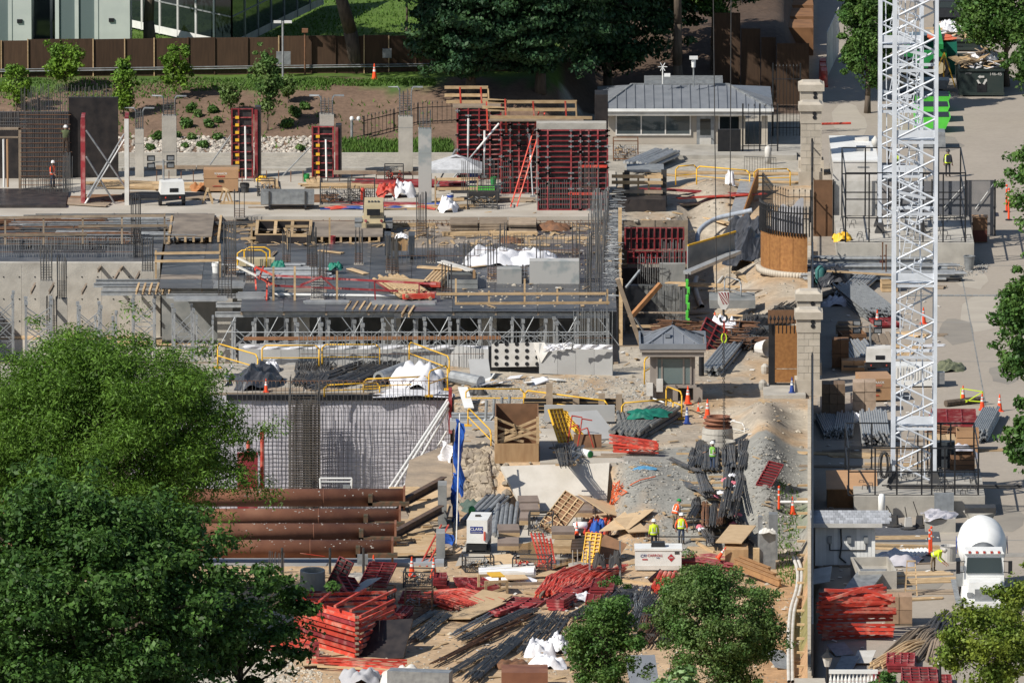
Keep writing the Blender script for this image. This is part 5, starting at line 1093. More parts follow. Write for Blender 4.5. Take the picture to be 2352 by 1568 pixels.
# road drain with cobbles
t=bpy.data.objects.new('cobble_drain',None); COL.objects.link(t); t['kind']='structure'; cb=MB(); cb.box((0,0,0),(.34,.5,.06)); cm=cb.mesh('cobble',CONCD); p0=G(2085,679,0); n=0
while p0.x+n*.38<G(2315,679,0).x:inst(cm,'cobble',t,(p0.x+n*.38,p0.y,.0),(0,0,U(-.05,.05))); n+=1
b=MB(); b.box((0,0,.012),(XP(2600,0)-XP(1990,0),1.2,.02)); b.sub((0,0,0)); o=struct('kerb_strip',b,BRICKP); o.location=(XP(2300,-72),-72,0)
# ---------------------------------------------------------------- middle right yard
for k,(y_,L,n,r,m,nm)in enumerate(((612,6.5,4,.1,GALV,'top row'),(628,8.8,5,.09,GALV,'middle row'),(645,8.8,6,.09,ALU,'front row'))):tubes('channel_stack','long grey steel channels stacked before the far footing, '+nm,'steel stack',2000+k*14,y_,L,n,3,r,m,math.pi/2,0,.1)
b=MB(); b.cloth((0,0,0),2.,3.6,1.25,16); solo('black_tarp','crumpled black tarp heap at the foot of the curved screen fence','tarp',b,TARPK,G(1918,650,0))
t=thing('water_jug','translucent green drum beside the black tarp heap','drum',G(1884,652,0)); b=MB(); b.lathe((0,0,0),[(.28,0),(.32,.1),(.32,.9),(.2,1.05),(.1,1.15)],14); part('drum',b,mat('teal_plastic',(.05,.17,.16),rv=0),t,smooth=True)
tubes('tube_bundle','tidy bundle of galvanised tubes with ends to the viewer','tube bundle',1985,705,9.5,18,7,.055,GALV,.18,0); tubes('tube_bundle','galvanised tubes resting above the tidy bundle, loosely spread','tube bundle',1968,668,7,8,2,.08,ALU,-.2,0,.25,spread=1.2)
planks('grey planks leaning beside the black tarp',1925,672,5,.7,2,3,-.5,0,LUMG,z0=.1); planks('warped light board lying across the galvanised tubes',1985,662,4.6,.5,1,2,1.2,0,LUM,z0=.9)
sack('blue-grey plastic heap in the fence shade beside the tubes',1922,700,1.9,.6,0,PLASTG,'plastic heap','plastic_heap')
for k,(u,y_)in enumerate(((2027,640),(2035,646))):b=MB(); b.tube((0,0,0),(0,0,2.2),.04,6); b.box((0,0,2.25),(.1,.1,.1)); solo('rusty_post','rusty upright post before the channels, %s of two'%('left','right')[k],'post',b,REBRU,G(u,y_,0))
b=MB(); b.cloth((0,0,-.35),.8,.8,.9,8); solo('hanging_bag','dark red rag hung over the rusty posts','rag',b,mat('dark_red_rag',(.06,.02,.02),rv=0),G(2027,612,0)+up*.3)
crate('small wooden box behind the rusty posts',2042,668,1.,.9,.7,.1,0)
tubes('anchor_bundle','dark threaded bars bundled on the road right of the crane leg','bar bundle',2165,645,2.2,9,3,.05,DKST,math.pi/2,0,jit=.05); planks('rusty planks on the road under the threaded bars',2120,660,2.6,.8,2,3,1.3,0,LUMG)
b=MB()
for _ in range(900):a=U(0,6.3); q=U(0,1)**.5; b.rock((q*2.6*math.cos(a),q*4.5*math.sin(a),.02+.18*(1-q)),U(.03,.07))
o=struct('gravel_spill',b,mat('grey_chips',(.30,.30,.29),(.22,.22,.22),3,.9,rv=0,isl=.3),'stuff'); o.location=G(2178,612,0)
cone(2015,749,'orange cone on the boards beside the red fittings',z=0); cone(2121,743,'orange cone behind the diagonal braces of the front crane mast',z=0); cone(2212,924,'orange cone inside the yellow A-frame barricade',z=0); cone(2256,941,'orange cone right of the log by the barricade',z=0); cone(2296,944,'orange cone farthest right, alone on the road',z=0)
stack_of_panels('small stack of dark red form pieces beside the cone on boards',2032,748,1.4,2.2,2,.2,0); planks('long weathered boards in the fence shade by the light tower',2010,790,8,2.2,1,9,.05,0,LUMG); planks('stacked old boards before the orange cone',1985,770,5.5,1.6,2,7,.02,0,LUMG)
lighttower('dark-faced light tower in the right yard beside the front crane mast',2018,858,0,.0,1,DIRTYW)
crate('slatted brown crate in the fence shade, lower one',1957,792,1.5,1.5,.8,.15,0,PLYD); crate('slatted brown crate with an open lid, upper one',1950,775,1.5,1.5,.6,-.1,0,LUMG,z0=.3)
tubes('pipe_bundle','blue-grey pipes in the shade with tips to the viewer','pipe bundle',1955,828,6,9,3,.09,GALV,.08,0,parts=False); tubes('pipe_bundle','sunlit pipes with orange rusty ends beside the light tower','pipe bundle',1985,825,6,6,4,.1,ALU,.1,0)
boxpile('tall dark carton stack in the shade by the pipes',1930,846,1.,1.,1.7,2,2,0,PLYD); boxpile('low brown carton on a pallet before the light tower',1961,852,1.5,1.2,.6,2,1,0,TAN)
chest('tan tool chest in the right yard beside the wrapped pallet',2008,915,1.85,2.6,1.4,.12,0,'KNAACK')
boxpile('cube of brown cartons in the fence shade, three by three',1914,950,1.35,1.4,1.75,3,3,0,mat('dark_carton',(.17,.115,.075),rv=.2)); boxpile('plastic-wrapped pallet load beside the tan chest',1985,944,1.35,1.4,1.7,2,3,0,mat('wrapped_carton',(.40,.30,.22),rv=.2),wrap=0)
sack('white bag slumped under the wrapped pallet',1977,968,1.4,.55,0)
tubes('tube_bundle','dark tube bundle in the shade below the carton cube, left one','tube bundle',1905,985,6,10,4,.06,GALV,.06,0); tubes('tube_bundle','dark tube bundle in the shade below the carton cube, right one','tube bundle',1940,985,6,9,5,.06,GALV,-.05,0); tubes('tube_bundle','big bundle of tubes with round open ends under the white bag','tube bundle',2008,998,8,12,7,.065,ALU,.0,0)
stack_of_panels('broad stack of red form panels beside the galvanised bundle',2188,972,2.6,4.4,3,0,0,3,9); tubes('tube_bundle','galvanised tube bundle at the road edge right of the red panels','tube bundle',2262,988,8,9,7,.055,GALV,-.12,0)
t=thing('barricade','yellow-green A-frame barricade round a cone','barricade',G(2230,930,0)); b=MB()
for P_ in(((-.6,0,0),(-.6,0,1.)),((.7,0,0),(.7,0,.8)),((-.6,0,1.),(.7,0,.8)),((-.6,0,.3),(.7,0,.2)),((-.6,0,0),(.7,0,.8))):b.bar(P_[0],P_[1],.05)
part('frame',b,HIVY,t)
b=MB(); b.tube((-1.1,0,.2),(1.1,1.5,.2),.2,9); solo('log','rough log lying behind the red panel stack','log',b,BARK,G(2215,934,0))
b=MB(); b.cloth((0,0,0),1.7,3.,.5,14); solo('green_tarp','crumpled olive tarp on the road right of the front crane mast','tarp',b,mat('olive_tarp',(.16,.17,.10),(.1,.11,.07),3,.7,rv=0),G(2180,846,0))
t=thing('louvred_unit','white louvred power unit behind the front crane mast','power unit',G(2104,890,0)); b=MB(); b.bx(-1.25,1.25,0,1.6,.1,1.3); part('body',b,WHITE,t)
for i in range(14):b=MB(); b.bx(-1.15+i*.17,-1.08+i*.17,-.03,0,.5,1.2); part('louvre',b,DIRTYW,t)
b=MB(); b.bx(1.25,1.7,.1,.6,.2,.9); part('side_box',b,GALV,t)
for k,(u,y_,m,L)in enumerate(((2140,795,PLASTW,1.6),(2085,800,LUM,2.2),(2130,770,LUMG,2),(2095,770,OSBT,1.8),(2080,812,LUM,3))):planks('scattered boards behind the front mast, %s'%('white wrapped ones on the road','beside the ladder foot','left of the road crack','tan ones','longest ones')[k],u,y_,L,.9,1+k%2,3,U(0,3),0,m,messy=.15)
for k in range(16):
    u,y_=1890+k*22,U(1000,1100); 
    planks('loose grey boards on the ground round the near cage, %s from the fence'%ORD[k],u,y_,U(2,5),U(.3,.9),1,rnd.randint(2,3),U(1.2,1.9),0 if not(1962<u<2262 and y_>1080)else 1.2,rnd.choice([LUMG,LUM]),messy=.1,grp='loose grey boards round the near cage')
planks('board pile standing behind the cage, below the red panels',2165,1022,4,1.6,5,6,.02,0,LUM); crate('tall wooden crate at the right end of the near cage',2222,1035,1.3,1.3,1.3,0,0,TAN); crate('brown open crate inside the right of the near cage',2210,1075,1.4,1.4,.9,0,1.2,PLYD)
rebars('rusty rebar offcuts heaped under the red panels',2190,1000,3,1.4,60,1.1,REBRU,0,grp=None); sack('crumpled clear plastic inside the near cage',2200,1048,2.2,.8,1.2,PLASTG,'plastic heap','plastic_heap')
b=MB(); b.bx(-.7,.7,0,.8,0,1.5); solo('dark_cabinet','dark cabinet standing in the near cage between the mast legs','cabinet',b,mat('slate_cabinet',(.05,.06,.07),rv=0),G(2165,1075,1.2))
b=MB()
for k in range(10):q_=U(.18,.3); dx=U(-.12,.12); b.path([Vector((dx+q_*math.cos(a),U(-.08,.08),.85+(.75+U(-.06,.06))*math.sin(a)))for a in np.linspace(0,6.283,14)],.022,4)
solo('cable_coil','dark hank of cable hung beside the front mast leg','cable coil',b,DKST,G(2030,1107,1.2)+up*.25-Vector((0,.6,0)))
tubes('lattice_section','dark steel angle pieces lying in front of the near cage floor','steel pieces',2200,1120,7.5,3,2,.05,DKST,math.pi/2,1.2,spread=2)
# ---------------------------------------------------------------- lower right yard
t=thing('tan_shelter','tan cabinet with sloping lid behind the white shed','shelter',G(1957,1166,0)); b=MB(); b.bx(-1.4,1.4,0,2.2,0,1.1); part('front',b,mat('shelter_brown',(.20,.105,.045),rv=0),t); b=MB(); b.slabquad((-1.45,-.05,1.1),(1.45,-.05,1.1),(1.45,2.4,1.75),(-1.45,2.4,1.75),.06); part('lid',b,TAN,t)
t=thing('shed','white boarded shed with grey shingle roof by the perimeter fence','shed',G(1941,1299,0)); p=t.location; hw=(2010-1872)/2*dep(p.y)/FPX; hz=E(1941,1199,p.y).z; b=MB(); b.bx(-hw,hw,0,1.5,0,hz); part('wall',b,WHITE,t); n=16
for i in range(n):b=MB(); x=-hw+2*hw*i/n; b.bx(x+.008,x+2*hw/n-.008,-.03,.0,.05,hz-.02); part('board',b,WHITE,t)
b=MB(); b.slabquad((-hw-.25,-.5,hz+.02),(hw+.35,-.5,hz+.02),(hw+.35,1.7,hz+.28),(-hw-.25,1.7,hz+.28),.08); rf=part('roof',b,SLATE,t); b=MB(); b.box((0,0,0),(.245,.53,.03)); sm=b.mesh('shingle',mat('grey_shingle',(.36,.37,.39),(.27,.28,.3),2,.8,rv=.25)); a=math.atan2(.26,2.2)
for r_ in range(5):
    for i in range(17):inst(sm,'shingle',rf,(-hw-.12+i*.257+(.12 if r_%2 else 0),-.28+r_*.47,hz+.07+r_*.47*math.tan(a)),(a+.05,0,0))
b=MB(); b.bx(-hw-.27,hw+.37,-.56,-.5,hz-.2,hz+.04); part('fascia',b,DIRTYW,t)
for x in(-.85,.22,1.15):b=MB(); b.box((x,-.1,1.5),(.22,.14,.4)); part('meter_box',b,GALV,t)
b=MB(); b.path([Vector(q)for q in((-.25,-.08,2.1),(-.2,-.08,1.2),(-.3,-.1,.5),(.05,-.1,.2))],.045,6); b.path([Vector(q)for q in((-.85,-.08,1.3),(-.85,-.08,.9),(1.15,-.08,.9),(1.15,-.08,1.3))],.03,6); part('conduit',b,DKST,t)
b=MB(); b.lathe((0,0,0),[(.2,0),(.2,1.3),(.12,1.45),(0,1.48)],14); solo('gas_cylinder','white standing cylinder at the right end of the shed roof','cylinder',b,WHITE,G(2025,1192,0),smooth=True)
b=MB(); b.bx(-.55,.55,0,.25,0,1.45); solo('steel_sheet','grey steel sheet leaning on the near footing','panel',b,mat('blue_grey_panel',(.24,.26,.28),rv=0),G(2168,1189,0)-Vector((0,.3,0)))
for k,(u,y_,h)in enumerate(((2054,1210,.9),(2086,1216,1.),(2112,1212,1.2),(2040,1205,.8))):
    t=thing('floor_machine','dark floor finishing machine with upright handle, %s in the row before the near footing'%('second','third','rightmost','first')[k],'floor machine',G(u,y_,0),U(-.4,.4),'floor finishing machines'); b=MB(); b.lathe((0,0,0),[(.42,.02),(.45,.12),(.2,.2)],14); part('base',b,DKST,t); b=MB(); b.box((0,0,.45),(.42,.36,.5),taper=.8); part('engine',b,DIRTYW if k%2 else DKST,t); b=MB(); b.tube((0,.1,.4),(-.3,-.5,h+.4),.025,5); part('handle',b,DKST,t)
sheet('dark_sheet','flat dark steel plate under the floor machines','plate',2075,1226,4,5,0,m=mat('slate_plate',(.10,.105,.12),rv=0),z=0,z0=.03)
def tub(lab,u,y_,w,d,h,m,rz=0,sheetm=None):
    t=thing('washout_tub',lab,'washout tub',G(u,y_,0),rz); b=MB()
    for(a,c,e,f)in((-w/2,w/2,0,.12),(-w/2,w/2,d-.12,d),(-w/2,-w/2+.12,.12,d-.12),(w/2-.12,w/2,.12,d-.12)):b.bx(a,c,e,f,0,h)
    part('walls',b,m,t); b=MB(); b.bx(-w/2+.12,w/2-.12,.12,d-.12,.05,h*.5); part('fill',b,CONC,t)
    if sheetm:b=MB(); b.cloth((0,d/2,h*.85),w*1.12,d*1.05,.35,14,.5); part('liner',b,sheetm,t)
tub('pale concrete washout tub with plastic liner behind the mixer truck',2160,1222,1.7,2.6,.75,CONC,0,PLASTG); tub('wide concrete washout tub below the shed, dusty grey',2016,1352,2.1,4.4,1.,CONC,.08)
b=MB(); b.slabquad((-1.2,0,.3),(.3,0,.3),(1.3,2.8,1.),(-.2,2.8,1.),.1); solo('grey_tarp_ramp','grey corrugated sheet sloping against the wide washout tub','sheet',b,GALV,G(1985,1368,0))
t=thing('concrete_bucket','round pale concrete bucket at the mixer truck side','bucket',G(2178,1287,0)); b=MB(); b.lathe((0,0,0),[(.42,0),(.46,.85),(.5,.86),(.44,.86),(.36,.2)],18); part('drum',b,DIRTYW,t); b=MB(); b.lathe((0,0,.7),[(.42,0),(0,.01)],14); part('slurry',b,DKST,t)
delineator(2135,1276,'tall red delineator pair behind the bending worker, left',0,1.35); delineator(2139,1270,'tall red delineator pair behind the bending worker, right',0,1.35)
for k,(u,y_,m,w_)in enumerate(((2070,1236,LUM,1.2),(2040,1256,LUM,.9),(2095,1258,LUM,1.6),(2015,1296,LUMG,1),(2100,1335,LUM,1.4),(2125,1360,LUMG,1.3),(2075,1378,LUM,.8),(2110,1318,OSBT,1.2))):planks('loose boards between shed and mixer truck, %s'%('under the dark plate','left of the corrugated white pieces','beside the delineators','at the shed corner','round the step ladder','below the step ladder','near the cardboard boxes','wide tan ones')[k],u,y_,U(3,6),w_,1,4,U(1.3,1.9),0,m,messy=.1)
sack('crumpled clear sheeting over hoses right of the shed',2055,1290,3,.7,0,PLASTG,'plastic heap','plastic_heap',d=3); sack('dark sheeting heap at the shed corner',2022,1310,1.6,.7,0,TARPK,'plastic heap','plastic_heap'); tubes('roofing_pieces','white corrugated pieces lying behind the bending worker','roofing',2100,1272,1.6,9,1,.1,WHITE,.2,0)
t=thing('step_ladder','pale timber step ladder standing before the washout tub','ladder',G(2093,1368,0)); p1,p2=.32,.22
for sx in(-1,1):b=MB(); b.bar((sx*p1,0,0),(sx*p2,.6,1.8),.06); part('stile',b,LUM,t); b=MB(); b.bar((sx*p1,1.3,0),(sx*p2,.66,1.8),.05); part('rear_stile',b,LUM,t)
for k in range(1,6):f=k/6; b=MB(); b.box((0,.6*f,1.8*f),(2*(p1+(p2-p1)*f),.12,.04)); part('tread',b,LUM,t)
b=MB(); b.box((0,.63,1.83),(.5,.3,.05)); part('top_cap',b,LUM,t)
# mixer truck facing the viewer
t=thing('mixer_truck','white concrete mixer truck facing the viewer at the lower right','mixer truck',G(2262,1408,0)); 
b=MB(); b.box((0,.75,1.15),(2.0,1.6,1.1),taper=.86); part('hood',b,WHITE,t); b=MB(); b.box((0,2.4,1.9),(2.25,1.7,2.3),taper=.94); cab=part('cab',b,WHITE,t); b=MB(); b.slabquad((-.98,1.5,1.95),(.98,1.5,1.95),(.93,1.58,2.8),(-.93,1.58,2.8),.04); part('windshield',b,GLS,cab); b=MB(); b.box((0,2.2,3.1),(2.2,1.5,.14),taper=.92); part('roof_visor',b,WHITE,cab)
for i in range(5):b=MB(); b.box((-.8+.4*i,1.5,3.12),(.13,.14,.1)); part('marker_lamp',b,REDB,cab)
for sx in(-1,1):
    b=MB(); b.slabquad((sx*1.12,1.75,2.),(sx*1.12,3.,2.),(sx*1.08,2.9,2.75),(sx*1.08,1.8,2.75),.03*sx); part('side_window',b,GLSK,cab); b=MB(); b.box((sx*1.42,1.4,2.3),(.22,.1,.7)); b.bar((sx*1.05,1.6,2.6),(sx*1.42,1.4,2.6),.04); b.bar((sx*1.05,1.6,2.),(sx*1.42,1.4,2.),.04); part('mirror',b,BLACK,cab)
    b=MB(); b.box((sx*.82,-.07,1.05),(.32,.06,.24)); part('headlight',b,GALV,t); b=MB(); b.box((sx*1.05,.9,1.0),(.45,1.4,.5),taper=.8); part('fender',b,WHITE,t)
    for y_ in(.9,5.4,6.8):b=MB(); b.tube((sx*1.25,y_,.52),(sx*.9,y_,.52),.52,18); w_=part('wheel',b,BLACK,t); b=MB(); b.tube((sx*1.26,y_,.52),(sx*1.22,y_,.52),.28,14); part('hub',b,GALV,w_)
    b=MB(); b.bar((sx*.45,1,.8),(sx*.45,9,.95),.2,.3); part('chassis_rail',b,DKST,t)
b=MB(); b.box((0,-.05,.95),(1.1,.06,.8)); part('grille',b,GALV,t); b=MB(); b.box((0,-.15,.5),(2.3,.2,.35)); part('bumper',b,WHITE,t)
ax=Vector((0,.94,.18)).normalized(); b=MB(); b.lathe((0,3.6,2.35),[(.5,0),(.85,.35),(1.3,1.3),(1.38,2.3),(1.25,3.4),(.8,4.7),(.6,5.1),(.0,5.12)],28,axis=ax); dr=part('drum',b,WHITE,t,smooth=True); b=MB(); b.lathe((0,3.6,2.35),[(.0,-.06),(.62,-.05),(.88,.33)],24,axis=ax); part('drum_end',b,GALV,dr,smooth=True)
for sx,rzz in((-1,-math.pi/2),(1,math.pi/2)):b=MB(); b.box((sx*1.4,5.6,2.75),(.03,1.,.14),rx=.3); b.box((sx*1.4,5.5,2.55),(.03,.8,.12),rx=.3); b.box((sx*1.39,5.9,3.0),(.03,.5,.16),rx=.5); part('drum_emblem',b,BLUE,dr)
b=MB(); b.lathe((0,8.9,3.4),[(.55,0),(.9,.6),(.95,.65),(.85,.65)],16); part('hopper',b,CONC,t); b=MB(); b.box((0,8.9,2.6),(1.4,.6,2.2)); part('rear_pedestal',b,DIRTYW,t); b=MB(); b.box((-1.15,3.9,1.35),(.6,1.3,.9)); part('water_tank',b,GALV,t); b=MB(); b.bar((-1.4,.3,.4),(-1.6,4.2,1.1),.28,.06); part('side_chute',b,GALV,t); b=MB(); b.box((0,8.9,4.2),(1.7,1.2,.3)); part('chute_apron',b,DKST,t)
# goods at the bottom right
t=thing('truss_pile','pile of bright red steel trusses in the lower right yard','truss pile',G(1970,1470,0))
for k in range(8):truss(t,(-2.0+U(-.3,.1),U(-.4,.5),.1+k*.3),(1.9+U(-.1,.2),U(-.5,1.),.1+k*.3+U(-.1,.1)),.2,n=7,w=.13)
for k in range(5):truss(t,(-2.1+U(0,.3),1.2+U(0,2),1.4+k*.16),(1.8+U(-.4,.3),U(1,4),1.5+k*.22),.22,n=6,w=.12)
for(p_,q_)in(((-2,-.6,2.2),(.2,-.3,2.9)),((.2,-.3,2.95),(1.9,-.5,2.3)),((-1.8,.4,2.7),(1.5,.8,2.5))):b=MB(); b.bar(p_,q_,.14,.14); part('loose_chord',b,REDB,t)
boxpile('strapped cardboard boxes right of the red trusses',2064,1432,1.45,1.5,1.5,2,2,0,mat('pale_carton',(.38,.25,.16),rv=.15))
for k,(u,y_,rz_,m)in enumerate(((2110,1470,-.3,LUMG),(2128,1480,-.2,LUMG),(2150,1450,-.15,DKST),(2095,1500,-.45,LUM),(2160,1490,-.1,LUMG))):tubes('bent_strips','bent dark strips and boards piled at the lower right, %s'%('left sheaf','middle sheaf','dark upper sheaf','lumber under the sheaves','right sheaf by the tree')[k],'strip pile',u,y_,9,7,2,.06,m,rz_,0,.05,sag=.4,spread=1.3)
for k,(u,y_,w_,h_,n)in enumerate(((2068,1531,1.5,1.6,3),(2112,1566,1.9,2.,3),(2028,1568,.9,1.6,2),(2160,1572,1.2,1.4,2))):stack_of_panels('pink-red grid panels at the bottom edge, %s'%('upper stack','lower wide stack','stack behind the small tree','stack at the lantern foot')[k],u,y_,w_,h_*2,n,0,0,4,5)
for k,(u,y_,m,z0)in enumerate(((1930,1500,GALV,.4),(1985,1520,DIRTYW,.5),(1945,1530,GALV,.3),(1888,1345,DIRTYW,1.))):sheet('loose_sheet','loose metal sheet in the lower right shade, %s'%('on the dark heap','tilted pale one','lowest one','leaning pale one by the shed')[k],'sheet',u,y_,1.0,2,U(-.3,.3),(U(.1,.3),U(-.3,.3)),m,0,z0*.6)
for k,(u,y_)in enumerate(((1900,1585),(2159,1580))):
    t=thing('lantern_post','black lantern lamp post at the bottom edge, %s'%('by the perimeter fence','right of the pink-red grids')[k],'lantern',G(u,y_,0)); b=MB(); b.lathe((0,0,0),[(.18,0),(.08,.4),(.06,1.3)],8); part('post',b,BLACK,t); b=MB(); b.lathe((0,0,1.3),[(.14,0),(.27,.5)],6); part('glass',b,DIRTYW,t); b=MB(); b.lathe((0,0,1.82),[(.36,0),(.1,.25),(.05,.4),(0,.5)],6); part('cap',b,BLACK,t)
t=thing('balustrade','white balustrade piece standing at the bottom edge','balustrade',G(1960,1572,0)); b=MB(); b.bx(-1.3,1.3,0,.2,.6,.8); b.bx(-1.3,1.3,0,.2,0,.1); part('rails',b,WHITE,t); 
for i in range(13):b=MB(); b.lathe((-1.2+i*.2,.1,.1),[(.05,0),(.08,.15),(.04,.35),(.06,.5)],6); part('baluster',b,WHITE,t)
t=thing('pillar_cap','stone pillar cap at the bottom edge beside the perimeter fence','pillar',G(1860,1640,0)); b=MB(); b.bx(-.6,.6,-.6,.6,-2,1.5); part('shaft',b,STONE,t); b=MB(); b.box((0,0,1.65),(1.6,1.6,.3)); part('cap',b,STONE,t)
# ---------------------------------------------------------------- excavation: sheeted wall, rebar grid, pipe struts
Yw=-19.2; Q=lambda u,y,Y=Yw:E(u,y,Y)
b=MB(); n=60; m_=14; vs=[]
for j in range(m_+1):
    for i in range(n+1):
        u=300+(1034-300)*i/n; x=XP(u,Yw); z=-9+9*j/m_; vs.append((x,Yw-.15-.09*mno.noise(Vector((x*.7,z*1.1,1)))-.05*mno.noise(Vector((x*2.2,z*2.5,5))),z))
b.add(vs,[(j*(n+1)+i,j*(n+1)+i+1,(j+1)*(n+1)+i+1,(j+1)*(n+1)+i)for j in range(m_)for i in range(n)])
solo('wall_sheeting','grey plastic sheeting hung on the far wall of the pit behind the rebar grid','sheeting',b,PLASTG,(XP(700,Yw),Yw,-9),w=1,smooth=True)
b=MB(); b.bx(XP(520,Yw),XP(1036,Yw),Yw-.35,Yw-.1,-.25,.06); solo('black_waler','black steel beam along the top of the sheeted pit wall','beam',b,BLACK,(XP(780,Yw),Yw,0),w=1)
t=thing('rebar_grid','tall rebar grid standing before the plastic sheeting','rebar grid',(XP(800,Yw),Yw-1.2,-9)); b=MB(); c=MB()
u=520
while u<1030:x=XP(u,Yw); b.tube((x,Yw-1.2,-9),(x+U(-.04,.04),Yw-1.2,U(.7,1.1)if u>540 else-1),.017,4,cap=False); c.path([Vector((x,Yw-1.2,.9)),Vector((x-.05,Yw-1.1,1.05)),Vector((x-.25,Yw-.9,1.0))],.02,4); u+=U(8,11)
part('uprights',b,REBAR,t,w=1,kind='stuff'); part('hooks',c,REBRU,t,w=1,kind='stuff'); b=MB(); z=-8.8
while z<-.1:b.tube((XP(530,Yw),Yw-1.25,z),(XP(1020,Yw),Yw-1.25,z+U(-.03,.03)),.014,4); z+=.25
part('crossbars',b,REBAR,t,w=1,kind='stuff')
t=thing('column_cage','dense brownish column cage rising in the middle of the rebar grid','rebar cage',(XP(700,Yw),Yw-2,-9)); b=MB(); c=MB()
for i in range(70):x=XP(U(664,736),Yw); y_=Yw-U(1.5,2.6); b.tube((x,y_,-9),(x+U(-.03,.03),y_,U(.3,1.6)if x<XP(672,Yw)or x>XP(728,Yw)else U(-.5,.2)),.022,4,cap=False)
z=-8.8
while z<.1:
    c.tube((XP(663,Yw),Yw-2.65,z),(XP(737,Yw),Yw-2.65,z),.018,4); c.tube((XP(663,Yw),Yw-1.5,z+.06),(XP(737,Yw),Yw-1.5,z+.06),.018,4); z+=.15
part('bars',b,REBAR,t,w=1,kind='stuff'); part('ties',c,mat('brown_ties',(.13,.105,.08),rv=0),t,w=1,kind='stuff')
for k,(u,y0)in enumerate(((602,990),(570,1010))):b=MB(); b.tube(E(u,1122,-24),E(u,y0,-24),.11,8); solo('red_prop','red steel prop at the left end of the rebar grid, %s'%('right','left')[k],'prop',b,REDB,E(u,1122,-24),w=1)
b=MB(); p,q=E(545,1122,-25),E(592,1040,-25); b.bx(p.x,q.x,-25,-24.7,-9,q.z); solo('red_form_block','dark red form half hidden by the feathery tree in the pit','formwork',b,REDF,(p.x,-25,-9),w=1)
for k,(u0,y0,u1,y1)in enumerate(((1028,918,893,1122),(1032,922,903,1125),(1030,938,925,1122),(1026,990,948,1122),(1020,1040,965,1118),(1000,1062,975,1120))):
    b=MB(); b.tube(E(u0,y0,-20.6-k*.2),E(u1,y1,-31-k*.2),.075 if k<3 else .06,8); solo('raking_pole','white raking pole in the right corner of the pit, %s from the top'%('first','second','third','fourth','fifth','lowest')[k],'pole',b,WHITE if k<4 else LUM,E(u1,y1,-31),w=1,group='white raking poles in the pit corner')
for k in range(3):b=MB(); b.bar(E(958+k*14,1120,-30),E(1005+k*6,1040+k*12,-26),.12); solo('red_brace','red steel brace in the right pit corner, %s'%('left','middle','right')[k],'brace',b,REDB,E(958+k*14,1120,-30),w=1)
t=thing('pipe_stand','white rectangular pipe frame standing behind the first steel pipe','frame',E(772,1135,-32)); b=MB(); P=[E(u,y,-32)for u,y in((737,1140),(735,1098),(808,1098),(806,1140))]; b.path(P,.06,6); b.tube(E(736,1106,-32),E(808,1106,-32),.04,6); part('frame',b,WHITE,t,w=1); b=MB(); p=E(796,1120,-32); b.box(p,(.4,.2,.35)); part('box',b,GALV,t,w=1)
ZP=-1.25
for k,(yc,ue,lab)in enumerate(((1142,926,'farthest rusty steel pipe strut across the pit'),(1188,916,'second rusty steel pipe strut from the back'),(1222,906,'third rusty steel pipe strut from the back'),(1260,899,'nearest rusty steel pipe strut across the pit'))):
    p=G(ue,yc,ZP); p0=Vector((XP(-110,p.y),p.y,ZP)); r=.52; t=thing('pipe_strut',lab,'steel pipe',p); b=MB(); b.tube(p0,p,r,28); part('pipe',b,RUST,t,w=1,smooth=False)
    t.children[0].data.polygons.foreach_set('use_smooth',[len(f.vertices)==4 for f in t.children[0].data.polygons])
    b=MB(); xx=p.x-4.6
    while xx>p0.x:b.tube((xx,p.y,ZP),(xx+.05,p.y,ZP),r+.02,28,cap=False); xx-=6.1
    part('weld_rings',b,RUST,t,w=1); b=MB(); b.bx(p.x-2.,p.x+.35,p.y-r-.5,p.y-r+.1,ZP-.32,ZP-.12); b.bx(p.x-2.,p.x-1.75,p.y-r-.5,p.y-r+.1,ZP-.3,ZP+.3); part('bracket',b,mat('bracket_green%d'%k,(.05,.055,.035),(.14,.07,.04),rv=0),t,w=1); b=MB(); b.bx(p.x,p.x+.12,p.y-.65,p.y+.65,ZP-.65,ZP+.6); part('end_plate',b,RUST,t,w=1); b=MB()
    for _ in range(40):a=U(.3,2.2); x=U(XP(560,p.y),p.x-.5); s_=U(.015,.05); b.box((x,p.y-math.cos(a)*(r+.003),ZP+math.sin(a)*(r+.003)),(s_*2,s_,s_))
    part('concrete_spatter',b,SPLAT,t,w=1,kind='stuff')
b=MB()
for(u0,u1,ya,yb)in((905,1040,-60,-24),):b.add([(XP(905+21*(Y+60)/30,Y),Y,-9)if 0 else(XP(u,Y),Y,z)for z in(-9,-2.0)for u,Y in((900,-59.8),(1039,-59.8),(1039,-24),(940,-30))],[(0,3,2,1),(4,5,6,7),(0,1,5,4),(1,2,6,5),(2,3,7,6),(3,0,4,7)])
o=struct('excavation_bench',b,PITW)
ben=thing('timber_walkway','board walkway on the right bench of the pit beside the pipe ends','walkway',G(965,1210,-1.95))
for(u,y,w_,d,m,rz_)in((975,1150,2.,6,OSBT,.05),(985,1175,2.1,5,OSBT,-.05),(960,1210,1.6,5,OSBT,.1),(945,1262,2.2,4,OSBT,0),(990,1250,1.4,6,LUM,.2),(950,1130,1.8,4,LUM,.3),(925,1190,.8,5,LUMG,.1),(920,1225,.8,4,LUM,.1)):b=MB(); p=G(u,y,-1.9); b.box(p-ben.location,(w_,d,.05),rz_,U(-.02,.02),U(-.04,.04)); part('board',b,m,ben)
for k in range(14):b=MB(); p=G(U(915,1010),U(1120,1275),-1.82); b.box(p-ben.location,(U(.6,2.2),.14,.08),U(-.3,.6)); part('plank',b,rnd.choice([LUM,LUMG,LUM]),ben)
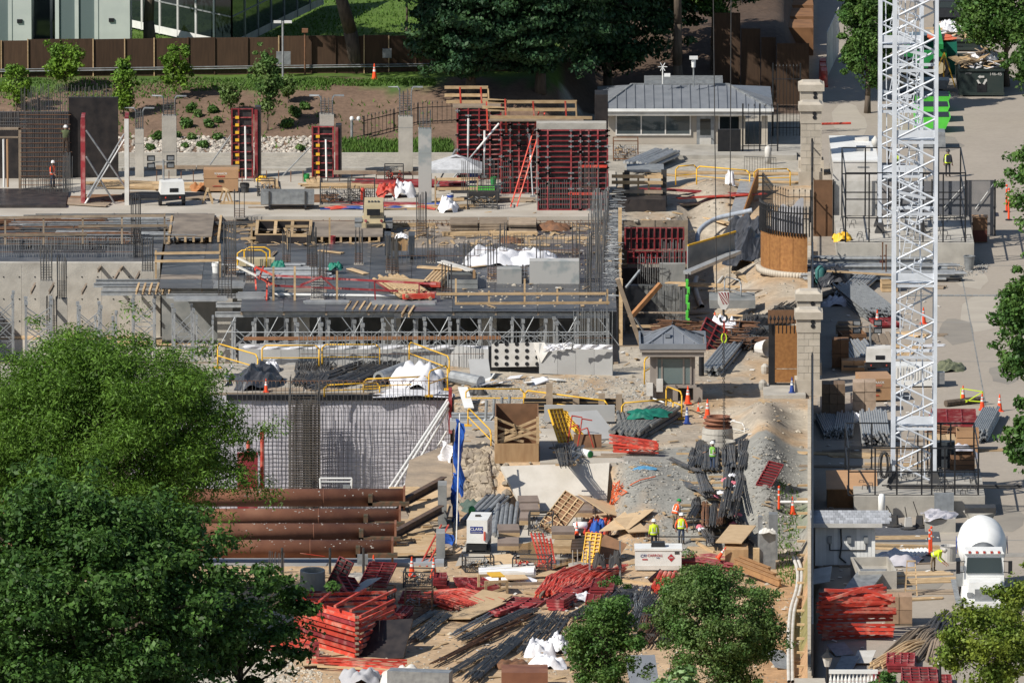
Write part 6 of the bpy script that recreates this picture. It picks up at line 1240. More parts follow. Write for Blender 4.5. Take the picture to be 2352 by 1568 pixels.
for k,(u0,y0,u1,y1)in enumerate(((915,1163,1020,1122),(902,1233,1014,1188))):
    t=thing('steel_waler','rusty dark I-beam slanting over the bench, %s one'%('far','near')[k],'beam',G(u0,y0,-1.7)); p,q=G(u0,y0,-1.7)+up*.1,G(u1,y1,-1.5)+up*.5; b=MB(); b.bar(p+up*.2,q+up*.2,.36,.05); b.bar(p-up*.2,q-up*.2,.36,.05); b.bar(p,q,.05,.4); part('beam',b,mat('dark_rust%d'%k,(.06,.045,.04),(.12,.075,.05),rv=0),t,w=1)
for k,(u,y,h)in enumerate(((1016,1200,2.3),(1012,1275,1.4))):b=MB(); b.box((0,0,h/2),(.5,1.6,h)); solo('shotcrete_post','rough concrete post at the pit edge, %s'%('tall one by the boards','low one by the blue tarp')[k],'post',b,CONCD,G(u,y,-2.0))
b=MB(); b.bx(XP(1030,-22),XP(1038,-22),-21,-20,-2,.6); solo('red_edge_form','dark red form edge at the top right pit corner','formwork',b,REDF,(XP(1033,-22),-20.5,-2),w=1)
def drape(name,lab,pts,drop,m,cat='tarp',amp=.15,seg=10):
    b=MB(); pts=[Vector(p)for p in pts]; vs=[]; n=seg
    for j in range(n+1):
        f=j/n
        for i in range(n+1):
            s=i/n*(len(pts)-1); k=min(int(s),len(pts)-2); p=pts[k].lerp(pts[k+1],s-k); vs.append(p-up*drop*f*U(.92,1.0)+Vector((amp*math.sin(7*s+3*f*3)+U(-.05,.05),amp*math.sin(9*s+1+4*f),0)))
    b.add(vs,[(j*(n+1)+i,j*(n+1)+i+1,(j+1)*(n+1)+i+1,(j+1)*(n+1)+i)for j in range(n)for i in range(n)]); return solo(name,lab,cat,b,m,pts[0]-up*drop,w=1)
drape('blue_tarp','torn blue tarp strip hanging along the pit edge, upper piece',[E(1046,962,-46.5),E(1061,972,-47)],4.4,TARPB); drape('blue_tarp','blue tarp hanging at the near corner of the pit',[E(1008,1218,-57),E(1038,1228,-58)],2.3,TARPB); drape('blue_tarp','narrow blue strip above the near pit corner',[E(1040,1085,-50),E(1050,1095,-51)],3.,TARPB); drape('blue_tarp','blue tarp scraps trailing on the ground by the red ladder',[E(1012,1270,-60),E(1042,1290,-60)],1.3,TARPB)
drape('white_cloth','white sheet torn over the pit corner',[E(1012,1012,-30),E(1040,1025,-31)],2.,PLASTW,'sheet')
for k,(u0,y0,u1,y1,Y,m)in enumerate(((1046,1325,1056,950,-60,DIRTYW),(1040,1290,1052,960,-55,GALV),(1050,1150,1050,1000,-44,DKST))):b=MB(); b.tube(E(u0,y0,Y),E(u1,y1,Y+14),.04,7); solo('edge_pole','tall pole rising by the pit edge, %s'%('pale front one','grey one behind it','dark short one')[k],'pole',b,m,E(u0,y0,Y),w=1)
t=thing('red_ladder','red ladder leaning at the near corner of the pit','ladder',G(978,1300,-2.2)); p,q=G(972,1300,-2.2),E(1022,1205,-58)
for s_ in(-1,1):b=MB(); b.bar(p+Vector((.2*s_,0,0)),q+Vector((.2*s_,0,0)),.08); part('stile',b,REDB,t,w=1)
b=MB()
for i in range(1,10):c_=p.lerp(q,i/10); b.tube(c_-Vector((.2,0,0)),c_+Vector((.2,0,0)),.02,4)
part('rungs',b,REDB,t,w=1,kind='stuff')
b=MB(); b.bx(XP(-100,-61),XP(1020,-61),-63.4,-60,-2.6,-2.02); struct('pit_coping',b,mat('wet_concrete',(.27,.30,.34),(.38,.38,.37),.5,.5,rv=0,c3=(.2,.22,.25),sc3=.3))
t=thing('control_box','grey control box on a post by the pit coping','control box',G(833,1318,-2.1)); b=MB(); b.tube((0,0,0),(0,0,.6),.04,6); part('post',b,GALV,t); b=MB(); b.box((0,0,.85),(.6,.2,.55)); part('box',b,GALV,t)
for k,u in enumerate((648,758,835)):b=MB(); b.tube((0,0,0),(0,0,1.5),.07,6); solo('coping_post','dark steel post on the pit coping, %s'%('by the vertical bars','left of the cones','behind the grey box')[k],'post',b,DKST,G(u,1318,-2.0))
barrow('wall_starter_bars','upright bars on the pit coping beside the concrete pipe',618,652,1312,-2.1,1.2,9,REBAR,0)
b=MB(); b.tube(G(690,1298,-2)+up*.7,E(872,1293,-62),.02,4); b.tube(E(862,1288,-62),E(945,1291,-62),.045,6); solo('barrier_tape_bar','red and white bar stretched between two cones on the coping','barrier bar',b,REDB,G(900,1300,-2),w=1)
for a in((858,1318,'tall orange cone on the pit coping, left of three'),(946,1322,'tall orange cone on the pit coping, middle of three'),(996,1324,'tall orange cone on the pit coping beside the red ladder')):cone(*a,h=1.12,z=-2.15)
# ---------------------------------------------------------------- ledge between building and pit
def wallpanels(lab,pts,z0,h,w_,m,name='insulated_wall'):
    t=thing(name,lab,'wall',pts[0]); 
    for p,q in zip(pts,pts[1:]):
        p,q=Vector(p),Vector(q); n=max(1,round((q-p).length/w_))
        for i in range(n):
            a,c=p.lerp(q,(i+.006)/n),p.lerp(q,(i+.994)/n); hh=h+U(-.03,.03); b=MB(); b.slabquad(a+up*z0,c+up*z0,c+up*(z0+hh),a+up*(z0+hh),.12); part('insulation_panel',b,m,t,w=1)
    return t
W1=[(XP(548,-8.4),-8.4,0),(XP(1035,-8.9),-8.9,0),(XP(1128,-10.5),-10.5,0)]; wallpanels('low grey insulated wall behind the yellow rails',W1,0,1.25,1.22,INSUL)
W2=[(XP(1238,-11.6),-11.6,0),(XP(1407,-12.6),-12.6,0)]; wallpanels('grey insulation boards on the wall right of the dimpled sheet',W2,0,1.85,1.2,INSUL)
b=MB(); b.bx(XP(1122,-11),XP(1240,-11),-11.1,-10.9,0,1.55); b.bx(XP(545,-8),XP(1405,-8),-8.1,-8,-1,1.05); solo('black_membrane_wall','black membrane wall showing between the insulation boards','wall',b,BLACK,(XP(1180,-11),-11,0),w=1)
t=thing('dimpled_sheet','white drainage sheet with rows of round black holes','drainage sheet',(XP(1186,-11.4),-11.4,.35)); b=MB(); b.slabquad((XP(1129,-11.4),-11.4,.35),(XP(1240,-11.4),-11.4,.4),(XP(1225,-11.4),-11.4,1.85),(XP(1129,-11.4),-11.4,1.75),.03); b.add([(XP(1225,-11.4),-11.4,1.85),(XP(1250,-11.6),-11.7,1.9),(XP(1262,-11.6),-11.9,1.5),(XP(1244,-11.6),-11.7,.7),(XP(1238,-11.4),-11.4,.45)],[(4,3,2,1,0)]); part('sheet',b,DIRTYW,t,w=1)
b=MB(); b.lathe((0,0,0),[(.125,0),(.125,.012),(0,.013)],12,axis=(0,-1,0)); hm=b.mesh('hole',BLACK)
for r_ in range(4):
    for i in range(5):inst(hm,'hole',t,(XP(1140+i*23.5,-11.4)-t.location.x,-.015,.2+r_*.4))
drape('membrane_flap','white membrane flap over the insulation boards, right',[(XP(u,-12.9),-12.9,1.98)for u in(1318,1360,1405)],.3,PLASTW,'membrane',.06); drape('membrane_flap','white membrane flap over the insulation boards beside the dimpled sheet',[(XP(u,-12),-12.2,2.-.1*i)for i,u in enumerate((1310,1280,1250))],.42,PLASTW,'membrane',.08); drape('membrane_flap','white membrane flap along the top of the low insulated wall',[(XP(u,-9.),-9.1,1.32-.06*(i%2))for i,u in enumerate((560,640,720,800,880,960,1040,1125))],.25,PLASTW,'membrane',.07,22)
b=MB(); b.bar((XP(560,-7.6),-7.6,1.45),(XP(1150,-7.6),-7.6,1.5),.1,.2); solo('red_brown_plank','long red-brown plank along the wall top under the hooked bars','plank',b,mat('terracotta_wood',(.33,.16,.08),rv=0),(XP(900,-7.6),-7.6,1.4),w=1)
g0=lambda u,y:gz(u,y,0.)
rail_fence('yellow guard rail on the ledge, left of the middle one',[g0(602,850),g0(733,850)],1.5); rail_fence('yellow guard rail on the ledge, middle one',[g0(740,848),g0(872,848)],1.5); rail_fence('yellow guard rail slanting at the ledge end before the white heap',[g0(940,845)+up*.2,g0(1032,872)],1.4); rail_fence('yellow guard rail at the left end of the ledge by the white sheet',[g0(500,845),g0(592,872)],1.5); rail_fence('yellow guard rail standing beside the white heap',[g0(985,910),g0(1028,895)],1.5); rail_fence('yellow guard rail lying low across the ledge front',[g0(745,915)+up*.1,g0(872,905)],.7,feet=0); rail_fence('yellow guard rail lying low by the grey mesh roll',[g0(835,905),g0(985,898)],.9,feet=0)
drape('white_sheet','white sheet over the left end of the ledge',[E(530,835,-12),E(516,870,-16)],1.2,PLASTW,'sheet'); b=MB(); b.cloth((0,0,0),2.8,5,1.2,16); solo('black_tarp','black tarp crumpled over the left part of the ledge','tarp',b,TARPK,g0(590,880)); b=MB(); b.cloth((0,0,0),1.,1.6,.7,10); solo('white_sack','white sack beside the black tarp on the ledge','sack',b,PLASTW,g0(625,850))
for k,(u,y,L,W,n,rz_)in enumerate(((690,862,7.5,.7,46,-.12),(720,865,7.5,.8,50,-.22),(742,862,7,.7,40,-.15),(778,858,6,.8,40,-1.1),(820,866,8.5,.9,60,-.75),(850,862,8,.8,50,-.85),(760,884,5,.8,40,-1.25),(870,884,4.5,.7,30,-.9))):rebars('dark rebar bundle on the ledge, %s'%('leftmost','second from the left','third, upright-looking','short one below the middle rail','large slanting one','slanting one by the mesh roll','short one at the ledge front','offcuts under the mesh roll')[k],u,y,L,W,n,rz_*.4,None,0,kink=.2)
b=MB(); b.tube((-.9,-2,.38),(.7,1.6,.38),.36,16); b.mi=1; b.tube((-.92,-2.05,.38),(-.9,-1.98,.38),.2,12); solo('mesh_roll','roll of grey mesh lying on the ledge','mesh roll',b,[GALV,BLACK],g0(905,868),smooth=False); sack('white sheeting heap on the ledge under the slanting rail',962,885,3.2,1.5,0,PLASTW,'sheeting','white_sheeting',d=5); sack('flat white sheet at the ledge front edge',950,903,4.4,.35,0,PLASTW,'sheet','white_sheet',d=2.4)
cone(611,900,'orange cone on the ledge beside the black tarp',.8,z=0)
def bucket(lab,u,y,z=None,m=None,h=.5,r=.2):t=thing('bucket',lab,'bucket',gz(u,y,z)); b=MB(); b.lathe((0,0,0),[(r*.85,0),(r,h),(r*1.08,h),(r*.9,h),(r*.8,h*.3)],14); part('pail',b,m or DIRTYW,t); b=MB(); b.lathe((0,0,h*.62),[(r*1.03,0),(r*1.05,h*.25)],14); part('rim_band',b,BLUE if m is None else m,t)
bucket('white bucket with blue band at the low insulated wall',918,834,0)
sack('rusty wire coil behind the white heap',930,885,.9,.4,0,REBRU,'wire coil','wire_coil'); planks('dark planks on the ledge front, half under the rebar',700,895,1.,5.,1,2,.02,0,LUMG); planks('flat boards under the yellow rails',760,848,.6,3.,1,2,.03,0,LUM)
for k in range(9):sheet('foam_scrap','pale foam offcut on the ground before the dimpled sheet, %s'%('largest','square one','thin strip','near the grey panel','white curl','tilted one','half buried','tiny one','flat one')[k],'scrap',U(1080,1290),U(868,888),U(.4,1.6),U(.5,1.6),U(0,3),(U(-.3,.3),U(-.3,.3)),rnd.choice([PLASTW,INSUL,WHITE]),None,.1,.06)
sheet('insulation_sheet','grey insulation board tilted up on the ground left of the dimpled sheet','board',1102,868,1.2,2.,.1,(.5,0),INSUL,None,.5,.08); b=MB(); b.tube((-.8,0,.4),(.9,-1.5,.3),.4,12); solo('grey_roll','thick grey roll lying in front of the black membrane','roll',b,GALV,gz(1070,880))
# ---------------------------------------------------------------- shaft and dug slope
redform(1434,1572,522,574,-1.5,11,3,'red form panels inside the shaft, rear row',clamps=0); redform(1440,1579,577,606,-2.1,11,3,'red form panels inside the shaft, front row',clamps=0)
for(lab,u0,u1,yt,yb,z,m,th)in(('pale concrete band in the shaft below the red forms',1442,1558,602,618,-2.6,CONC,1.),('dark mottled concrete wall at the bottom of the shaft',1436,1576,656,766,-5,mat('mottled_concrete',(.21,.21,.20),(.075,.08,.08),1.1,.85,sharp=(.45,.55),rv=0),.6),('black panel standing in for the shaded void deep in the shaft',1425,1560,616,656,-3.2,DPLY,.4),('light concrete return at the right of the shaft',1514,1574,606,656,-3.1,CONCD,.5)):pan('shaft_wall',lab,u0,u1,yt,yb,z,m,'wall',th)  # black panel gives the empty void its shade as colour; the others are walls
barrow('wall_starter_bars','dense upright bars along the right side of the shaft',1508,1580,775,-5,3.4,26,GALV,1); barrow('wall_starter_bars','bars standing in the middle of the shaft',1465,1520,690,-3.8,3.,12,GALV,0); barrow('wall_starter_bars','bars at the upper right of the shaft by the red forms',1520,1582,640,-3,2.6,14,GALV,0)
for k,(u0,y0,u1,y1,Y,w_,m)in enumerate(((1447,730,1517,652,0,.3,mat('orange_lumber',(.36,.17,.07),(.28,.13,.05),rv=0)),(1418,640,1478,810,-3,.26,LUMG),(1432,690,1500,795,2,.1,GALV),(1438,660,1470,620,4,.12,GALV))):b=MB(); b.bar(E(u0,y0,Y),E(u1,y1,Y+1),w_,w_*.8); solo('shaft_brace','slanting brace in the shaft, %s'%('orange-brown waler','long weathered timber by the booth roof','thin steel prop','short steel prop')[k],'brace',b,m,E(u0,max(y0,y1),Y),w=1)
b=MB(); b.bx(XP(1422,13),XP(1430,13),12.8,13.2,-5,1.7); b.bx(XP(1420,30),XP(1428,30),29.8,30.2,-5,3.4); b.bx(XP(1421,30),XP(1426,30),13.3,29.7,-.2,0); solo('edge_timbers','upright timbers along the east edge of the deck above the shaft','timber',b,LUM,(XP(1425,20),20,-5),w=1)
for k in range(7):b=MB(); Y=-1.8-0*k; b.box((0,0,0),(.16,.5,.5)); o=solo('lime_form_tie','lime green strip piece at the right rim of the shaft, %s from the top'%('first','second','third','fourth','fifth','sixth','lowest')[k],'strip',b,LIME,G(1578+(k%2)*3,655+k*18,0)+up*.1,group='lime green strips at the shaft rim')
def hose(name,lab,cat,pts,r,m,z=.1):b=MB(); P=[gz(u,y)+up*z for u,y in pts]; Pn=[]
def hose(name,lab,cat,pts,r,m,z=.1,smooth=True):
    P=[gz(u,y)+up*(z+(p3[0]if p3 else 0))for u,y,*p3 in pts]; D=[]
    for i in range(len(P)-1):
        p0,p1,p2,p3=P[max(0,i-1)],P[i],P[i+1],P[min(len(P)-1,i+2)]
        for k in range(5):f=k/5; D.append(.5*((2*p1)+(p2-p0)*f+(2*p0-5*p1+4*p2-p3)*f*f+(3*p1-p0-3*p2+p3)*f**3))
    D.append(P[-1]); b=MB(); [b.tube(a_,c_,r,8,cap=False)for a_,c_ in zip(D,D[1:])]; return solo(name,lab,cat,b,m,P[0],w=1,smooth=smooth)
hose('drain_pipe','grey bent drain pipe running down the dug slope','pipe',((1728,508,.6),(1690,520,.7),(1640,540,.9),(1606,570,1.),(1602,600,.8)),.16,mat('pipe_grey',(.36,.40,.46),rv=0)); hose('corrugated_hose','pale corrugated hose curving on the sand beside the shaft','hose',((1600,642),(1596,660),(1604,690),(1612,708)),.17,DIRTYW); hose('corrugated_hose','thinner pale hose on the sand left of the hook block','hose',((1660,640),(1640,665),(1634,680),(1650,695)),.11,DIRTYW)
p,q=G(1578,630,0),G(1694,600,0); b=MB(); b.bar(p+up*.1,q+up*.6,.55,.2); solo('silver_channel','long silver channel sloping down beside the shaft','channel',b,ALU,p,w=1); b=MB(); b.slabquad(G(1580,622,-.2),G(1690,592,.2),G(1686,592,.2)+up*1.6,G(1580,622,-.2)+up*1.55,.1); solo('dark_retaining_board','dark board wall above the silver channel','retaining wall',b,CONCD,G(1600,620,0),w=1); b=MB(); b.bar(G(1580,622,-.2)+up*1.6,G(1690,592,.2)+up*1.66,.1,.1); solo('yellow_edge_rail','yellow-orange edge strip on the dark board wall','strip',b,YEL,G(1600,620,0),w=1)
b=MB(); b.cloth((0,0,0),3.6,11,1.9,22); solo('black_tarp','black tarp draped over spoil behind the curved screen fence','tarp',b,TARPK,gz(1722,575))
t=thing('formwork_ramp','sloping timber trough with orange plywood side and silver lining','trough',G(1700,505,0)); a,c_=gz(1672,512)+up*.2,gz(1738,440)+up*.9; b=MB(); b.slabquad(a,a+Vector((1.,0,0)),c_+Vector((.1,0,0)),c_-Vector((1,0,0)),.1); part('lining',b,ALU,t,w=1); b=MB(); b.slabquad(a+Vector((1.,0,-.6)),c_+Vector((.12,0,-.6)),c_+Vector((.12,0,.55)),a+Vector((1.,0,.5)),.08); part('plywood_side',b,OSB,t,w=1)
rail_fence('yellow guard rail on the sandy bank, left hoop',[g0(1552,432)+up*.2,g0(1600,428)+up*.2],1.2,feet=0); rail_fence('yellow guard rail across the sandy bank, long hoop',[g0(1600,438)+up*.3,g0(1722,445)+up*.2],1.3,feet=0); rail_fence('yellow guard rail at the pillar end of the sandy bank',[g0(1732,430),g0(1815,428)],1.15,feet=0)
for k,(u,y,L,m,rz_)in enumerate(((1600,442,7,REDF,1.2),(1650,452,6,REDB,1.9),(1560,405,5,LUM,1.0),(1690,400,8,LUM,1.5),(1580,500,8,LUMG,1.2),(1640,505,6,LUM,.5),(1600,470,5,LUMG,2.),(1660,655,7,LUM,1.35),(1710,640,5,LUM,.2),(1725,600,6,LUM,.3),(1700,660,8,LUM,1.4),(1620,720,9,LUMG,1.5),(1640,750,9,LUM,1.6),(1760,730,7,LUM,1.2),(1745,668,6,LUMG,1.6),(1770,420,8,LUM,1.4))):
    planks(('red steel pieces' if m in(REDF,REDB)else 'loose boards')+' on the dug bank, %s'%('under the long yellow hoop','at the right of the hoop','behind the left hoop','along the pavement','at the foot of the spoil','crossing others by the dark tarp','upper left','beside the hoses','by the screen kerb','leaning near the kerb stone','right of the hook block','below the dip in the sand','over the rusty mesh stack','by the boarded gate','at the pillar foot','below the end hoop')[k],u,y,L,U(.3,.7),1+(k%3==0),2,rz_,None,m,messy=.1)
sack('white bag over a steel stand on the sandy bank',1677,425,.6,1.1,None,PLASTW); basket('stillage beside the sandy bank',1437,365,1.6,1.6,1.3,0,0,'mixed',REBRU); tubes('tube_bundle','light steel sections heaped behind the black formwork table','steel sections',1497,385,6,7,3,.1,ALU,-.35,0,.3,spread=1.3)
t=thing('formwork_table','table form with dark posts and timber rails at the slab corner','formwork',G(1468,470,0)); 
for(u,y0,y1,w_,m)in((1440,392,465,.35,DKST),(1525,390,480,.35,DKST),(1432,396,500,.12,LUM),(1466,410,480,.12,LUM),(1490,410,490,.12,LUM)):b=MB(); p,q=E(u,y1,52),E(u,y0,52); b.bar(p,q,w_); part('post',b,m,t,w=1)
for y in(405,419,440,452):b=MB(); b.bar(E(1405,y,51.7),E(1522,y+1,51.7),.08,.22); part('rail_board',b,LUM if y<430 else LUMG,t,w=1)
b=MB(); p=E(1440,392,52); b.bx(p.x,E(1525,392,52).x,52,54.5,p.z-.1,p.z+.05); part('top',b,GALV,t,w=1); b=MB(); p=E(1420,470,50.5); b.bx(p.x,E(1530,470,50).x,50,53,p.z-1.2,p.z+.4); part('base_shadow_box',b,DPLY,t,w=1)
for k,(u,y,L,W,n,rz_,m)in enumerate(((1620,768,6,2.2,70,1.5,REBRU),(1600,785,6,2.,40,1.6,REBRU),(1745,770,12,1.6,70,-.5,None),(1765,745,12,1.4,60,-.6,None),(1720,755,8,1.2,50,-.2,None),(1740,800,5,1.8,70,1.2,REBRU),(1650,790,6,1.2,40,1.45,None),(1775,790,5,1.,50,1.0,None))):rebars('%s left of the boarded gate, %s'%('rusty mesh and bars' if m else 'dark rebar bundle',('stack under the white bags','lower layer of the stack','long slanting one','upper slanting one','short steep one','tangled heap in front','flat one by the black pipe','offcuts at the gate foot')[k]),u,y,L,W,n,rz_*(.45 if abs(rz_)<1 else 1),m,0,kink=.1,sup=0,grp=None)
sack('white bags behind the lifting hook',1665,768,1.7,1.3,0,PLASTW,'sack'); cone(1642,752,'orange cone partly behind the white bags',.95,z=.4); b=MB(); b.bx(-1.6,1.2,0,3,0,.5); solo('dark_slab','dark flat-topped box behind the hook','box',b,CONCD,G(1690,708,0)); rail_fence('grey pipe rail right of the hook block',[g0(1664,690),g0(1702,700)],1.5,feet=0,YEL=GALV)
tubes('beam_pack','pack of silver and red-ended joists beside the booth','beam pack',1660,832,9,6,3,.1,GALV,-.15,0); t=formpanel('red-backed form panel propped behind the booth eaves',1633,800,1.6,1.9,.2,(1.0,.6),0,.7,2,5); b=MB(); b.lathe((0,0,0),[(.16,0),(.16,2.3),(.2,2.4),(0,2.42)],10); solo('black_standpipe','black standpipe behind the right corner of the booth','pipe',b,BLACK,G(1611,862,0))
t=thing('white_tub','white tub on its side by the gate hinge','tub',gz(1752,820)); b=MB(); b.lathe((0,0,.55),[(.35,-.4),(.55,.4),(.5,.4),(.3,-.3)],14,axis=(.7,-.6,.1)); part('tub',b,DIRTYW,t)
for k,(u,y)in enumerate(((1757,858),(1752,895))):b=MB(); b.lathe((0,0,0),[(.2,0),(.24,.2),(.24,.45),(.1,.6),(0,.62)],10); solo('concrete_weight','pale round weight with pipe by the gate, %s'%('upper','lower')[k],'weight',b,CONC,gz(u,y))
b=MB(); b.bx(XP(1752,-17),XP(1848,-17),-20.5,-16.5,-.2,.22); struct('gate_sill',b,CONC); cone(1819,902,'blue cone at the foot of the boarded gate',.95,BLUE,.2)
# ---------------------------------------------------------------- booth
t=thing('guard_booth','small taupe guard booth with hipped metal roof in the middle of the site','booth',G(1545,922,0)); p=t.location; s_=dep(p.y,2)/FPX; X=lambda u:(u-1545)*s_; Z=lambda y:E(1545,y,p.y).z
hw=X(1596.5); D=3.4
b=MB(); b.bx(-hw,hw,0,D,Z(885),Z(816)); part('wall',b,TAUPE,t); b=MB(); b.bx(-hw,X(1508),0,D,0,Z(885)); b.bx(X(1508),X(1557),.25,D,0,Z(885)); b.bx(X(1575),hw,.5,D,0,Z(885)); b.bx(X(1557),X(1575),1.8,D,0,Z(885)); part('lower_wall',b,TAUPE,t)
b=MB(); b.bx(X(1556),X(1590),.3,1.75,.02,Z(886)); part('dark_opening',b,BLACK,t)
for(u0,u1,m)in((1510,1518,GLSG),(1522,1568,GLSG),(1572,1585,GLSG)):b=MB(); b.bx(X(u0)-.02,X(u1)+.02,-.035,.02,Z(881),Z(824)); part('window_pane',b,m,t)
for u in(1508.5,1520,1570,1586.5):b=MB(); b.bx(X(u)-.05,X(u)+.05,-.08,0,Z(882),Z(820)); part('mullion',b,TAUPE,t)
b=MB(); b.bx(-hw-.08,hw+.08,-.12,.0,Z(890),Z(883.5)); part('sill',b,TAUPE,t); b=MB(); b.bx(-hw-.5,hw+.5,-.5,D+.5,Z(816),Z(805)); b.bx(-hw-.62,hw+.62,-.62,D+.62,Z(805),Z(797)); part('eaves',b,TAUPE,t)
zr=Z(797); b=MB(); e=[(-hw-.5,-.5,zr+.02),(hw+.5,-.5,zr+.02),(hw+.5,D+.5,zr+.02),(-hw-.5,D+.5,zr+.02)]; ap=(0,D/2,zr+.95); b.add(e+[ap],[(0,1,4),(1,2,4),(2,3,4),(3,0,4)]); rf=part('roof',b,SLATE,t)
for k in range(4):b=MB(); b.bar(Vector(e[k])+up*.03,Vector(ap)+up*.05,.16,.08); part('hip_cap',b,SLATE,rf)
for i in range(1,6):
    f=i/6; pb=Vector(e[0]).lerp(Vector(e[1]),f); tt=1-abs(f-.5)*2; q_=pb+(Vector((pb.x,D/2,zr+.95))-pb)*tt; b=MB(); b.bar(pb+up*.02,q_+up*.02,.05,.06); part('standing_seam',b,SLATE,rf)
    for sd,ea,eb in((-1,e[0],e[3]),(1,e[1],e[2])):pb=Vector(ea).lerp(Vector(eb),f); q_=pb.lerp(Vector((0,pb.y,zr+.95)),tt); b=MB(); b.bar(pb+up*.02,q_+up*.02,.05,.06); part('standing_seam',b,SLATE,rf)
for(a,c_,d_,f_)in((-hw-.64,hw+.64,-.66,-.56),(-hw-.64,hw+.64,D+.56,D+.66),(-hw-.66,-hw-.56,-.6,D+.6),(hw+.56,hw+.66,-.6,D+.6)):b=MB(); b.bx(a,c_,d_,f_,zr-.02,zr+.3); part('gutter',b,SLATE,t)
b=MB(); b.box((-.3,.6,zr+.62),(.3,.3,.25)); part('vent',b,SLATE,rf)
for(x0,x1,y_)in((X(1592),X(1613),-.7),(X(1545),X(1557),-.3)):b=MB(); b.bx(x0,x1,y_,y_+.06,.1,Z(884)-.02); d_=part('open_door',b,TAUPE,t); b=MB(); b.box((x1-.12,y_-.04,1.),(.06,.05,.12)); part('handle',b,DKST,d_)
for(x,z_)in((X(1492),.75),(X(1515),1.)):b=MB(); b.box((x,-.12,z_),(.38,.24,.75)); part('meter_box',b,DIRTYW,t)
b=MB(); b.path([Vector((X(1498),-.1,.9)),Vector((X(1500),-.1,.2)),Vector((X(1525),-.6,.05))],.05,6); part('conduit',b,GALV,t)
rail_fence('yellow guard rail left of the booth, partly behind it',[g0(1480,890)+up*.2,g0(1496,880)+up*.2],1.5,feet=0); rail_fence('yellow guard rail post and hoop before the booth',[g0(1530,948),g0(1566,962)],1.6); rail_fence('long yellow guard rail left of the booth, before the dark timber wall',[g0(1428,968),g0(1546,958)],1.1)
cone(1580,926,'orange cone at the open booth door',1.05,z=.1); cone(1625,960,'orange cone behind the rusty ring stack',1.15,z=0); cone(1604,944,'small orange cone between two larger ones',.5,z=0); cone(1578,972,'blue cone in front of the booth',1.,BLUE,0)
# crane hook and its load
t=thing('hook_block','red and white striped crane hook block hanging on two wires','hook block',E(1662,690,-43)); W_=.66; Hh=1.0
b=MB(); b.prism([(-W_/2,-.15),(-W_*.2,-.5),(W_*.2,-.5),(W_/2,-.15),(W_/2,.5),(-W_/2,.5)],.15,Matrix(((1,0,0,0),(0,0,-1,0),(0,1,0,0),(0,0,0,1))),-.15); part('block',b,DIRTYW,t)
for k in range(5):
    b=MB(); x=-.56+k*.19
    pts_=[(x,.5),(x+.1,.5),(x+.62,-.2),(x+.52,-.2)]; pts_=[(max(-.32,min(.32,a)),c_)for a,c_ in pts_]; b.prism(pts_,.157,Matrix(((1,0,0,0),(0,0,-1,0),(0,1,0,0),(0,0,0,1))),.151); part('red_stripe',b,REDF,t)
b=MB(); P=[Vector((math.sin(a)*.2,0,-1.05-math.cos(a)*.22))for a in np.linspace(2.6,-1.9,12)]; b.path([Vector((0,0,-.5)),Vector((0,0,-.85))]+P,.07,7); part('hook',b,DKST,t)
for u0,u1,u in((1636,1651,-.4),(1680,1672,.35)):b=MB(); q_=E(u0,-200,-43); b.tube((u,0,.45),q_-t.location,.03,5); part('wire_rope',b,DKST,t)
t=thing('lifting_chain','long chain hanging from the hook to the rigger','chain',E(1662,1035,-43)); b=MB(); p=E(1661,745,-43); q_=E(1664,1035,-43); n=60
for i in range(n):c_=p.lerp(q_,i/n); d_=(q_-p)/n; o_=Vector((.05,0,0))if i%2 else Vector((0,.05,0)); b.tube(c_+o_,c_+d_*1.15+o_,.022,4); b.tube(c_-o_,c_+d_*1.15-o_,.022,4)
part('links',b,DKST,t,w=1,kind='stuff'); b=MB(); b.lathe(E(1663,776,-43),[(.1,-.3),(.18,-.2),(.18,.2),(.1,.3)],8,axis=(0,1,.0)); b=MB(); c_=E(1663,776,-43); P=[c_+Vector((.14*math.cos(a),0,.28*math.sin(a)))for a in np.linspace(0,6.28,13)]; b.path(P,.04,5); part('ring',b,HIVY,t,w=1); b=MB(); b.tube(c_+up*.3,c_+up*1.0,.06,6); part('shackle',b,REDB,t,w=1)
# ---------------------------------------------------------------- shoring towers
tw=thing('shoring_tower','aluminium shoring tower in the open bay at the left border','shoring tower',(0,0,FA),0,'aluminium shoring towers'); TH=4.15
for x in(-.6,.6):
    for y in(-.8,.8):b=MB(); b.bar((x,y,0),(x,y,TH),.11); part('leg',b,ALU,tw)
for y in(-.8,.8):
    b=MB()
    for k in range(3):z0=.3+k*1.15; b.tube((-.6,y,z0),(.6,y,z0+1.1),.03,5); b.tube((.6,y,z0),(-.6,y,z0+1.1),.03,5); b.tube((-.6,y,z0),(.6,y,z0),.03,5)
    part('cross_braces',b,GALV,tw,kind='stuff')
b=MB()
for x in(-.6,.6):
    for k in range(3):b.tube((x,-.8,.4+k*1.1),(x,.8,1.4+k*1.1),.03,5)
    b.box((x,-.8,TH+.1),(.17,.3,.2)); b.box((x,.8,TH+.1),(.17,.3,.2))
part('screw_heads',b,GALV,tw,kind='stuff')
tp=[(7,22),(88,20),(205,18),(243,14),(330,21),(420,17),(470,12.5)]+[(560+i*74,12.2+(i%2))for i in range(12)]
for i,(u,Y)in enumerate(tp):
    if i==0:tw.location=(XP(u,Y),Y,FA); continue
    dup(tw,(XP(u,Y),Y,FA),U(-.12,.12),sc=(U(.8,1.35),U(.8,1.3),U(.97,1.01)),label='aluminium shoring tower '+('in the open bay, %s from the left border'%ORD[i]if i<7 else 'under the deck edge, %s from the west'%ORD[i-7]))
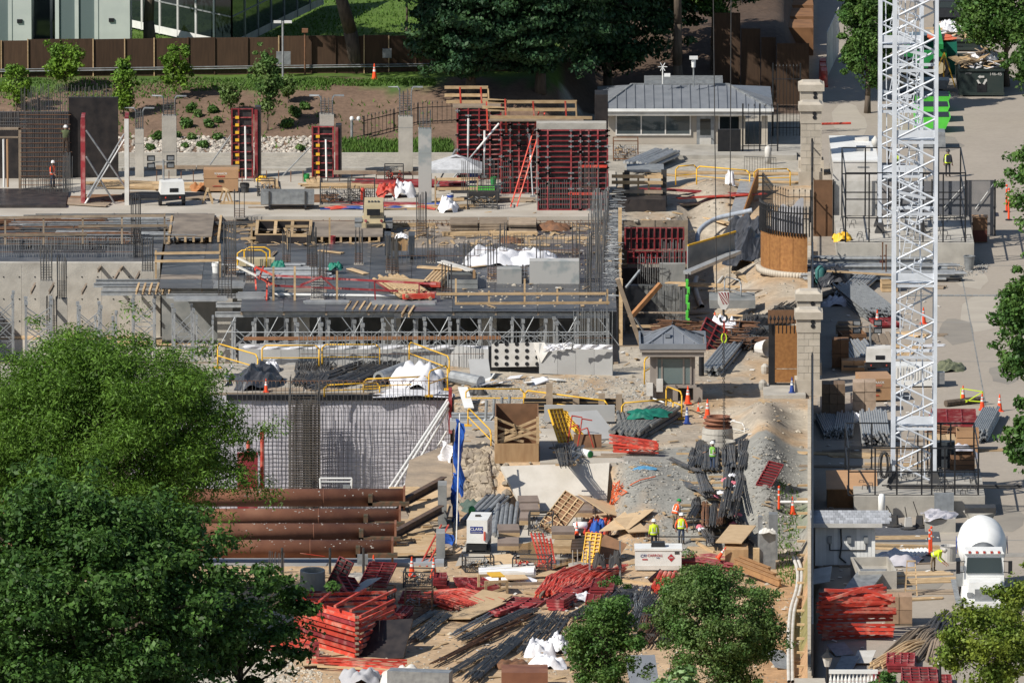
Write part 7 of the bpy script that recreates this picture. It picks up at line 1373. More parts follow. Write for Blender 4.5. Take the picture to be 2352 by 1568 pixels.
for k,u in enumerate((690,900,1120,1260)):b=MB(); b.bx(-.55,.55,-.4,.4,0,4.4); solo('basement_pier','pale concrete pier under the deck, %s from the west'%ORD[k],'pier',b,CONC,(XP(u,15),15.5,FA))
for k in range(5):planks('boards and sheets on the basement floor, %s'%('by the pit columns','white-lit ones mid bay','at the foot of the wall','long ones before the shade','at the tower feet')[k],(40,200,260,330,420)[k],(775,778,772,790,786)[k],4,1.6,1,3,1.5,FA,rnd.choice([LUM,OSBT]))
for k,z_ in enumerate((-1.3,-2.3,-3.4,-1.8,-2.8)):
    b=MB(); Y=11.2-.25*k; b.tube((XP(520 if k<3 else 640,Y),Y,z_),(XP(1400 if k!=1 else 1180,Y),Y,z_+(.0 if k<3 else .5)),.035,6); solo('ledger_tube','long horizontal ledger tube tying the shoring under the deck, %s'%('top one','second one','lowest one','upper sloping one','lower sloping one')[k],'tube',b,GALV,(XP(950,Y),Y,z_),w=1)
for k in range(18):
    u=540+k*49; b=MB(); b.tube(E(u,728,11.6),E(u+(46 if k%2 else-46)+8,800,11.4),.032,5); solo('diagonal_brace','diagonal scaffold tube under the deck edge, %s from the west'%('ninth seventeenth'.split()[0]if 0 else(ORD+['seventeenth','eighteenth'])[k]),'tube',b,GALV,E(u,800,11.5),w=1,group='diagonal tubes under the deck edge')
for k in range(10):rebar_column(*((575+k*83,648-(k*37)%70,560-(k*37)%70,16,ZD)),'slender bar group standing on the deck, %s from the west'%ORD[k],7)
# ---------------------------------------------------------------- things on the deck
def rails(lab,posts,boards,Y,z=ZD,m=LUM,pm=None):
    t=thing('timber_rail',lab,'guard rail',E(posts[0][0],posts[0][2],Y))
    for u,y0,y1 in posts:b=MB(); b.bar(E(u,y1,Y),E(u,y0,Y),.11,.1); part('post',b,pm or m,t,w=1)
    for u0,y0,u1,y1 in boards:b=MB(); b.bar(E(u0,y0,Y-.08),E(u1,y1,Y-.08),.05,.16); part('rail_board',b,m,t,w=1)
rails('timber guard rail at the east front edge of the deck',[(1047,640,700),(1123,668,700),(1205,640,700),(1280,665,700),(1395,664,700)],[(1002,675,1392,674),(1045,697,1400,695)],13.2)
rails('timber guard rail along the open bay side of the deck',[(358,575,640),(505,560,640)],[(355,582,505,580),(355,600,508,598)],26); rails('timber guard rail over the left wing rebar',[(12,497,562),(100,497,562),(190,495,560),(280,497,560),(378,490,560)],[(-10,500,380,495),(-10,540,200,538),(180,520,385,518)],33.2,m=LUMG)
rails('timber guard posts round the deck opening',[(578,518,600),(660,520,573),(757,500,560)],[(553,548,588,547),(655,520,708,520),(657,541,705,541)],36)
t=thing('red_lattice_rail','red and white lattice edge rail lying over the middle of the deck','lattice rail',G(800,690,ZD)); Y=17
for(u0,y0,u1,y1,m)in((545,592,585,612,DIRTYW),(585,612,632,634,REDB),(545,612,590,634,DIRTYW),(590,634,635,657,REDB),(632,633,1002,652,REDF),(632,656,1002,672,REDF),(605,613,595,640,REDB),(605,640,620,655,REDB),(585,615,588,665,REDB),(614,640,612,690,REDB),(690,655,740,635,REDF),(740,636,775,668,REDF),(860,645,862,690,REDF),(963,650,962,690,REDF),(895,668,860,645,REDF)):b=MB(); b.bar(E(u0,y0,Y+(0 if u0>640 else 3)),E(u1,y1,Y),.09,.12); part('bar',b,m,t,w=1)
for u in(628,677,774):b=MB(); b.bar(E(u,690,Y),E(u,622 if u>700 else 612,Y),.13); part('timber_post',b,LUM,t,w=1)
t=thing('yellow_cart','tan-yellow platform cart with hoop handles on the deck','cart',G(590,622,ZD)); b=MB(); b.bx(-1.15,1.1,0,1.2,.55,.68); b.bx(-1.1,1.1,-.02,.04,.3,.75); part('platform',b,SAND,t)
for y,x0,x1 in((1.15,-.8,.8),(0,-1.2,.6)):b=MB(); b.path([Vector((x0,y,.2)),Vector((x0,y,1.1)),Vector((x0+.3,y,1.3)),Vector((x1-.3,y,1.3)),Vector((x1,y,1.1)),Vector((x1,y,.2))],.05,6); part('hoop',b,YEL,t)
for x in(-.9,.2,.9):b=MB(); b.tube((x,.2,.2),(x+.12,.2,.2),.2,12); part('wheel',b,BLACK,t)
t=thing('opening_upstand','timber upstand with pale edges round the rectangular deck opening','upstand',(XP(655,39),39.4,ZD)); a,c=HOLE[0]-t.location.x,HOLE[1]-t.location.x
for(x0,x1,y0,y1)in((a,c,0,.15),(a,c,5.6,5.75),(a,a+.15,.15,5.6),(c-.15,c,.15,5.6)):b=MB(); b.bx(x0,x1,y0,y1,0,.5); b.mi=1; b.bx(x0-.02,x1+.02,y0-.02,y1+.02,.5,.56); part('side',b,[DPLY,LUM],t)
for f in(.35,.65):b=MB(); b.bx(a+(c-a)*f-.1,a+(c-a)*f+.1,.15,5.6,.4,.5); part('strut',b,LUM,t)
b=MB(); b.bx(a,c,0,5.7,-4.5,-4.45); part('void_floor',b,CONCD,t)
t=thing('compressor','desert-tan towed air compressor standing at the slab edge','compressor',G(858,538,ZD)); b=MB(); b.box((0,1.6,1.15),(1.35,3.,1.5),taper=.88); part('canopy',b,SAND,t); b=MB(); b.box((0,1.6,.55),(1.5,3.1,.3)); part('chassis',b,SAND,t)
b=MB(); b.bx(-.42,.42,.02,.06,1.2,1.6); part('grille',b,BLACK,t); b=MB()
for k in range(6):b.bx(-.5,.5,-.02,.0,.42+k*.05,.44+k*.05)
part('louvres',b,DKST,t,kind='stuff')
for sx in(-1,1):b=MB(); b.box((sx*.95,.9,.75),(.5,1.4,.12)); b.box((sx*.95,.25,.55),(.5,.1,.4)); part('mudguard',b,GALV,t); b=MB(); b.tube((sx*1.1,.9,.38),(sx*.8,.9,.38),.38,14); part('wheel',b,BLACK,t); b=MB(); b.tube((sx*.5,-.0,.85),(sx*.5,.08,.85),.09,10); part('tail_lamp',b,REDF,t)
b=MB()
for k in range(4):b.box((-.3+.2*k,1.,1.93),(.12,.5,.06))
part('top_vents',b,DKST,t)
t=thing('bin_cart','pair of dark tilt bins with plywood between them on the deck','cart',G(918,596,ZD)); 
for x in(-.75,.75):b=MB(); b.box((x,.4,.95),(.35,.9,1.3),rx=.12,taper=1.15); part('bin',b,mat('bin_grey%d'%(x>0),(.06,.07,.085),rv=0),t); b=MB(); b.tube((x-.1,.1,.2),(x+.1,.1,.2),.2,12); part('wheel',b,BLACK,t)
b=MB(); b.bx(-.55,.5,.3,.35,.5,1.35); part('board',b,PLY,t); b=MB(); b.cloth((.1,.5,1.3),.8,.6,.35,8); part('bag',b,PLASTW,t)
bucket('large white bucket on the shiny part of the deck',497,626,ZD,WHITE,.65,.28); bucket('red and white bucket behind the two rebar clusters',763,560,ZD,REDF,.5,.22)
planks('long weathered plank stack on the deck beside the compressor',1133,524,2.6,5.6,5,3,0,ZD,LUMG,.1); planks('low timber under the long plank stack',1125,541,.5,6.2,1,2,.01,ZD,LUM,.25); planks('long boards before the rusty wire heap',1270,548,.6,5,1,2,.04,ZD,LUM)
sack('white sheeting spread on the deck, left heap',1130,597,3.6,.9,ZD,PLASTW,'sheeting','white_sheeting',d=5); sack('white sheeting spread on the deck, right heap',1225,600,3.2,.8,ZD,PLASTW,'sheeting','white_sheeting',d=4); sack('rusty wire heap at the back of the deck',1270,526,2.4,.5,ZD,REBRU,'wire heap','wire_heap',d=2); sack('rusty wire heap nearer the tall red bars',1175,556,1.6,.4,ZD,REBRU,'wire heap','wire_heap')
for lab,u0,u1,yt,yb in(('low concrete wall on the deck, right one with a curved shadow',1216,1331,600,652),('low concrete wall on the deck, left one',1141,1198,618,652)):pan('low_wall',lab,u0,u1,yt,yb,ZD,CONCP,'wall',1.2)
crate('grey box with clear plastic beside the leaning planks',1062,655,1.9,3,.6,0,ZD,CONCD,n=2); planks('white planks leaning on the grey box',1050,636,4,.5,2,2,.5,ZD,DIRTYW,z0=.6); pan('plywood_upright','upright plywood sheet at the right of the grey box',1086,1092,620,654,ZD,PLY,'board',.1)
for k,(u,y,rz_,n)in enumerate(((927,672,.25,9),(1010,645,-.15,6))):
    t=tubes('joist_pack','pack of timber joists with red ends, %s'%('in front of the red rail','behind the edge rebar cluster')[k],'joist pack',u,y,7,n,2,.11,LUM,rz_,ZD,.15); b=MB(); b.bx(-n*.11,n*.11,-4.,-3.7,.1,.4); part('red_ends',b,REDB,t); planks('boards across the joist pack, %s'%('by the red rail','by the rebar cluster')[k],u,y-6,3,.8,1,2,1.2,ZD,LUM,z0=.6)
for k,(u,y,L)in enumerate(((660,640,5.2),(645,628,6),(610,618,5))):tubes('channel_stack','grey channels strapped with green slings on the deck, %s'%('front','middle','rear')[k],'steel stack',u,y,L,3,2,.1,ALU,math.pi/2,ZD)
for k,(u,y)in enumerate(((640,625),(770,628))):sack('green lifting sling thrown over the grey channels, %s one'%('left','right')[k],u,y,.9,.5,ZD,TEAL,'sling','lifting_sling',z0=.3)
tubes('white_tube','long white tube lying on the dark deck before the red rail','tube',830,682,9.5,1,1,.09,WHITE,1.5,ZD)
t=thing('raised_form','raised brown ply table on joists at the back left of the deck','formwork',G(440,560,ZD)); b=MB(); b.bx(XP(395,41)-t.location.x,XP(488,41)-t.location.x,0,9,.42,.5); part('ply_top',b,DECKB,t)
for i in range(7):b=MB(); x=-1.5+i*.52; b.bx(x,x+.14,-.2,8.9,.15,.42); part('joist',b,LUM,t)
t=thing('raised_form','raised ply table under the compressor wheels with dark gap','formwork',G(795,556,ZD)); b=MB(); b.bx(-2.4,2.3,0,6,.32,.4); part('ply_top',b,DECKB,t)
for i in range(8):b=MB(); x=-2.2+i*.6; b.bx(x,x+.14,-.1,5.9,.0,.32); part('joist',b,LUM,t)
for k in range(14):rebars('rebar laid on the left wing deck, %s bundle from the front'%ORD[k],(60,150,250,20,110,300,180,60,230,330,40,140,270,400)[k],566-k*5,U(7,13),U(.5,1.2),16,math.pi/2+U(-.12,.12),(None,REBRU,GALV)[k%3],ZD+.1,sup=k%2,grp='rebar on the left wing deck')
for k in range(12):planks('stray boards on the deck and slab edge, %s'%('flat' if k%2 else 'short')+(' ones, %s from the west'%ORD[k//2]),560+k*66,U(520,625),U(1.2,3.2),U(.2,.5),1,1+k%2,U(0,3.1),ZD+.03,rnd.choice([LUM,LUM,LUMG,OSBT]),messy=.1)
# ---------------------------------------------------------------- things on the upper slab
t=thing('canopy','white pop-up canopy on the slab before the red formwork','canopy',G(1048,440,ZS)); Yq=t.location.y; hw=1.66; zt=E(1048,381,Yq).z-ZS; b=MB(); c4=[(-hw,-hw,zt),(hw,-hw,zt),(hw,hw,zt),(-hw,hw,zt)]; b.add(c4+[(0,0,zt+.75)],[(0,1,4),(1,2,4),(2,3,4),(3,0,4)]); 
for i in range(4):p,q=Vector(c4[i]),Vector(c4[(i+1)%4]); b.slabquad(p-up*.22,q-up*.22,q,p,.01)
part('fabric',b,mat('canopy_fabric',(.50,.51,.53),rv=0),t); b=MB(); b.add([(-.4,-.42,zt+.58),(.4,-.42,zt+.58),(.0,-.3,zt+.66)],[(0,1,2)]); part('vent_flap',b,DKST,t)
for x,y,_ in c4:b=MB(); b.bar((x*.97,y*.97,0),(x*.97,y*.97,zt),.06); part('leg',b,DKST,t)
chest('tan tool chest standing on the slab between column and red form',508,440,2.2,1.2,1.5,0,ZS,'KNAACK'); lighttower('white-hooded light tower on the slab, drawbar to the left',395,472,ZS,.12)
for k,u in enumerate((477,519)):
    t=thing('sawhorse','timber sawhorse before the tool chest, %s one'%('left','right')[k],'sawhorse',G(u,466,ZS),.3*k); b=MB(); b.box((0,0,.85),(.15,1.,.12)); part('top_beam',b,LUM,t)
    for sx in(-1,1):
        for sy in(-.4,.4):b=MB(); b.bar((sx*.32,sy*1.1,0),(sx*.05,sy,.82),.1,.05); part('leg',b,LUM,t)
t=thing('flat_cart','grey steel flat cart with timber side on the slab','cart',G(660,482,ZS)); b=MB(); b.bx(-1.7,1.7,0,.06,.35,1.15); b.bx(-1.7,1.7,1.2,1.26,.35,1.15); part('side',b,GALV,t); b=MB(); b.bx(-1.7,1.7,.06,1.2,.3,.4); part('bed',b,LUMG,t)
for x in(-1.2,1.1):b=MB(); b.bx(x,x+.12,-.08,0,.2,1.2); part('stake',b,DKST,t); b=MB(); b.tube((x,0,.16),(x+.12,0,.16),.16,10); part('wheel',b,BLACK,t)
for k,a in enumerate(((770,466,1.9,1.4,1.5,'dark','tall dark stillage left of the extinguisher'),(830,462,1.7,1.3,1.4,'dark','dark stillage just behind the red extinguisher'),(1108,478,1.9,1.3,1.2,'mixed','black basket cart on the slab below the ladder foot'),(612,448,1.1,1.,1.,'clamps','black crate of yellow clamps at the red column form'),(905,418,1.2,1.,1.1,'red','black crate behind the white sack on the slab'))):basket(a[6],a[0],a[1],a[2],a[3],a[4],0,ZS,a[5])
sack('white bulk sack on the slab beside red netting',926,452,1.5,1.2,ZS); sack('white bulk sack on the slab under the timber stand',1030,486,1.3,1.1,ZS); sack('bright red netting heap on the slab',893,452,1.5,1.1,ZS,REDB,'netting','red_netting'); sack('blue cloth on the lumber behind the light tower',408,425,.7,.5,ZS,BLUE,'cloth','blue_cloth'); sack('orange cloth beside the tool chest',462,438,1.4,.6,ZS,mat('rust_cloth',(.38,.16,.06),rv=0),'cloth','orange_cloth'); sack('yellow sling heap at the foot of the tall red form',603,416,.9,.4,ZS,YEL,'sling','sling_heap')
b=MB(); b.lathe((0,0,0),[(.14,0),(.14,.8),(.08,.92),(0,.95)],10); solo('fire_extinguisher','red cylinder standing on the slab behind the compressor','cylinder',b,REDB,G(833,464,ZS)); bucket('blue bucket hanging under the white prop',1088,420,ZS+.3,BLUE,.7,.3); bucket('white bucket with blue lid in the bulk sack',1034,466,ZS+.5,None,.6,.22); bucket('green jug beside the red column forms',704,417,ZS,GREEN,.5,.2); bucket('green and white jug beside the red wall formwork',1133,424,ZS,GREEN,.5,.2); bucket('dark bin below the tool chest',562,442,ZS,DKST,.6,.3)
b=MB(); b.bx(-1.1,.9,0,1.2,.2,.85); b.mi=1; b.bx(-1.05,.6,.1,1.1,.85,.95); solo('green_generator','green-topped generator at the ladder foot','generator',b,[DKST,LIME],G(1115,468,ZS))
t=thing('timber_stand','timber stand of rails on the slab beneath the canopy','timber stand',G(1052,478,ZS))
for(u0,y0,u1,y1)in((1000,412,1098,411),(998,434,1098,433),(998,458,1066,458),(1000,405,1000,478),(1098,410,1096,440)):b=MB(); b.bar(E(u0,y0,t.location.y),E(u1,y1,t.location.y),.1,.18); part('board',b,LUM,t,w=1)
t=thing('beam_on_bars','long timber beams resting on bars across the slab','beam',G(865,415,ZS))
for u0,u1,y in((766,865,396),(865,962,398),(358,450,384),(452,550,384)):b=MB(); b.bar(E(u0,y,G(1,418,ZS).y),E(u1,y,G(1,418,ZS).y),.3,.22); part('beam',b,LUMG,t,w=1)
b=MB()
for i in range(22):u=360+i*28; b.tube(E(u,418,G(1,418,ZS).y),E(u,392,G(1,418,ZS).y),.03,5)
part('bars',b,REBRU,t,w=1,kind='stuff')
for k,(u,y,L,W,nl,m,rz_)in enumerate(((380,452,5,2.5,2,LUMG,1.5),(330,428,6,3,2,LUM,1.4),(425,432,5,2.5,3,LUM,1.6),(800,430,5,1.2,3,LUM,1.57),(940,424,6,2.5,3,REDF,1.55),(760,476,9,1.,1,LUMG,1.57),(900,470,6,1.5,1,REDF,1.5),(840,478,5,1.2,1,BLUE,1.6),(985,478,5,1.4,2,LUM,1.6),(1150,460,5,1.4,2,LUMG,1.4),(590,468,4,.8,1,LUM,1.5),(705,458,4,2.6,2,PLYD,1.57),(170,466,4,2.5,2,LUMG,1.3),(240,456,4,2.6,1,PLYD,1.5),(620,425,3.4,1,3,LUM,.1),(720,420,3.,.9,3,LUM,.1))):planks('%s on the slab, %s'%({REDF:'red steel lengths',BLUE:'blue-wrapped lengths'}.get(m,'lumber pile'),('behind the light tower','by the slim column','under the long beams','before the second red form','behind the bulk sack','long and flat by the stillages','beside the compressor top','in front of the extinguisher','before the grey-blue column','by the ladder foot','right of the sawhorses','dark boards behind the flat cart','at the black platform','between the brace frame posts','upright by the tall red form','upright by the second red form')[k]),u,y,L,W,nl,4,rz_,ZS,m,messy=.15)
for k in range(9):tubes('hose_bundle','red and blue hoses along the slab edge, %s stretch'%ORD[k],'hose',780+k*32,U(472,482),1.6,5,1,.05,(REDB,BLUE,DIRTYW)[k%3],1.57+U(-.3,.3),ZS,sag=.1,spread=1.6)
# ---------------------------------------------------------------- middle yard, upper level
t=thing('timber_box_form','large open plywood box with crossed timber braces','box form',G(1188,1060,0)); p=t.location; b=MB(); x0,x1=XP(1137,p.y)-p.x,XP(1237,p.y)-p.x; h1=E(1188,1018,p.y).z; b.bx(x0,x1,0,.05,-.1,h1); part('front_board',b,PLY,t); hb=2.5
for(a,c_,e,f,m,h)in((x0,x1,5.2,5.28,PLYD,hb),(x0,x0+.06,.06,5.2,PLYD,hb),(x1-.06,x1,.06,5.2,PLYD,hb)):b=MB(); b.bx(a,c_,e,f,0,h); part('side_board',b,m,t)
for x in(x0+.05,x1-.05):b=MB(); b.bar((x,.1,0),(x,.1,2.6),.16); part('corner_post',b,LUM,t)
for(xa,za,xb,zb_)in((x0,2.5,x1,1.0),(x0,1.8,x1,.6),(x0,1.1,x1*.3,.5),(x0,.9,x1,2.4),(x0,.5,x1,1.9),(-.2,2.,.1,.6),(x0+.3,.5,x1,1.4)):b=MB(); b.bar((xa,.3,za*.7+.75),(xb,.5,zb_*.7+.75),.06,.14); part('brace',b,LUM,t)
t=thing('lagging_wall','low dark timber wall held by brown posts','timber wall',G(1318,948,0)); Y=t.location.y
for k in range(4):b=MB(); a,c_=E(1204,945-k*9,Y),E(1432,946-k*9,Y); b.bar(a,c_,.1,.21); part('plank',b,BLACK,t,w=1); b=MB(); b.bar(a+up*.11+Vector((0,-.06,0)),c_+up*.11+Vector((0,-.06,0)),.06,.03); part('edge_strip',b,LUM,t,w=1)
for u,yt in((1262,879),(1323,905),(1382,903),(1422,905)):b=MB(); b.bar(E(u,955,Y-.3),E(u,yt,Y-.3),.38,.3); part('post',b,LUMG,t,w=1)
b=MB(); p,q=E(1250,968,Y-4),E(1412,946,Y-4); b.bx(p.x,q.x,Y-4,Y-3.8,p.z,q.z+.4); solo('grey_board_wall','grey board wall before the dark timber wall','board wall',b,INSUL,(p.x,Y-4,0),w=1)
rail_fence('yellow guard rail before the dark timber wall, left',[g0(1070,935),g0(1203,935)],1.1,feet=0); rail_fence('yellow guard rail before the dark timber wall, middle',[g0(1206,940),g0(1395,965)],1.15,feet=0); rail_fence('yellow guard rail slanting beside the box form',[g0(1075,1005)+up*.7,g0(1128,1032)],1.1)
t=thing('conduit_bank','bank of blue-grey conduits bending up beside the box form','conduits',G(1100,985,0)); 
for k in range(4):b=MB(); b.path([Vector((-1.6,k*.5,.35+.1*k)),Vector((.2+k*.45,k*.5,.35+.1*k)),Vector((.4+k*.45,k*.5,.6+.1*k)),Vector((.45+k*.45,k*.5,1.7))],.09,8); part('conduit',b,GALV,t)
b=MB(); b.bx(-1.7,1.7,-.3,0,0,.5); b.bx(-1.7,-.5,.1,2.2,0,.3); part('concrete_base',b,INSUL,t)
planks('white board leaning at the pit corner',1070,935,3.4,.6,1,1,.12,0,WHITE,z0=.5,tiltx=.2); sack('black cable coil on the sand beside the box form',1100,1028,1.8,.25,0,DKST,'cable coil','cable_coil'); sack('dark wire cage heap left of the booth ground',1095,905,1.2,.6,0,DKST,'wire heap','wire_heap')
for k,(u,y,rz_,tl,m)in enumerate(((1290,1015,.9,(1.1,.1),YEL),(1318,1000,.9,(.5,.2),YEL))):formpanel('yellow form panel %s the box form'%('standing beside','lying behind the standing one near')[k],u,y,1.3,2.8,rz_,tl,0,.6,4,10,YEL,LUM,'yellow form panels')
b=MB(); p,q=E(1338,946,-32),E(1388,1010,-35); b.bar(p,q,1.8,.14); solo('grey_form_board','large grey board tilted over the yellow form panels','board',b,INSUL,q,w=1)
for k,(u,y)in enumerate(((1322,1025),(1345,1032))):
    t=thing('red_trolley','red tube trolley before the yellow panels, %s one'%('left','right')[k],'trolley',G(u,y,0)); b=MB(); b.path([Vector(q_)for q_ in((-.5,0,0),(-.3,.2,1.1),(.1,.2,1.25),(.5,0,0))],.04,6); b.path([Vector(q_)for q_ in((-.3,.2,1.1),(-.2,1.8,1.5),(.4,1.8,1.4))],.04,6); part('frame',b,REDB,t)
sheet('brown_plywood','brown plywood piece standing by the red trolleys','board',1350,1030,1.6,.9,0,(1.3,0),PLYD,0,.4); b=MB(); b.tube((-.5,.4,.25),(.4,-.6,.22),.25,14); b.mi=1; b.tube((.4,-.6,.22),(.42,-.62,.22),.2,14); solo('white_pipe_piece','short white pipe with green end before the red trolleys','pipe',b,[WHITE,GREEN],G(1340,1048,0))
for k,(u,y,L,n,rz_)in enumerate(((1470,985,7.5,8,-.22),(1492,978,7,8,-.28),(1444,990,6,5,.03),(1458,1000,6,5,-.12))):tubes('channel_pile','pile of dark steel channels %s'%('under the green sling','behind the green sling','leaning at the pile left','at the front of the pile')[k],'steel pile',u,y,L,n,3,.12,mat('channel_grey%d'%k,(.10,.11,.115),(.2,.19,.17),rv=0),rz_,0,parts=False)
sack('green lifting sling over the dark channels',1492,978,2.4,.4,0,TEAL,'sling','lifting_sling',z0=.7); sack('green sling tail on the dark channels',1470,985,1.4,.4,0,TEAL,'sling','lifting_sling',z0=.7)
t=thing('truss_pile','pile of red steel trusses beside the pale pad','truss pile',G(1450,1045,0))
for k in range(6):truss(t,(-1.2+U(-.2,.2),U(-1,1),.05+k*.2),(1.4+U(-.2,.2),U(-1.5,1.5),.1+k*.12),.22,n=6)
for k in range(10):planks('timber offcuts on the concrete behind the pad, %s'%ORD[k],U(1330,1440),U(1015,1058),U(2,4),.4,1,2,1.57+U(-.1,.1),.03,rnd.choice([LUM,OSBT,LUMG]))
mb=MB(); P=[G(u,y,z)for u,y,z in((1150,1070,.03),(1400,1062,.03),(1392,1168,-2.0),(1205,1172,-2.0))]
b=MB(); b.slabquad(P[3]+up*-.1,P[2]+up*-.1,P[1],P[0],.25); struct('sprayed_concrete_slope',b,mat('pale_shotcrete',(.56,.52,.46),(.50,.46,.40),1,.85,bump=.02,bsc=3,rv=0))
b=MB(); b.bx(XP(1240,-41),XP(1440,-41),-42.4,-31,-.2,.035); struct('yard_slab',b,SLAB)
rebars('rebar bundle jutting over the pale pad, thick one',1296,1048,8,.8,40,.03,None,0,z0=.5,kink=0,tiltx=-.02).location.y-=3.2; rebars('short bent rebar bundle jutting over the pale pad',1318,1052,5,.6,22,-.1,GALV,0,z0=.4,kink=.4).location.y-=1.
b=MB()
for _ in range(420):u=U(1052,1165); Y=U(-45.5,-38.5); x=XP(u,Y); b.rock((x,Y,gh(x,Y,u)-.05),U(.12,.5))
struct('rubble_face',b,mat('rubble',(.36,.30,.22),(.24,.2,.16),2,.95,rv=0,isl=.25,bump=.03),'stuff')
t=thing('ring_stack','stack of rusty flanged rings on a banded concrete manhole','manhole stack',G(1648,1022,0)); b=MB(); b.lathe((0,0,0),[(.95,0),(.9,.3),(.93,.34),(.88,.7),(.91,.74),(.86,1.05),(.6,1.05)],24); part('manhole',b,CONC,t)
for k in range(3):b=MB(); b.lathe((U(-.05,.05),0,1.06+k*.22),[(.6,0),(.8,.0),(.82,.03),(.7,.06),(.66,.18),(.72,.2),(.55,.2),(.5,.05)],24); part('rusty_ring',b,RUST,t,label='rusty flanged ring')
b=MB(); b.lathe((0,0,0),[(.78,0),(.78,.5),(.68,.5),(.66,.06),(0,.05)],24); solo('concrete_ring','low concrete ring on the ground before the ring stack','concrete ring',b,CONC,G(1658,1032,0)); rail_fence('white post and boards right of the ring stack',[g0(1676,1000),g0(1710,1008)],.9,feet=0,YEL=DIRTYW)
b=MB()
for k in range(9):b.path([G(U(1405,1440),U(1125,1150),-.9)+up*U(0,.9)for _ in range(2)]+[G(1400+k*2,1170,-1.7)+up*.3],.03,5)
P=[gz(u,y)+up*.15 for u,y in((1400,1180),(1404,1150),(1425,1128),(1440,1135),(1428,1142),(1412,1130),(1450,1118),(1470,1108),(1505,1100))]; b.path(P,.035,5); solo('orange_hose','tangled orange hose over the gravel edge','hose',b,ORG,P[0],w=1); sack('light blue strap coil on the gravel',1480,1074,1.3,.12,None,mat('sky_blue',(.1,.3,.5),rv=0),'strap coil','strap_coil')
# rebar yard on the gravel berm
RB=[(1605,1050,9,-.12),(1622,1058,9,-.08),(1640,1062,8,-.05),(1590,1062,7,-.2),(1668,1055,7,-.05),(1682,1058,8,.02),(1706,1050,10,-.1),(1612,1110,9,.12),(1622,1120,6,.3),(1598,1168,9,-.28),(1620,1180,11,-.02),(1642,1178,12,-.1),(1655,1180,10,-.08),(1680,1120,18,-.16),(1668,1145,16,-.18),(1698,1105,16,-.14),(1692,1150,14,-.2),(1680,1218,10,.1),(1696,1205,9,.3),(1672,1100,9,-.1),(1634,1230,8,-.05),(1610,1225,7,.5),(1700,1240,7,.7),(1575,1078,5,1.2),(1596,1130,6,1.0)]
for k,(u,y,L,rz_)in enumerate(RB):rebars('rebar bundle on the gravel, %s'%('back row, ' if y<1070 else 'middle rows, ' if y<1150 else 'rows by the workers, ')+('rusty ' if k in(10,12)else '')+'%s from the west'%ORD[sum(1 for q_ in RB if(q_[1]<1070)==(y<1070)and(q_[1]<1150)==(y<1150)and q_[0]<u)],u,y,L*.85,.45,34,rz_*.3,REBRU if k in(10,12)else None,None,z0=.15,kink=.25 if k%3==0 else 0)
for k in range(16):u,y=U(1575,1715),1045+k*13; planks('timber sleeper under the rebar rows, %s from the back'%ORD[k],U(1610,1690),y,.15,U(2.5,4),1,1,U(-.1,.1),None,LUM,.12)
for k in range(12):sack('pink and white label tag on the rebar, %s'%ORD[k],U(1585,1700),U(1090,1240),.45,.2,None,PLASTW if k%2 else mat('pink_tag%d'%k,(.7,.2,.25),rv=0),'tag','label_tag',z0=.3)
t=thing('rebar_rack','low rack of thin steel posts before the workers','rack',gz(1590,1262)); b=MB()
for x in(-1.9,-.6,.8,2.2):b.tube((x,0,-.2),(x,0,.9),.035,5); b.box((x,0,-.1),(.4,.3,.1))
b.tube((-2,0,.75),(1.6,0,.75),.04,5); b.tube((-1,3,1.2),(2.3,3,1.2),.04,5); b.tube((.1,3,0),(.1,3,1.2),.03,5); part('frame',b,DKST,t)
formpanel('small faded red panel on the gravel slope by the fence',1768,1104,.9,2.2,-.3,(.5,.2),None,.3,1,9); delineator(1789,1172,'orange delineator on the weedy strip by the fence'); cone(1820,1180,'orange cone on the weedy strip by the fence'); cone(1649,1286,'tilted faded cone on the tan sheets',.8,tilt=.6,z=-1.7); tubes('white_tube','white plastic pipe across the weedy strip','pipe',1808,1168,2.8,1,1,.09,WHITE,1.57,None,.3)
# ---------------------------------------------------------------- lower yard in front
def cabinet(nm,lab,cat,u,y,w,d,h,m,rz=0,z0=0):b=MB(); b.box((0,d/2,h/2),(w,d,h)); return solo(nm,lab,cat,b,m,gz(u,y)+up*z0,rz)
t=thing('generator','white generator with a blue CLARK sign on a black trailer','generator',gz(1097,1276),-.1); b=MB(); b.bx(-.62,.55,0,2.6,.72,2.05); part('housing',b,WHITE,t); b=MB(); b.bx(-.6,.5,.05,2.7,.3,.7); part('trailer',b,BLACK,t)
for x in(-.68,.52):b=MB(); b.tube((x,.5,.3),(x+.16,.5,.3),.3,14); part('wheel',b,BLACK,t)
NAVY=mat('navy_sign',(.02,.035,.22),rv=0); b=MB(); b.bx(-.42,.3,-.02,-.003,1.3,1.68); sg=part('sign',b,NAVY,t); letters('CLARK',sg,(-.06,-.03,1.53),.23,WHITE); letters('CONSTRUCTION',sg,(-.06,-.03,1.37),.075,WHITE); b=MB(); b.box((-.1,1.2,2.1),(.3,.3,.08)); part('roof_vent',b,DKST,t); b=MB(); b.box((.4,-.05,1.15),(.1,.1,.5)); part('red_lever',b,REDB,t); b=MB(); b.bx(.555,.57,.5,1.5,1.3,1.7); part('side_plate',b,GALV,t)
t=thing('fuel_tank','white fuel tank with CARROLL lettering and red diamond sign','fuel tank',gz(1512,1312)); b=MB(); b.bx(-1.3,1.3,0,1.6,.1,1.2); part('tank',b,WHITE,t); b=MB(); b.bx(-1.34,1.34,-.04,1.64,1.2,1.32); part('lid',b,WHITE,t); b=MB(); b.bx(-1.3,1.3,-.03,-.003,.1,.36); part('skirt',b,DIRTYW,t); b=MB()
for x in(-.7,.55):b.bx(x-.2,x+.2,-.035,.3,.02,.1)
part('fork_pockets',b,BLACK,t)
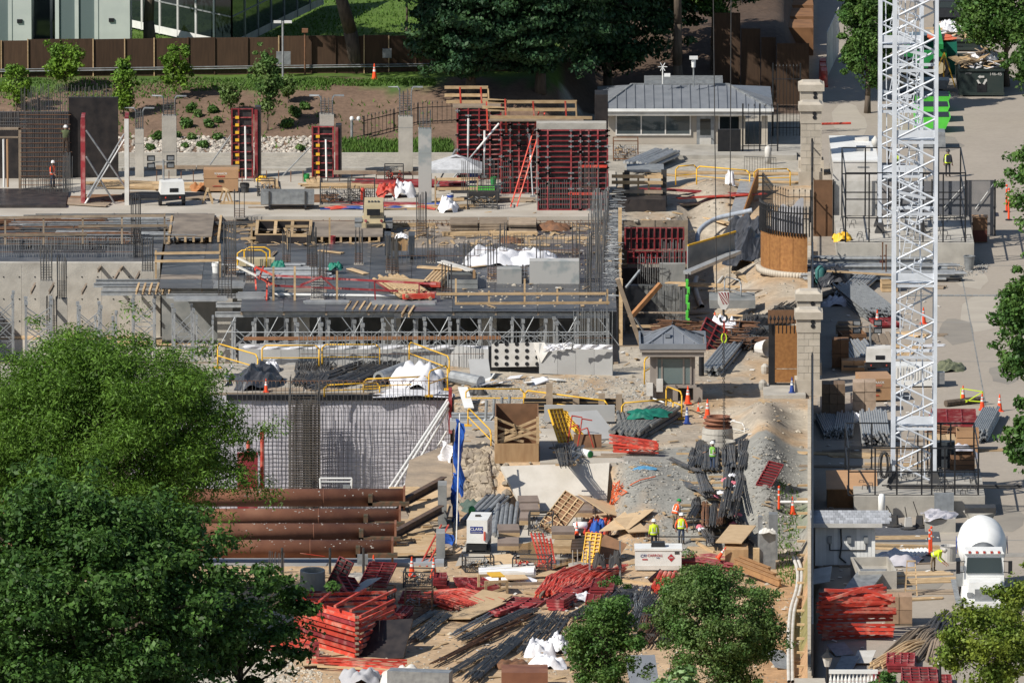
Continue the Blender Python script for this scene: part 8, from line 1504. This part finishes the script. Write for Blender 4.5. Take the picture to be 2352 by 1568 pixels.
CRED=mat('print_red',(.45,.03,.04),rv=0); letters('CARROLL',t,(-.2,-.02,.93),.2,CRED,shear=.2); letters('FUEL',t,(-.02,-.02,.79),.1,NAVY,shear=.2); letters('CFI',t,(-.86,-.02,.9),.24,NAVY,shear=.25); b=MB(); b.box((-.75,-.012,.7),(.3,.01,.07)); part('small_print',b,CRED,t)
b=MB(); b.add([(.72,-.02,.57),(.93,-.02,.8),(.72,-.02,1.03),(.51,-.02,.8)],[(0,1,2,3)]); dm=part('hazard_diamond',b,CRED,t); letters('1993',dm,(.72,-.03,.8),.13,WHITE); b=MB(); b.box((.0,.7,1.46),(.8,.6,.26),taper=.9); part('pump_box',b,BLACK,t); b=MB(); b.bx(.92,1.18,-.02,-.003,1.0,1.15); part('plate',b,DKST,t)
GRB=mat('grey_brown_board',(.23,.18,.15),(.18,.14,.12),1.5,.8)
def captable(lab,u,y,w,rz=0,m=GRB,tl=.1,d=1.3):
    t=thing('pile_cap_board',lab,'board table',gz(u,y),rz,'boards on pile bars'); b=MB(); b.lathe((0,0,0),[(.62,0),(.62,.14),(.55,.15),(0,.15)],18); part('pile_head',b,CONC,t); b=MB()
    for k in range(7):a=k*.9; b.tube((.42*math.cos(a),.42*math.sin(a),.1),(.42*math.cos(a),.42*math.sin(a),.7),.03,5)
    part('pile_bars',b,REBAR,t,kind='stuff'); b=MB(); b.box((0,0,.8),(w,d,.22),rx=tl); part('board',b,m,t); b=MB(); b.box((0,-d/2-.02,.72-d*.12),(w,.04,.24)); part('edge_board',b,LUM,t)
for k,(u,y,w)in enumerate(((1214,1180,1.15),(1216,1198,1.05),(1206,1218,.6),(1341,1180,1.05),(1340,1200,1.05),(1293,1250,1.3),(1168,1246,1.2),(1292,1282,1.),(1167,1276,1.2))):captable('brown board resting on pile bars, %s'%('back left one at the pad foot','second on the left','small one beside the black stillage','back right one','second on the right','larger one by the cone','one beside the generator','one standing in the puddle','dark one left of the puddle')[k],u,y,w,U(-.1,.1),GRB if k!=7 else LUM)
b=MB(); b.lathe((0,0,0),[(.62,0),(.62,.14),(0,.15)],18)
for k in range(7):b.tube((.4*math.cos(k*.9),.4*math.sin(k*.9),.1),(.4*math.cos(k*.9),.4*math.sin(k*.9),.9),.03,5)
solo('bored_pile','bare pile head with upright bars at the puddle edge','pile head',b,CONC,gz(1330,1300))
mb=MB(); vs=[]
for k in range(28):a=k/28*6.283; q_=1+.2*math.sin(3*a)+.12*math.sin(7*a+1); vs.append((2.1*q_*math.cos(a),4.2*q_*math.sin(a),0))
mb.add(vs,[tuple(range(28))]); o=struct('muddy_puddle',mb,mat('muddy_water',(.25,.155,.06),(.2,.12,.05),.5,.12,rv=0,spec=.6)); o.location=gz(1262,1276)+up*.16
mb=MB(); P=[G(u,y,0)for u,y in((1052,1172),(1330,1172),(1340,1262),(1052,1300))]; mb.quad(*[G(u,y,LOW+.13)for u,y in((1045,1300),(1330,1255),(1340,1178),(1100,1178))]); struct('lower_yard_slab',mb,SLAB)
tubes('pipe_bundle','grey pipes leaning against the dark tarp beside the generator','pipe bundle',1113,1188,5,5,2,.12,GALV,-.3,z0=.3,tiltx=.12,spread=1.2,parts=True); tubes('pipe_bundle','long grey pipes with wrapped ends, right of the leaning ones','pipe bundle',1162,1212,7.5,6,2,.12,GALV,-.03,z0=.25,tiltx=.05,spread=1.1,parts=True)
sack('dark green tarp at the foot of the cut face',1092,1172,2.,.7,None,mat('pine_tarp',(.08,.12,.10),rv=0),'tarp','green_tarp'); b=MB(); b.lathe((0,0,0),[(.2,0),(.2,.8),(.12,.95),(0,1.)],10); solo('gas_bottle','green gas bottle beside the generator','gas bottle',b,GREEN,gz(1084,1200))
for k,a in enumerate(((1243,1232,1.35,1.3,1.35,'mixed','tall black stillage in the lower yard'),(1098,1312,1.6,1.4,.95,'mixed','stillage of pumps and pipes before the generator'),(1222,1312,2.,1.4,.85,'red','low stillage at the near side of the puddle'),(878,1384,1.25,1.3,.9,'clamps','stillage of clamps behind the red truss pile'),(962,1402,1.5,1.4,1.1,'clamps','stillage of clamps right of the red truss pile'),(962,1345,1.6,1.4,.9,'dark','empty-looking stillage between two cones'),(575,1350,1.7,1.4,1.0,'mixed','cage with white bag half hidden by the oak bough'))):basket(a[6],a[0],a[1],a[2],a[3],a[4],U(-.2,.2),None,a[5],REBRU if 3<=k<=4 else DKST)
formpanel('brown-faced form panel tilted high behind the tall stillage',1290,1225,1.5,2.6,-.7,(.9,.35),None,1.1,3,10,LUM,PLYD,None); formpanel('yellow ribbed form panel leaning beside the dark rack',1360,1294,1.0,1.9,-.5,(1.25,.0),None,.8,3,9,YEL,LUM,'yellow form panels'); sheet('brown_plywood','brown plywood leaning on the clay bank by the rack','board',1396,1290,1.5,1.8,-.5,(.8,.3),PLYD,None,.6); sheet('tan_plywood','warped tan plywood over the red bundle in the lower yard','board',1392,1200,2.,3.6,.5,(.15,.3),OSBT,None,.9); sheet('tan_plywood','tan plywood lying on the clay bank','board',1440,1200,1.9,4.,-.4,(.12,-.15),OSBT,None,.15)
for k in range(5):b=MB(); b.bar((-1.9,0,0),(1.9,.2,0),.3,.3); solo('steel_beam','dark steel beam lying at the right of the puddle, %s from the back'%ORD[k],'beam',b,mat('beam_brown%d'%k,(.05,.04,.035),(.09,.06,.045),rv=0),gz(1352,1246+k*7)+up*.25,U(-.05,.05))
t=thing('red_ladder_forms','bundle of red ladder-like form pieces leaning in the puddle','form pieces',gz(1250,1296))
for k in range(6):
    p,q=Vector((-.25+k*.17,0,.1)),Vector((-.75+k*.22,.3,1.75-(k>3)*.3)); b=MB(); b.bar(p,q,.1,.12); part('stile',b,REDB,t)
    if k<5:b=MB(); [b.bar(p.lerp(q,j/9),p.lerp(q,j/9)+Vector((.17,0,0)),.05)for j in range(9)]; part('rungs',b,REDF,t,kind='stuff')
t=thing('air_compressor','small compressor with white horizontal tank near the cone','compressor',gz(1332,1226)); b=MB(); b.lathe((-.45,0,.5),[(.0,0),(.22,.06),(.22,.84),(0,.9)],14,axis=(1,0,0)); part('tank',b,WHITE,t,smooth=True); b=MB(); b.box((0,0,.2),(.8,.5,.18)); part('base',b,DKST,t); b=MB(); b.tube((-.3,-.2,.18),(-.3,-.1,.18),.18,12); part('wheel',b,BLACK,t)
t=thing('white_pump','small white machine in a tube frame at the gravel foot','pump',gz(1381,1186)); b=MB(); b.lathe((0,0,.3),[(.2,0),(.24,.3),(0,.5)],10); part('motor',b,WHITE,t); b=MB(); b.path([Vector(q_)for q_ in((-.35,0,0),(-.35,0,1),(.35,0,1),(.35,0,0))],.03,5); part('frame',b,DKST,t); cone(1325,1238,'orange cone among the board tables')
tubes('red_bundle','red form lengths under the warped plywood','form pieces',1374,1220,5,6,3,.08,REDB,-.1,spread=1.4); sack('blue netting beside the red form lengths',1372,1232,.9,1.1,None,TARPB,'netting','blue_netting',sharp=.7)
t=thing('pipe_rack','dark rack hung with cables between two posts','rack',gz(1385,1330))
for x in(-.75,.95):b=MB(); b.bar((x,0,0),(x,0,2.2),.1); part('post',b,GALV,t)
b=MB(); [b.bar((-.75,0,z_),(.95,0,z_),.05)for z_ in(.6,.9,1.2)]; part('bars',b,DKST,t,kind='stuff'); b=MB(); [b.cloth((x,-.1,.7),.7,.4,1.0,8)for x in(-.2,.7)]; part('hung_cables',b,DKST,t)
t=thing('membrane_bundle','white membrane rolls in a long heap behind the timber trestle','membrane',gz(1165,1330))
for k in range(5):b=MB(); b.tube((-1.5+U(-.2,.3),k*.5,.2),(1.4+U(-.3,.3),k*.5+U(-.5,.5),.2+U(0,.25)),U(.14,.24),10); part('roll',b,PLASTW if k%2 else DIRTYW,t)
b=MB(); b.cloth((0,-.4,0),3,1.2,.35,12); part('loose_sheet',b,PLASTW,t)
t=thing('timber_trestle','yellow-topped timber trestle frame in the foreground','trestle',gz(1136,1370),.2)
for x in(-.6,.6):
    for y_ in(-.5,1.5):b=MB(); b.bar((x,y_,0),(x,y_,1.),.13); part('post',b,LUM,t)
for y_ in(-.5,1.5):b=MB(); b.bar((-.65,y_,.95),(.65,y_,.95),.1,.14); b.bar((-.6,y_,.25),(.6,y_,.6),.06,.12); part('rail',b,LUM,t)
b=MB(); b.bx(-.1,.65,.3,1.7,1.03,1.1); part('yellow_top',b,YEL,t)
# red form panels, stacks and steel
for k,(u,y,w,h,n,rz_)in enumerate(((1290,1394,1.,2.4,4,-.3),(1362,1396,.8,2.2,4,-.1),(1335,1362,1.2,2.6,3,-.4),(1382,1362,1.3,3.,4,-.1),(1310,1352,1.,2.4,2,-.5),(1013,1346,.75,1.8,4,0),(1195,1392,2.,4.,1,-.3),(1180,1400,1.6,3.,1,-.35),(1062,1345,.8,2.,2,.1),(1100,1350,1.4,3.,2,.3),(945,1378,1.,2.4,2,-.1),(880,1400,1.,2.,3,.2),(1010,1388,.9,2.,2,.1),(925,1425,.7,2.4,4,-.2),(760,1385,1.,2.6,2,.2),(835,1380,1.2,2.6,2,.1),(800,1370,1.,2.,2,.5),(1150,1408,.9,2.4,2,-.5),(720,1380,1.,2.6,2,.0))):stack_of_panels('dark red form panels in the foreground, %s'%('short stack before the white cloth','short stack right of the white cloth','pair under the red lengths','ribbed stack right of the red lengths','pair at the pile left end','upright-looking stack by the third cone','wide flat grid','edge of the flat grid','pair beside the membrane','pair behind the trestle','pair behind the clamp stillage','stack at the truss pile top','pair near the red heap','small stack at the truss pile right','pair by the concrete pipe','pair under the tilted panel','pair below the standing panel','pair by the tan sheets','pair hidden by the oak bough')[k],u,y,w,h,n,rz_,nv=2,nh=6)
formpanel('pink-edged form panel standing on edge right of the concrete pipe',780,1352,.95,2.,-.5,(1.25,.35),None,.75,2,8); formpanel('ribbed red form panel tilted on the heap behind the truss pile',868,1352,1.6,2.6,-.25,(.35,0),None,.75,2,9); formpanel('red form panel lying below the pink-edged one',812,1378,1.1,2.6,.5,(.45,.2),None,.5,2,7); sheet('black_form_sheet','black form board leaning at the right of the red truss pile','board',885,1500,2.6,3.2,-.25,(.55,-.1),DPLY,None,.75,.12); sheet('grey_form_board','pale grey board on the red panels behind the truss pile','board',832,1374,1.0,2.6,-.6,(.2,-.2),INSUL,None,.7)
t=thing('waler_stack','tall V-shaped stack of bright red walers in the foreground','waler stack',gz(820,1510)); zb=0
A,Bp,C_=gz(676,1468)-t.location,Vector((0,0,0)),gz(908,1470)-t.location
for k in range(8):
    z_=up*(.1+k*.29); j=lambda:Vector((U(-.1,.1),U(-.1,.1),0))
    for off in(0,.35):b=MB(); b.bar(A+z_+j()+Vector((off*.6,off*2,0)),Bp+z_+j()+Vector((off*.3,off*2,0)),.12,.2); part('waler',b,REDB if k%4!=2 else REDF,t)
    b=MB(); b.bar(Bp+z_+j()+Vector((.15,.3,.12)),C_+z_+j()+up*.1,.12,.16); part('waler',b,REDB,t); b=MB(); b.box(Bp+z_+up*.12,(.22,.25,.1)); part('spacer',b,LUMG,t); b=MB(); b.bar(A+z_+Vector((.5,2,0)),C_+z_+Vector((-.5,3,0)),.12,.16); part('rear_waler',b,REDB,t)
for k in range(4):p=Bp.lerp(A,.1+k*.25)+up*2.5; b=MB(); b.bar(p,C_.lerp(A,k*.3)+up*2.45+Vector((0,2,0)),.14,.14); part('top_brace',b,REDB,t)
t=thing('truss_pile','flat red trusses lying before the V-shaped waler stack','truss pile',gz(822,1545))
for k in range(4):truss(t,(-2.6+U(-.2,.4),2.2-k*.3,.08+k*.12),(2.4+U(-.6,.4),-1.5+k*.8,.08+k*.1),.16,n=6)
for k in range(2):b=MB(); b.bar((-2.2,2-k,.2),(2.6,.4-k,.25),.12); part('pale_board',b,LUM,t)
t=thing('waler_bundle','bundle of red walers at the left foreground below the oak','waler bundle',gz(670,1500))
for k in range(12):b=MB(); y_=(k%4)*.45; z_=.1+(k//4)*.2; b.bar((-1.3+U(-.2,.1),y_+.9,z_),(1.25+U(-.2,.1),y_-.9,z_),.12,.18); part('waler',b,REDB if k%3 else REDF,t)
b=MB(); b.bx(1.,1.5,-1.2,-.8,0,.8); part('end_frame',b,REDF,t)
for k,(u,y,L,n,m,rz_,sp_)in enumerate(((1310,1345,7,14,REDB,-.2,1.5),(1335,1338,8,16,REDB,-.3,1.4),(1290,1350,5,10,REDB,-.1,1.6),(1038,1385,4,14,REDB,.8,2.2),(1055,1378,3,10,REDB,1.3,2.),(1610,1300,4,10,REDF,1.2,2.))):tubes('red_steel','red steel lengths heaped in the foreground, %s'%('centre of the big heap','slanting top of the big heap','left end of the big heap','tangle right of the clamp stillage','tangle by the trestle','near the rusty mesh')[k],'red steel',u,y,L,n,3,.06,m,rz_,spread=sp_,sag=.3)
t=thing('concrete_pipe','upright concrete pipe section at the pit coping, half behind the oak bough','concrete pipe',gz(718,1352)); b=MB(); b.lathe((0,0,0),[(.7,0),(.7,1.1),(.56,1.1),(.54,.1),(0,.08)],28); part('pipe',b,CONC,t); t.rotation_euler=(.1,0,0)
b=MB(); b.lathe((0,0,-.1),[(.95,0),(.75,.25),(.7,.28),(.62,.3),(0,.3)],20); solo('manhole_cover','low round concrete manhole left of the cones','manhole',b,CONC,gz(826,1326))
# dark bars and tubes of the foreground; image slopes become headings on the ground
for k,(u0,y0,u1,y1,W,n,m)in enumerate(((925,1455,1000,1412,.5,24,None),(955,1475,1020,1418,.7,34,None),(930,1440,985,1405,.4,14,REBRU),(1040,1465,1160,1398,.5,12,GALV),(1062,1475,1205,1412,.7,34,None),(1092,1480,1215,1425,.5,24,REBRU),(1000,1530,1120,1468,.5,22,REBRU),(1030,1555,1130,1495,.6,24,None),(1080,1568,1180,1478,.9,44,None),(1160,1500,1245,1425,.6,28,None),(1205,1505,1282,1418,.8,34,None),(1255,1490,1300,1430,.5,20,None),(1148,1440,1230,1412,.6,24,None),(1310,1428,1390,1385,.8,30,None),(1360,1420,1430,1362,1.1,44,None),(1400,1440,1470,1360,.9,44,None),(1440,1450,1500,1378,.9,40,None),(1465,1440,1480,1360,.9,34,GALV),(1500,1435,1560,1360,.6,24,None),(1590,1375,1640,1325,.6,20,None),(1350,1500,1400,1440,1.4,40,REBRU),(1470,1490,1510,1420,1.4,40,REBRU),(1270,1400,1320,1394,.5,16,None),(985,1400,1080,1380,.4,14,None),(1520,1480,1600,1440,.8,24,None))):
    p,q=gz(u0,y0),gz(u1,y1); d=q-p; rebars('%s in the foreground %s'%('rusty bars' if m is REBRU else 'galvanised tubes' if m is GALV else 'dark bar bundle',('right of the waler stack, upper','right of the waler stack, lower','thin ones at the clamp stillage','before the tan plywood','running past the tan plywood','beside the dark running bundle','at the left of the open sand','near the bottom edge tarps','thickest one at the bottom edge','left of the white bags','above the white bags','right of the white bags','below the flat red grid','behind the dark small tree','fanned before the plank','under the long pale plank','beside the long pale plank','upright-looking beyond the plank','at the red tubes','behind the wide grey-green tree','rusty mesh by the dark small tree','rusty mesh by the grey-green tree','short one by the short red stack','thin ones before the trestle','inside the grey-green tree shade')[k]),(u0+u1)/2,(y0+y1)/2,d.length,W,n,math.atan2(-d.x,d.y),m,z0=.12,kink=.1*(k%2),grp=None,sup=k%2)
for k,(u0,y0,u1,y1)in enumerate(((1430,1342,1560,1362),(1600,1255,1640,1280),(1240,1380,1280,1330),(1120,1352,1265,1350),(1500,1372,1440,1362))):p,q=gz(u0,y0)+up*.25,gz(u1,y1)+up*.3; b=MB(); b.bar(p,q,.12,.16); solo('long_plank','long pale plank in the foreground, %s'%('slanting over the dark bars','by the tan sheets','thin dark one beside the red heap','thin one before the red heap','short one near the long one')[k],'plank',b,LUM if k<2 or k>3 else LUMG,p,w=1)
for k,(u,y,w,d,rz_,tl)in enumerate(((1110,1392,1.8,4,-.4,(.1,.1)),(1092,1412,1.7,4.2,-.5,(.05,-.1)),(1690,1268,1.5,4.4,-.2,(.05,0)),(1640,1280,2.2,4,.2,(0,.05)),(1165,1300,1.6,3,.4,(.1,0)),(1180,1330,1.2,2.5,.2,(0,0)),(1450,1215,1.2,3,.3,(.1,0)),(710,1528,1.2,2.4,.2,(0,0)),(1300,1330,1.4,3,1,(0,0)))):sheet('tan_plywood','tan plywood sheet in the foreground, %s'%('upper one above the bars','lower one above the bars','on the brown box by the cabinets','beside the brown box','on the white pump stillage','near the membrane','broken one on the gravel slope','thick one below the waler bundle','by the red heap')[k],'board',u,y,w,d,rz_,tl,OSBT,None,.25 if k!=2 else 1.05,.06)
cabinet('brown_box','brown plywood box under the tan sheet','box',1692,1302,1.3,2,1.,PLY); cabinet('grey_cabinet','tall pale grey utility cabinet by the fence strip','cabinet',1763,1306,.9,.8,2.1,GALV); cabinet('grey_cabinet','darker utility cabinet behind the tall pale one','cabinet',1776,1285,.5,.8,2.6,mat('cab_grey',(.2,.21,.22),rv=0)); cabinet('timber_post','light timber post left of the utility cabinets','post',1737,1308,.35,.4,1.2,LUM); cabinet('steel_post','grey steel post beside the utility cabinets','post',1746,1302,.26,.3,2.9,GALV); sack('white pipe scraps on the utility cabinet',1763,1306,.9,.3,None,DIRTYW,'scraps','pipe_scraps',z0=2.1)
for k in range(3):p,q=gz(1680+k*8,1296+k*12)+up*.5,gz(1768+k*12,1322+k*14)+up*.3; b=MB(); b.bar(p,q,.1,.34); b.bar(p+up*.17,q+up*.17,.22,.06); b.bar(p-up*.17,q-up*.17,.22,.06); solo('timber_girder','orange-brown timber girder on the clay by the cabinets, %s from the back'%ORD[k],'girder',b,mat('girder_wood%d'%k,(.36,.20,.09),(.28,.15,.07),rv=0),p,w=1)
t=tubes('red_tube_bundle','bundle of red-ended tubes before the fuel tank','tube bundle',1527,1352,3.,5,2,.13,REDB,-.15,z0=.2,tiltx=.1,parts=True); sheet('black_form_sheet','black sheet leaning over the red-ended tubes','board',1512,1346,.8,2.,-.2,(.2,.9),DPLY,None,.4)
sack('white cloth between the short red stacks',1335,1378,1.6,.55,None,PLASTW,'cloth','white_cloth'); sack('white bulk bags at the bottom edge, left heap',1240,1505,1.6,1.1,None,PLASTW); sack('white bulk bags at the bottom edge, right heap',1280,1498,1.4,1.2,None,PLASTW); sack('white bulk bags at the bottom edge, lowest heap',1255,1532,2.,.9,None,PLASTW); sack('grey tarp heap at the bottom edge, left',830,1566,2.2,.9,None,TARPG,'tarp','grey_tarp'); sack('pale tarp at the bottom edge beside the grey one',925,1566,2.6,1.,None,DIRTYW,'tarp','pale_tarp'); cabinet('steel_trough','grey trough edge at the bottom of the picture','trough',960,1580,3.4,1,.9,GALV,-.2); cabinet('brown_trough','brown open skip at the bottom edge below the bulk bags','skip',1205,1590,2.5,2.4,1.1,RUST)
sack('rusty mesh heap by the fuel tank',1605,1302,1.8,.6,None,REBRU,'mesh heap','mesh_heap'); sack('rusty wire heap by the bulk bags',1180,1530,1.8,.5,None,REBRU,'wire heap','wire_heap')
for k,dx in enumerate((0,9)):hose('conduit_pipe','white conduit pipe along the fence strip, %s one'%('left','right')[k],'pipe',[(u+dx,y)for u,y in((1822,1290),(1832,1320),(1830,1360),(1816,1410),(1811,1470),(1811,1530),(1812,1575))],.1,DIRTYW,.25)
t=thing('path_shoring','row of timber cross boards along the foot of the perimeter fence','timber',gz(1845,1400))
for k in range(14):y=1130+k*32; b=MB(); p=gz(1845,y); b.box(p-t.location+up*.4,(.7,.25,.1),U(-.2,.2)); part('board',b,LUM,t)
sheet('grey_sheet','grey corrugated sheet at the bottom by the conduit pipes','sheet',1790,1525,1.3,3,.3,(.2,.2),GALV,None,.3); sheet('plywood_form','small roof piece with white sensor pole at the bottom edge','roof',1475,1575,1.6,2.4,.1,(.5,0),SLATE,None,.9,.1)
# solid screen along the iron fence that shades the yard
t=thing('fence_boarding','dark boarding fixed behind the iron perimeter fence, seen end-on','fence boarding',(XP(1868,-40),-40,0))
for k in range(40):
    p,q=-110+k*3.2,-110+(k+1)*3.2-.03
    if not-23<q<-11:b=MB(); b.slabquad((XP(1868,p),p,.4),(XP(1868,q),q,.4),(XP(1868,q),q,3.2),(XP(1868,p),p,3.2),.1); part('board_panel',b,BLACK,t,w=1)
# ---------------------------------------------------------------- loose stones, clods and scraps
for nm,m,n,reg,r0,r1 in(('loose_stones',mat('loose_stone',(.40,.345,.26),(.28,.255,.22),2,.95,rv=0,isl=.4),5200,((1045,1850,-63,60),(650,1850,-108,-62)),.03,.11),('gravel',mat('gravel_grains',(.30,.29,.265),(.22,.215,.2),2,.95,rv=0,isl=.35),5000,((1410,1840,-64,-42),(1050,1560,-30,-13)),.03,.09),('wood_scraps',LUM,1000,((650,1850,-106,-44),(1050,1800,-40,56),(380,1410,38,47)),0,0),('paper_scraps',DIRTYW,500,((650,1850,-106,-44),(1050,1800,-40,56),(1900,2160,-105,30)),0,0),('pale_gravel',mat('pale_pebble',(.5,.45,.37),(.38,.35,.3),2,.95,rv=0,isl=.35),2600,((500,740,-106,-82),),.04,.1)):
    b=MB()
    for _ in range(n):
        u0,u1,a,c=rnd.choice(reg); u,Y=U(u0,u1),U(a,c)
        if pit(u,Y)and not(370<u<1410 and Y>14):continue
        x=XP(u,Y); z_=ZD if pit(u,Y)else gh(x,Y,u)
        if r1:b.rock((x,Y,z_),U(r0,r1)*(2.2 if rnd.random()<.05 else 1))
        else:b.box((x,Y,z_+.06),(U(.1,.9 if nm[0]=='w' else .3),U(.06,.25),.03),U(0,3),U(-.2,.2),U(-.3,.3))
    struct(nm,b,m,'stuff')
# ---------------------------------------------------------------- people
def person(lab,loc,rz,vest,shirt,pants,hat,lean=0.,arms=((.28,.05,1.1),(.3,-.1,.85)),legs=((.02,.05),(-.02,-.05)),hl=0):
    t=thing('person',lab,'person',loc,rz); c,s_=math.cos(lean),math.sin(lean); T=lambda x,y,z:(x,y*c-(z-.95)*s_,.95+y*s_+(z-.95)*c)
    V=[(0,0,.95),T(0,0,1.15),T(0,0,1.4),T(0,0,1.52),T(0,-.03,1.62),T(0,-.02,1.74)]; rr=[.14,.15,.155,.058,.09,.085]; Ed=[(0,1),(1,2),(2,3),(3,4),(4,5)]; bone=[('p',0),('s',1),('s',2),('k',3),('k',4),('k',5)]
    hands=[]
    for sx,((e,*_),h_),(fy,ky)in((-1,arms,legs[0]),(1,arms,legs[1])):
        n=len(V); eb=T(sx*e,arms[0][1],arms[0][2]); hd=T(sx*arms[1][0],arms[1][1],arms[1][2])if lean<.3 else(sx*arms[1][0],arms[1][1],arms[1][2]); sh=T(sx*.19,0,1.42)
        V+=[sh,eb,hd]; rr+=[.07,.052,.036]; Ed+=[(2,n),(n,n+1),(n+1,n+2)]; bone+=[('s',n),('s',n+1),('k',n+2)]; hands.append((Vector(eb),Vector(hd)))
        V+=[(sx*.1,0,.88),(sx*.12,ky,.5),(sx*.13,fy,.09),(sx*.15,fy-.17,.045)]; rr+=[.09,.065,.05,.042]; n+=3; Ed+=[(0,n),(n,n+1),(n+1,n+2),(n+2,n+3)]; bone+=[('p',n),('p',n+1),('b',n+2),('b',n+3)]
    me=bpy.data.meshes.new('body'); me.from_pydata(V,Ed,[]); o=bpy.data.objects.new('body',me); COL.objects.link(o); sk=o.modifiers.new('skin','SKIN'); o.modifiers.new('sub','SUBSURF').levels=1
    for i,r in enumerate(rr):me.skin_vertices[0].data[i].radius=(r*(1.25 if i in(1,2)else 1),r*(.85 if i in(1,2)else 1))
    me.skin_vertices[0].data[0].use_root=True
    nm=bpy.data.meshes.new_from_object(o.evaluated_get(bpy.context.evaluated_depsgraph_get())); o.modifiers.clear(); o.data=nm; nm.name='body'; o.parent=t
    kk='pskb'; [nm.materials.append(m)for m in(pants,shirt,SKIN,BOOT)]; Vv=[Vector(v)for v in V]
    for f in nm.polygons:f.material_index=kk.index(bone[min(range(len(Vv)),key=lambda i:(Vv[i]-f.center).length-rr[i])][0]); f.use_smooth=True
    b=MB()
    for eb,hd in hands:
        d=(hd-eb).normalized(); a=d.orthogonal().normalized(); e=d.cross(a); b.bar(hd,hd+d*.09,.08,.03)
        for k in range(4):p=hd+d*.09+a*.0+e*0+(Vector((1,0,0))-d*d.x).normalized()*(k-1.5)*.021; q=p+d*(.04,.05,.048,.035)[k]+a*.01; b.tube(p,q,.009,5); b.tube(q,q+d*.03+a*.02,.008,5)
        p=hd+d*.02; b.tube(p,p+d*.05+(Vector((1,0,0))-d*d.x).normalized()*.06,.011,5)
    part('hands',b,SKIN,t)
    def ring(z,rx,ry):return[T(rx*math.cos(a),ry*math.sin(a),z)for a in np.linspace(0,6.283,13)[:-1]]
    if vest:
        b=MB(); Rg=[ring(.93,.215,.16),ring(1.15,.215,.165),ring(1.36,.225,.165),ring(1.47,.16,.12),ring(1.5,.09,.085)]; b.add(sum(Rg,[]),[(k*12+i,k*12+(i+1)%12,k*12+12+(i+1)%12,k*12+12+i)for k in range(4)for i in range(12)]); part('vest',b,vest,t,smooth=True)
        b=MB(); Rg=[ring(1.03,.22,.166),ring(1.09,.22,.168)]; b.add(sum(Rg,[]),[(i,(i+1)%12,12+(i+1)%12,12+i)for i in range(12)])
        for x in(-.11,.11):b.add([T(x-.025,.172,1.1),T(x+.025,.172,1.1),T(x+.025,.172,1.36),T(x-.025,.172,1.36),T(x-.025,-.172,1.1),T(x+.025,-.172,1.1),T(x+.025,-.172,1.36),T(x-.025,-.172,1.36)],[(0,1,2,3),(4,5,6,7)])
        part('reflective_strips',b,REFL,t)
    h=Vector(T(0,-.025,1.68)); ax=Vector(T(0,0,1.9))-Vector(T(0,0,1.7)); b=MB(); b.lathe(h,[(.165,.0),(.135,.015),(.13,.07),(.09,.14),(0,.165)],14,axis=ax); part('hard_hat',b,hat,t,smooth=True)
    b=MB(); hc=Vector(T(0,-.13,1.63)); b.box(hc,(.025,.035,.05)); b.box(Vector(T(-.04,-.12,1.655)),(.03,.02,.012)); b.box(Vector(T(.04,-.12,1.655)),(.03,.02,.012)); b.box(Vector(T(0,-.12,1.58)),(.05,.015,.012)); b.box(Vector(T(.1,-.02,1.63)),(.02,.04,.06)); b.box(Vector(T(-.1,-.02,1.63)),(.02,.04,.06)); part('face',b,SKIN,t); return t
dn=((.26,.02,1.12),(.27,-.1,.86))
person('person in orange vest and jeans standing on the black platform, holding a bar',G(121,446,ZS)+up*.36,1.2,HIVO,DARKC,DENIM,WHITE,arms=((.27,-.05,1.12),(.3,-.25,1.0))); person('person in dark green clothes climbing the rebar mat, white hard hat',E(151,352,G(1,442,ZS).y-.3),math.pi,None,mat('olive_cloth',(.09,.11,.05),rv=0),BOOT,WHITE,arms=((.25,-.2,1.35),(.22,-.4,1.5)))
person('person with yellow vest and dark backpack walking away on the road',G(2177,407,0),2.9,HIVY,DARKC,DARKC,DKST,arms=dn,legs=((.06,.02),(-.08,-.05))); person('person in yellow vest half hidden behind the crane masts',G(2062,405,0),2.2,HIVY,DARKC,DARKC,WHITE,arms=dn)
person('person in green vest and white hard hat guiding the lifting chain',gz(1637,1084),-.5,mat('lime_vest',(.18,.42,.06),rv=0),DARKC,DENIM,WHITE,arms=((.3,-.12,1.2),(.32,-.4,1.2))); person('person in orange vest and green hard hat bending over the rebar',gz(1550,1216),2.4,HIVO,GREYC,KHAKI,GREEN,.45,((.22,-.1,1.15),(.2,-.55,.75)))
person('person with orange sleeves and yellow vest seen from behind at the rack',gz(1565,1250),3.0,HIVY,HIVO,DENIM,WHITE,.05,arms=((.33,.02,1.12),(.32,-.05,.84)),legs=((.02,.0),(-.02,.0))); person('person in yellow jacket standing behind the fuel tank',gz(1502,1264),3.3,HIVY,HIVY,DARKC,WHITE,arms=dn)
person('person in yellow vest stooping with a hose beside the mixer truck',G(2143,1313,0),1.2,HIVY,HIVY,KHAKI,DIRTYW,1.1,((.2,-.3,1.2),(.15,-.75,.5)))
b=MB(); b.box((0,0,0),(.34,.2,.46)); o=solo('backpack','dark backpack worn by the person on the road','backpack',b,DARKC,G(2177,407,0)+Vector((.05,-.2,1.25)))
cone(860,182,'orange cone alone in the shade on the mulch bank by the thick trunk',1.05)
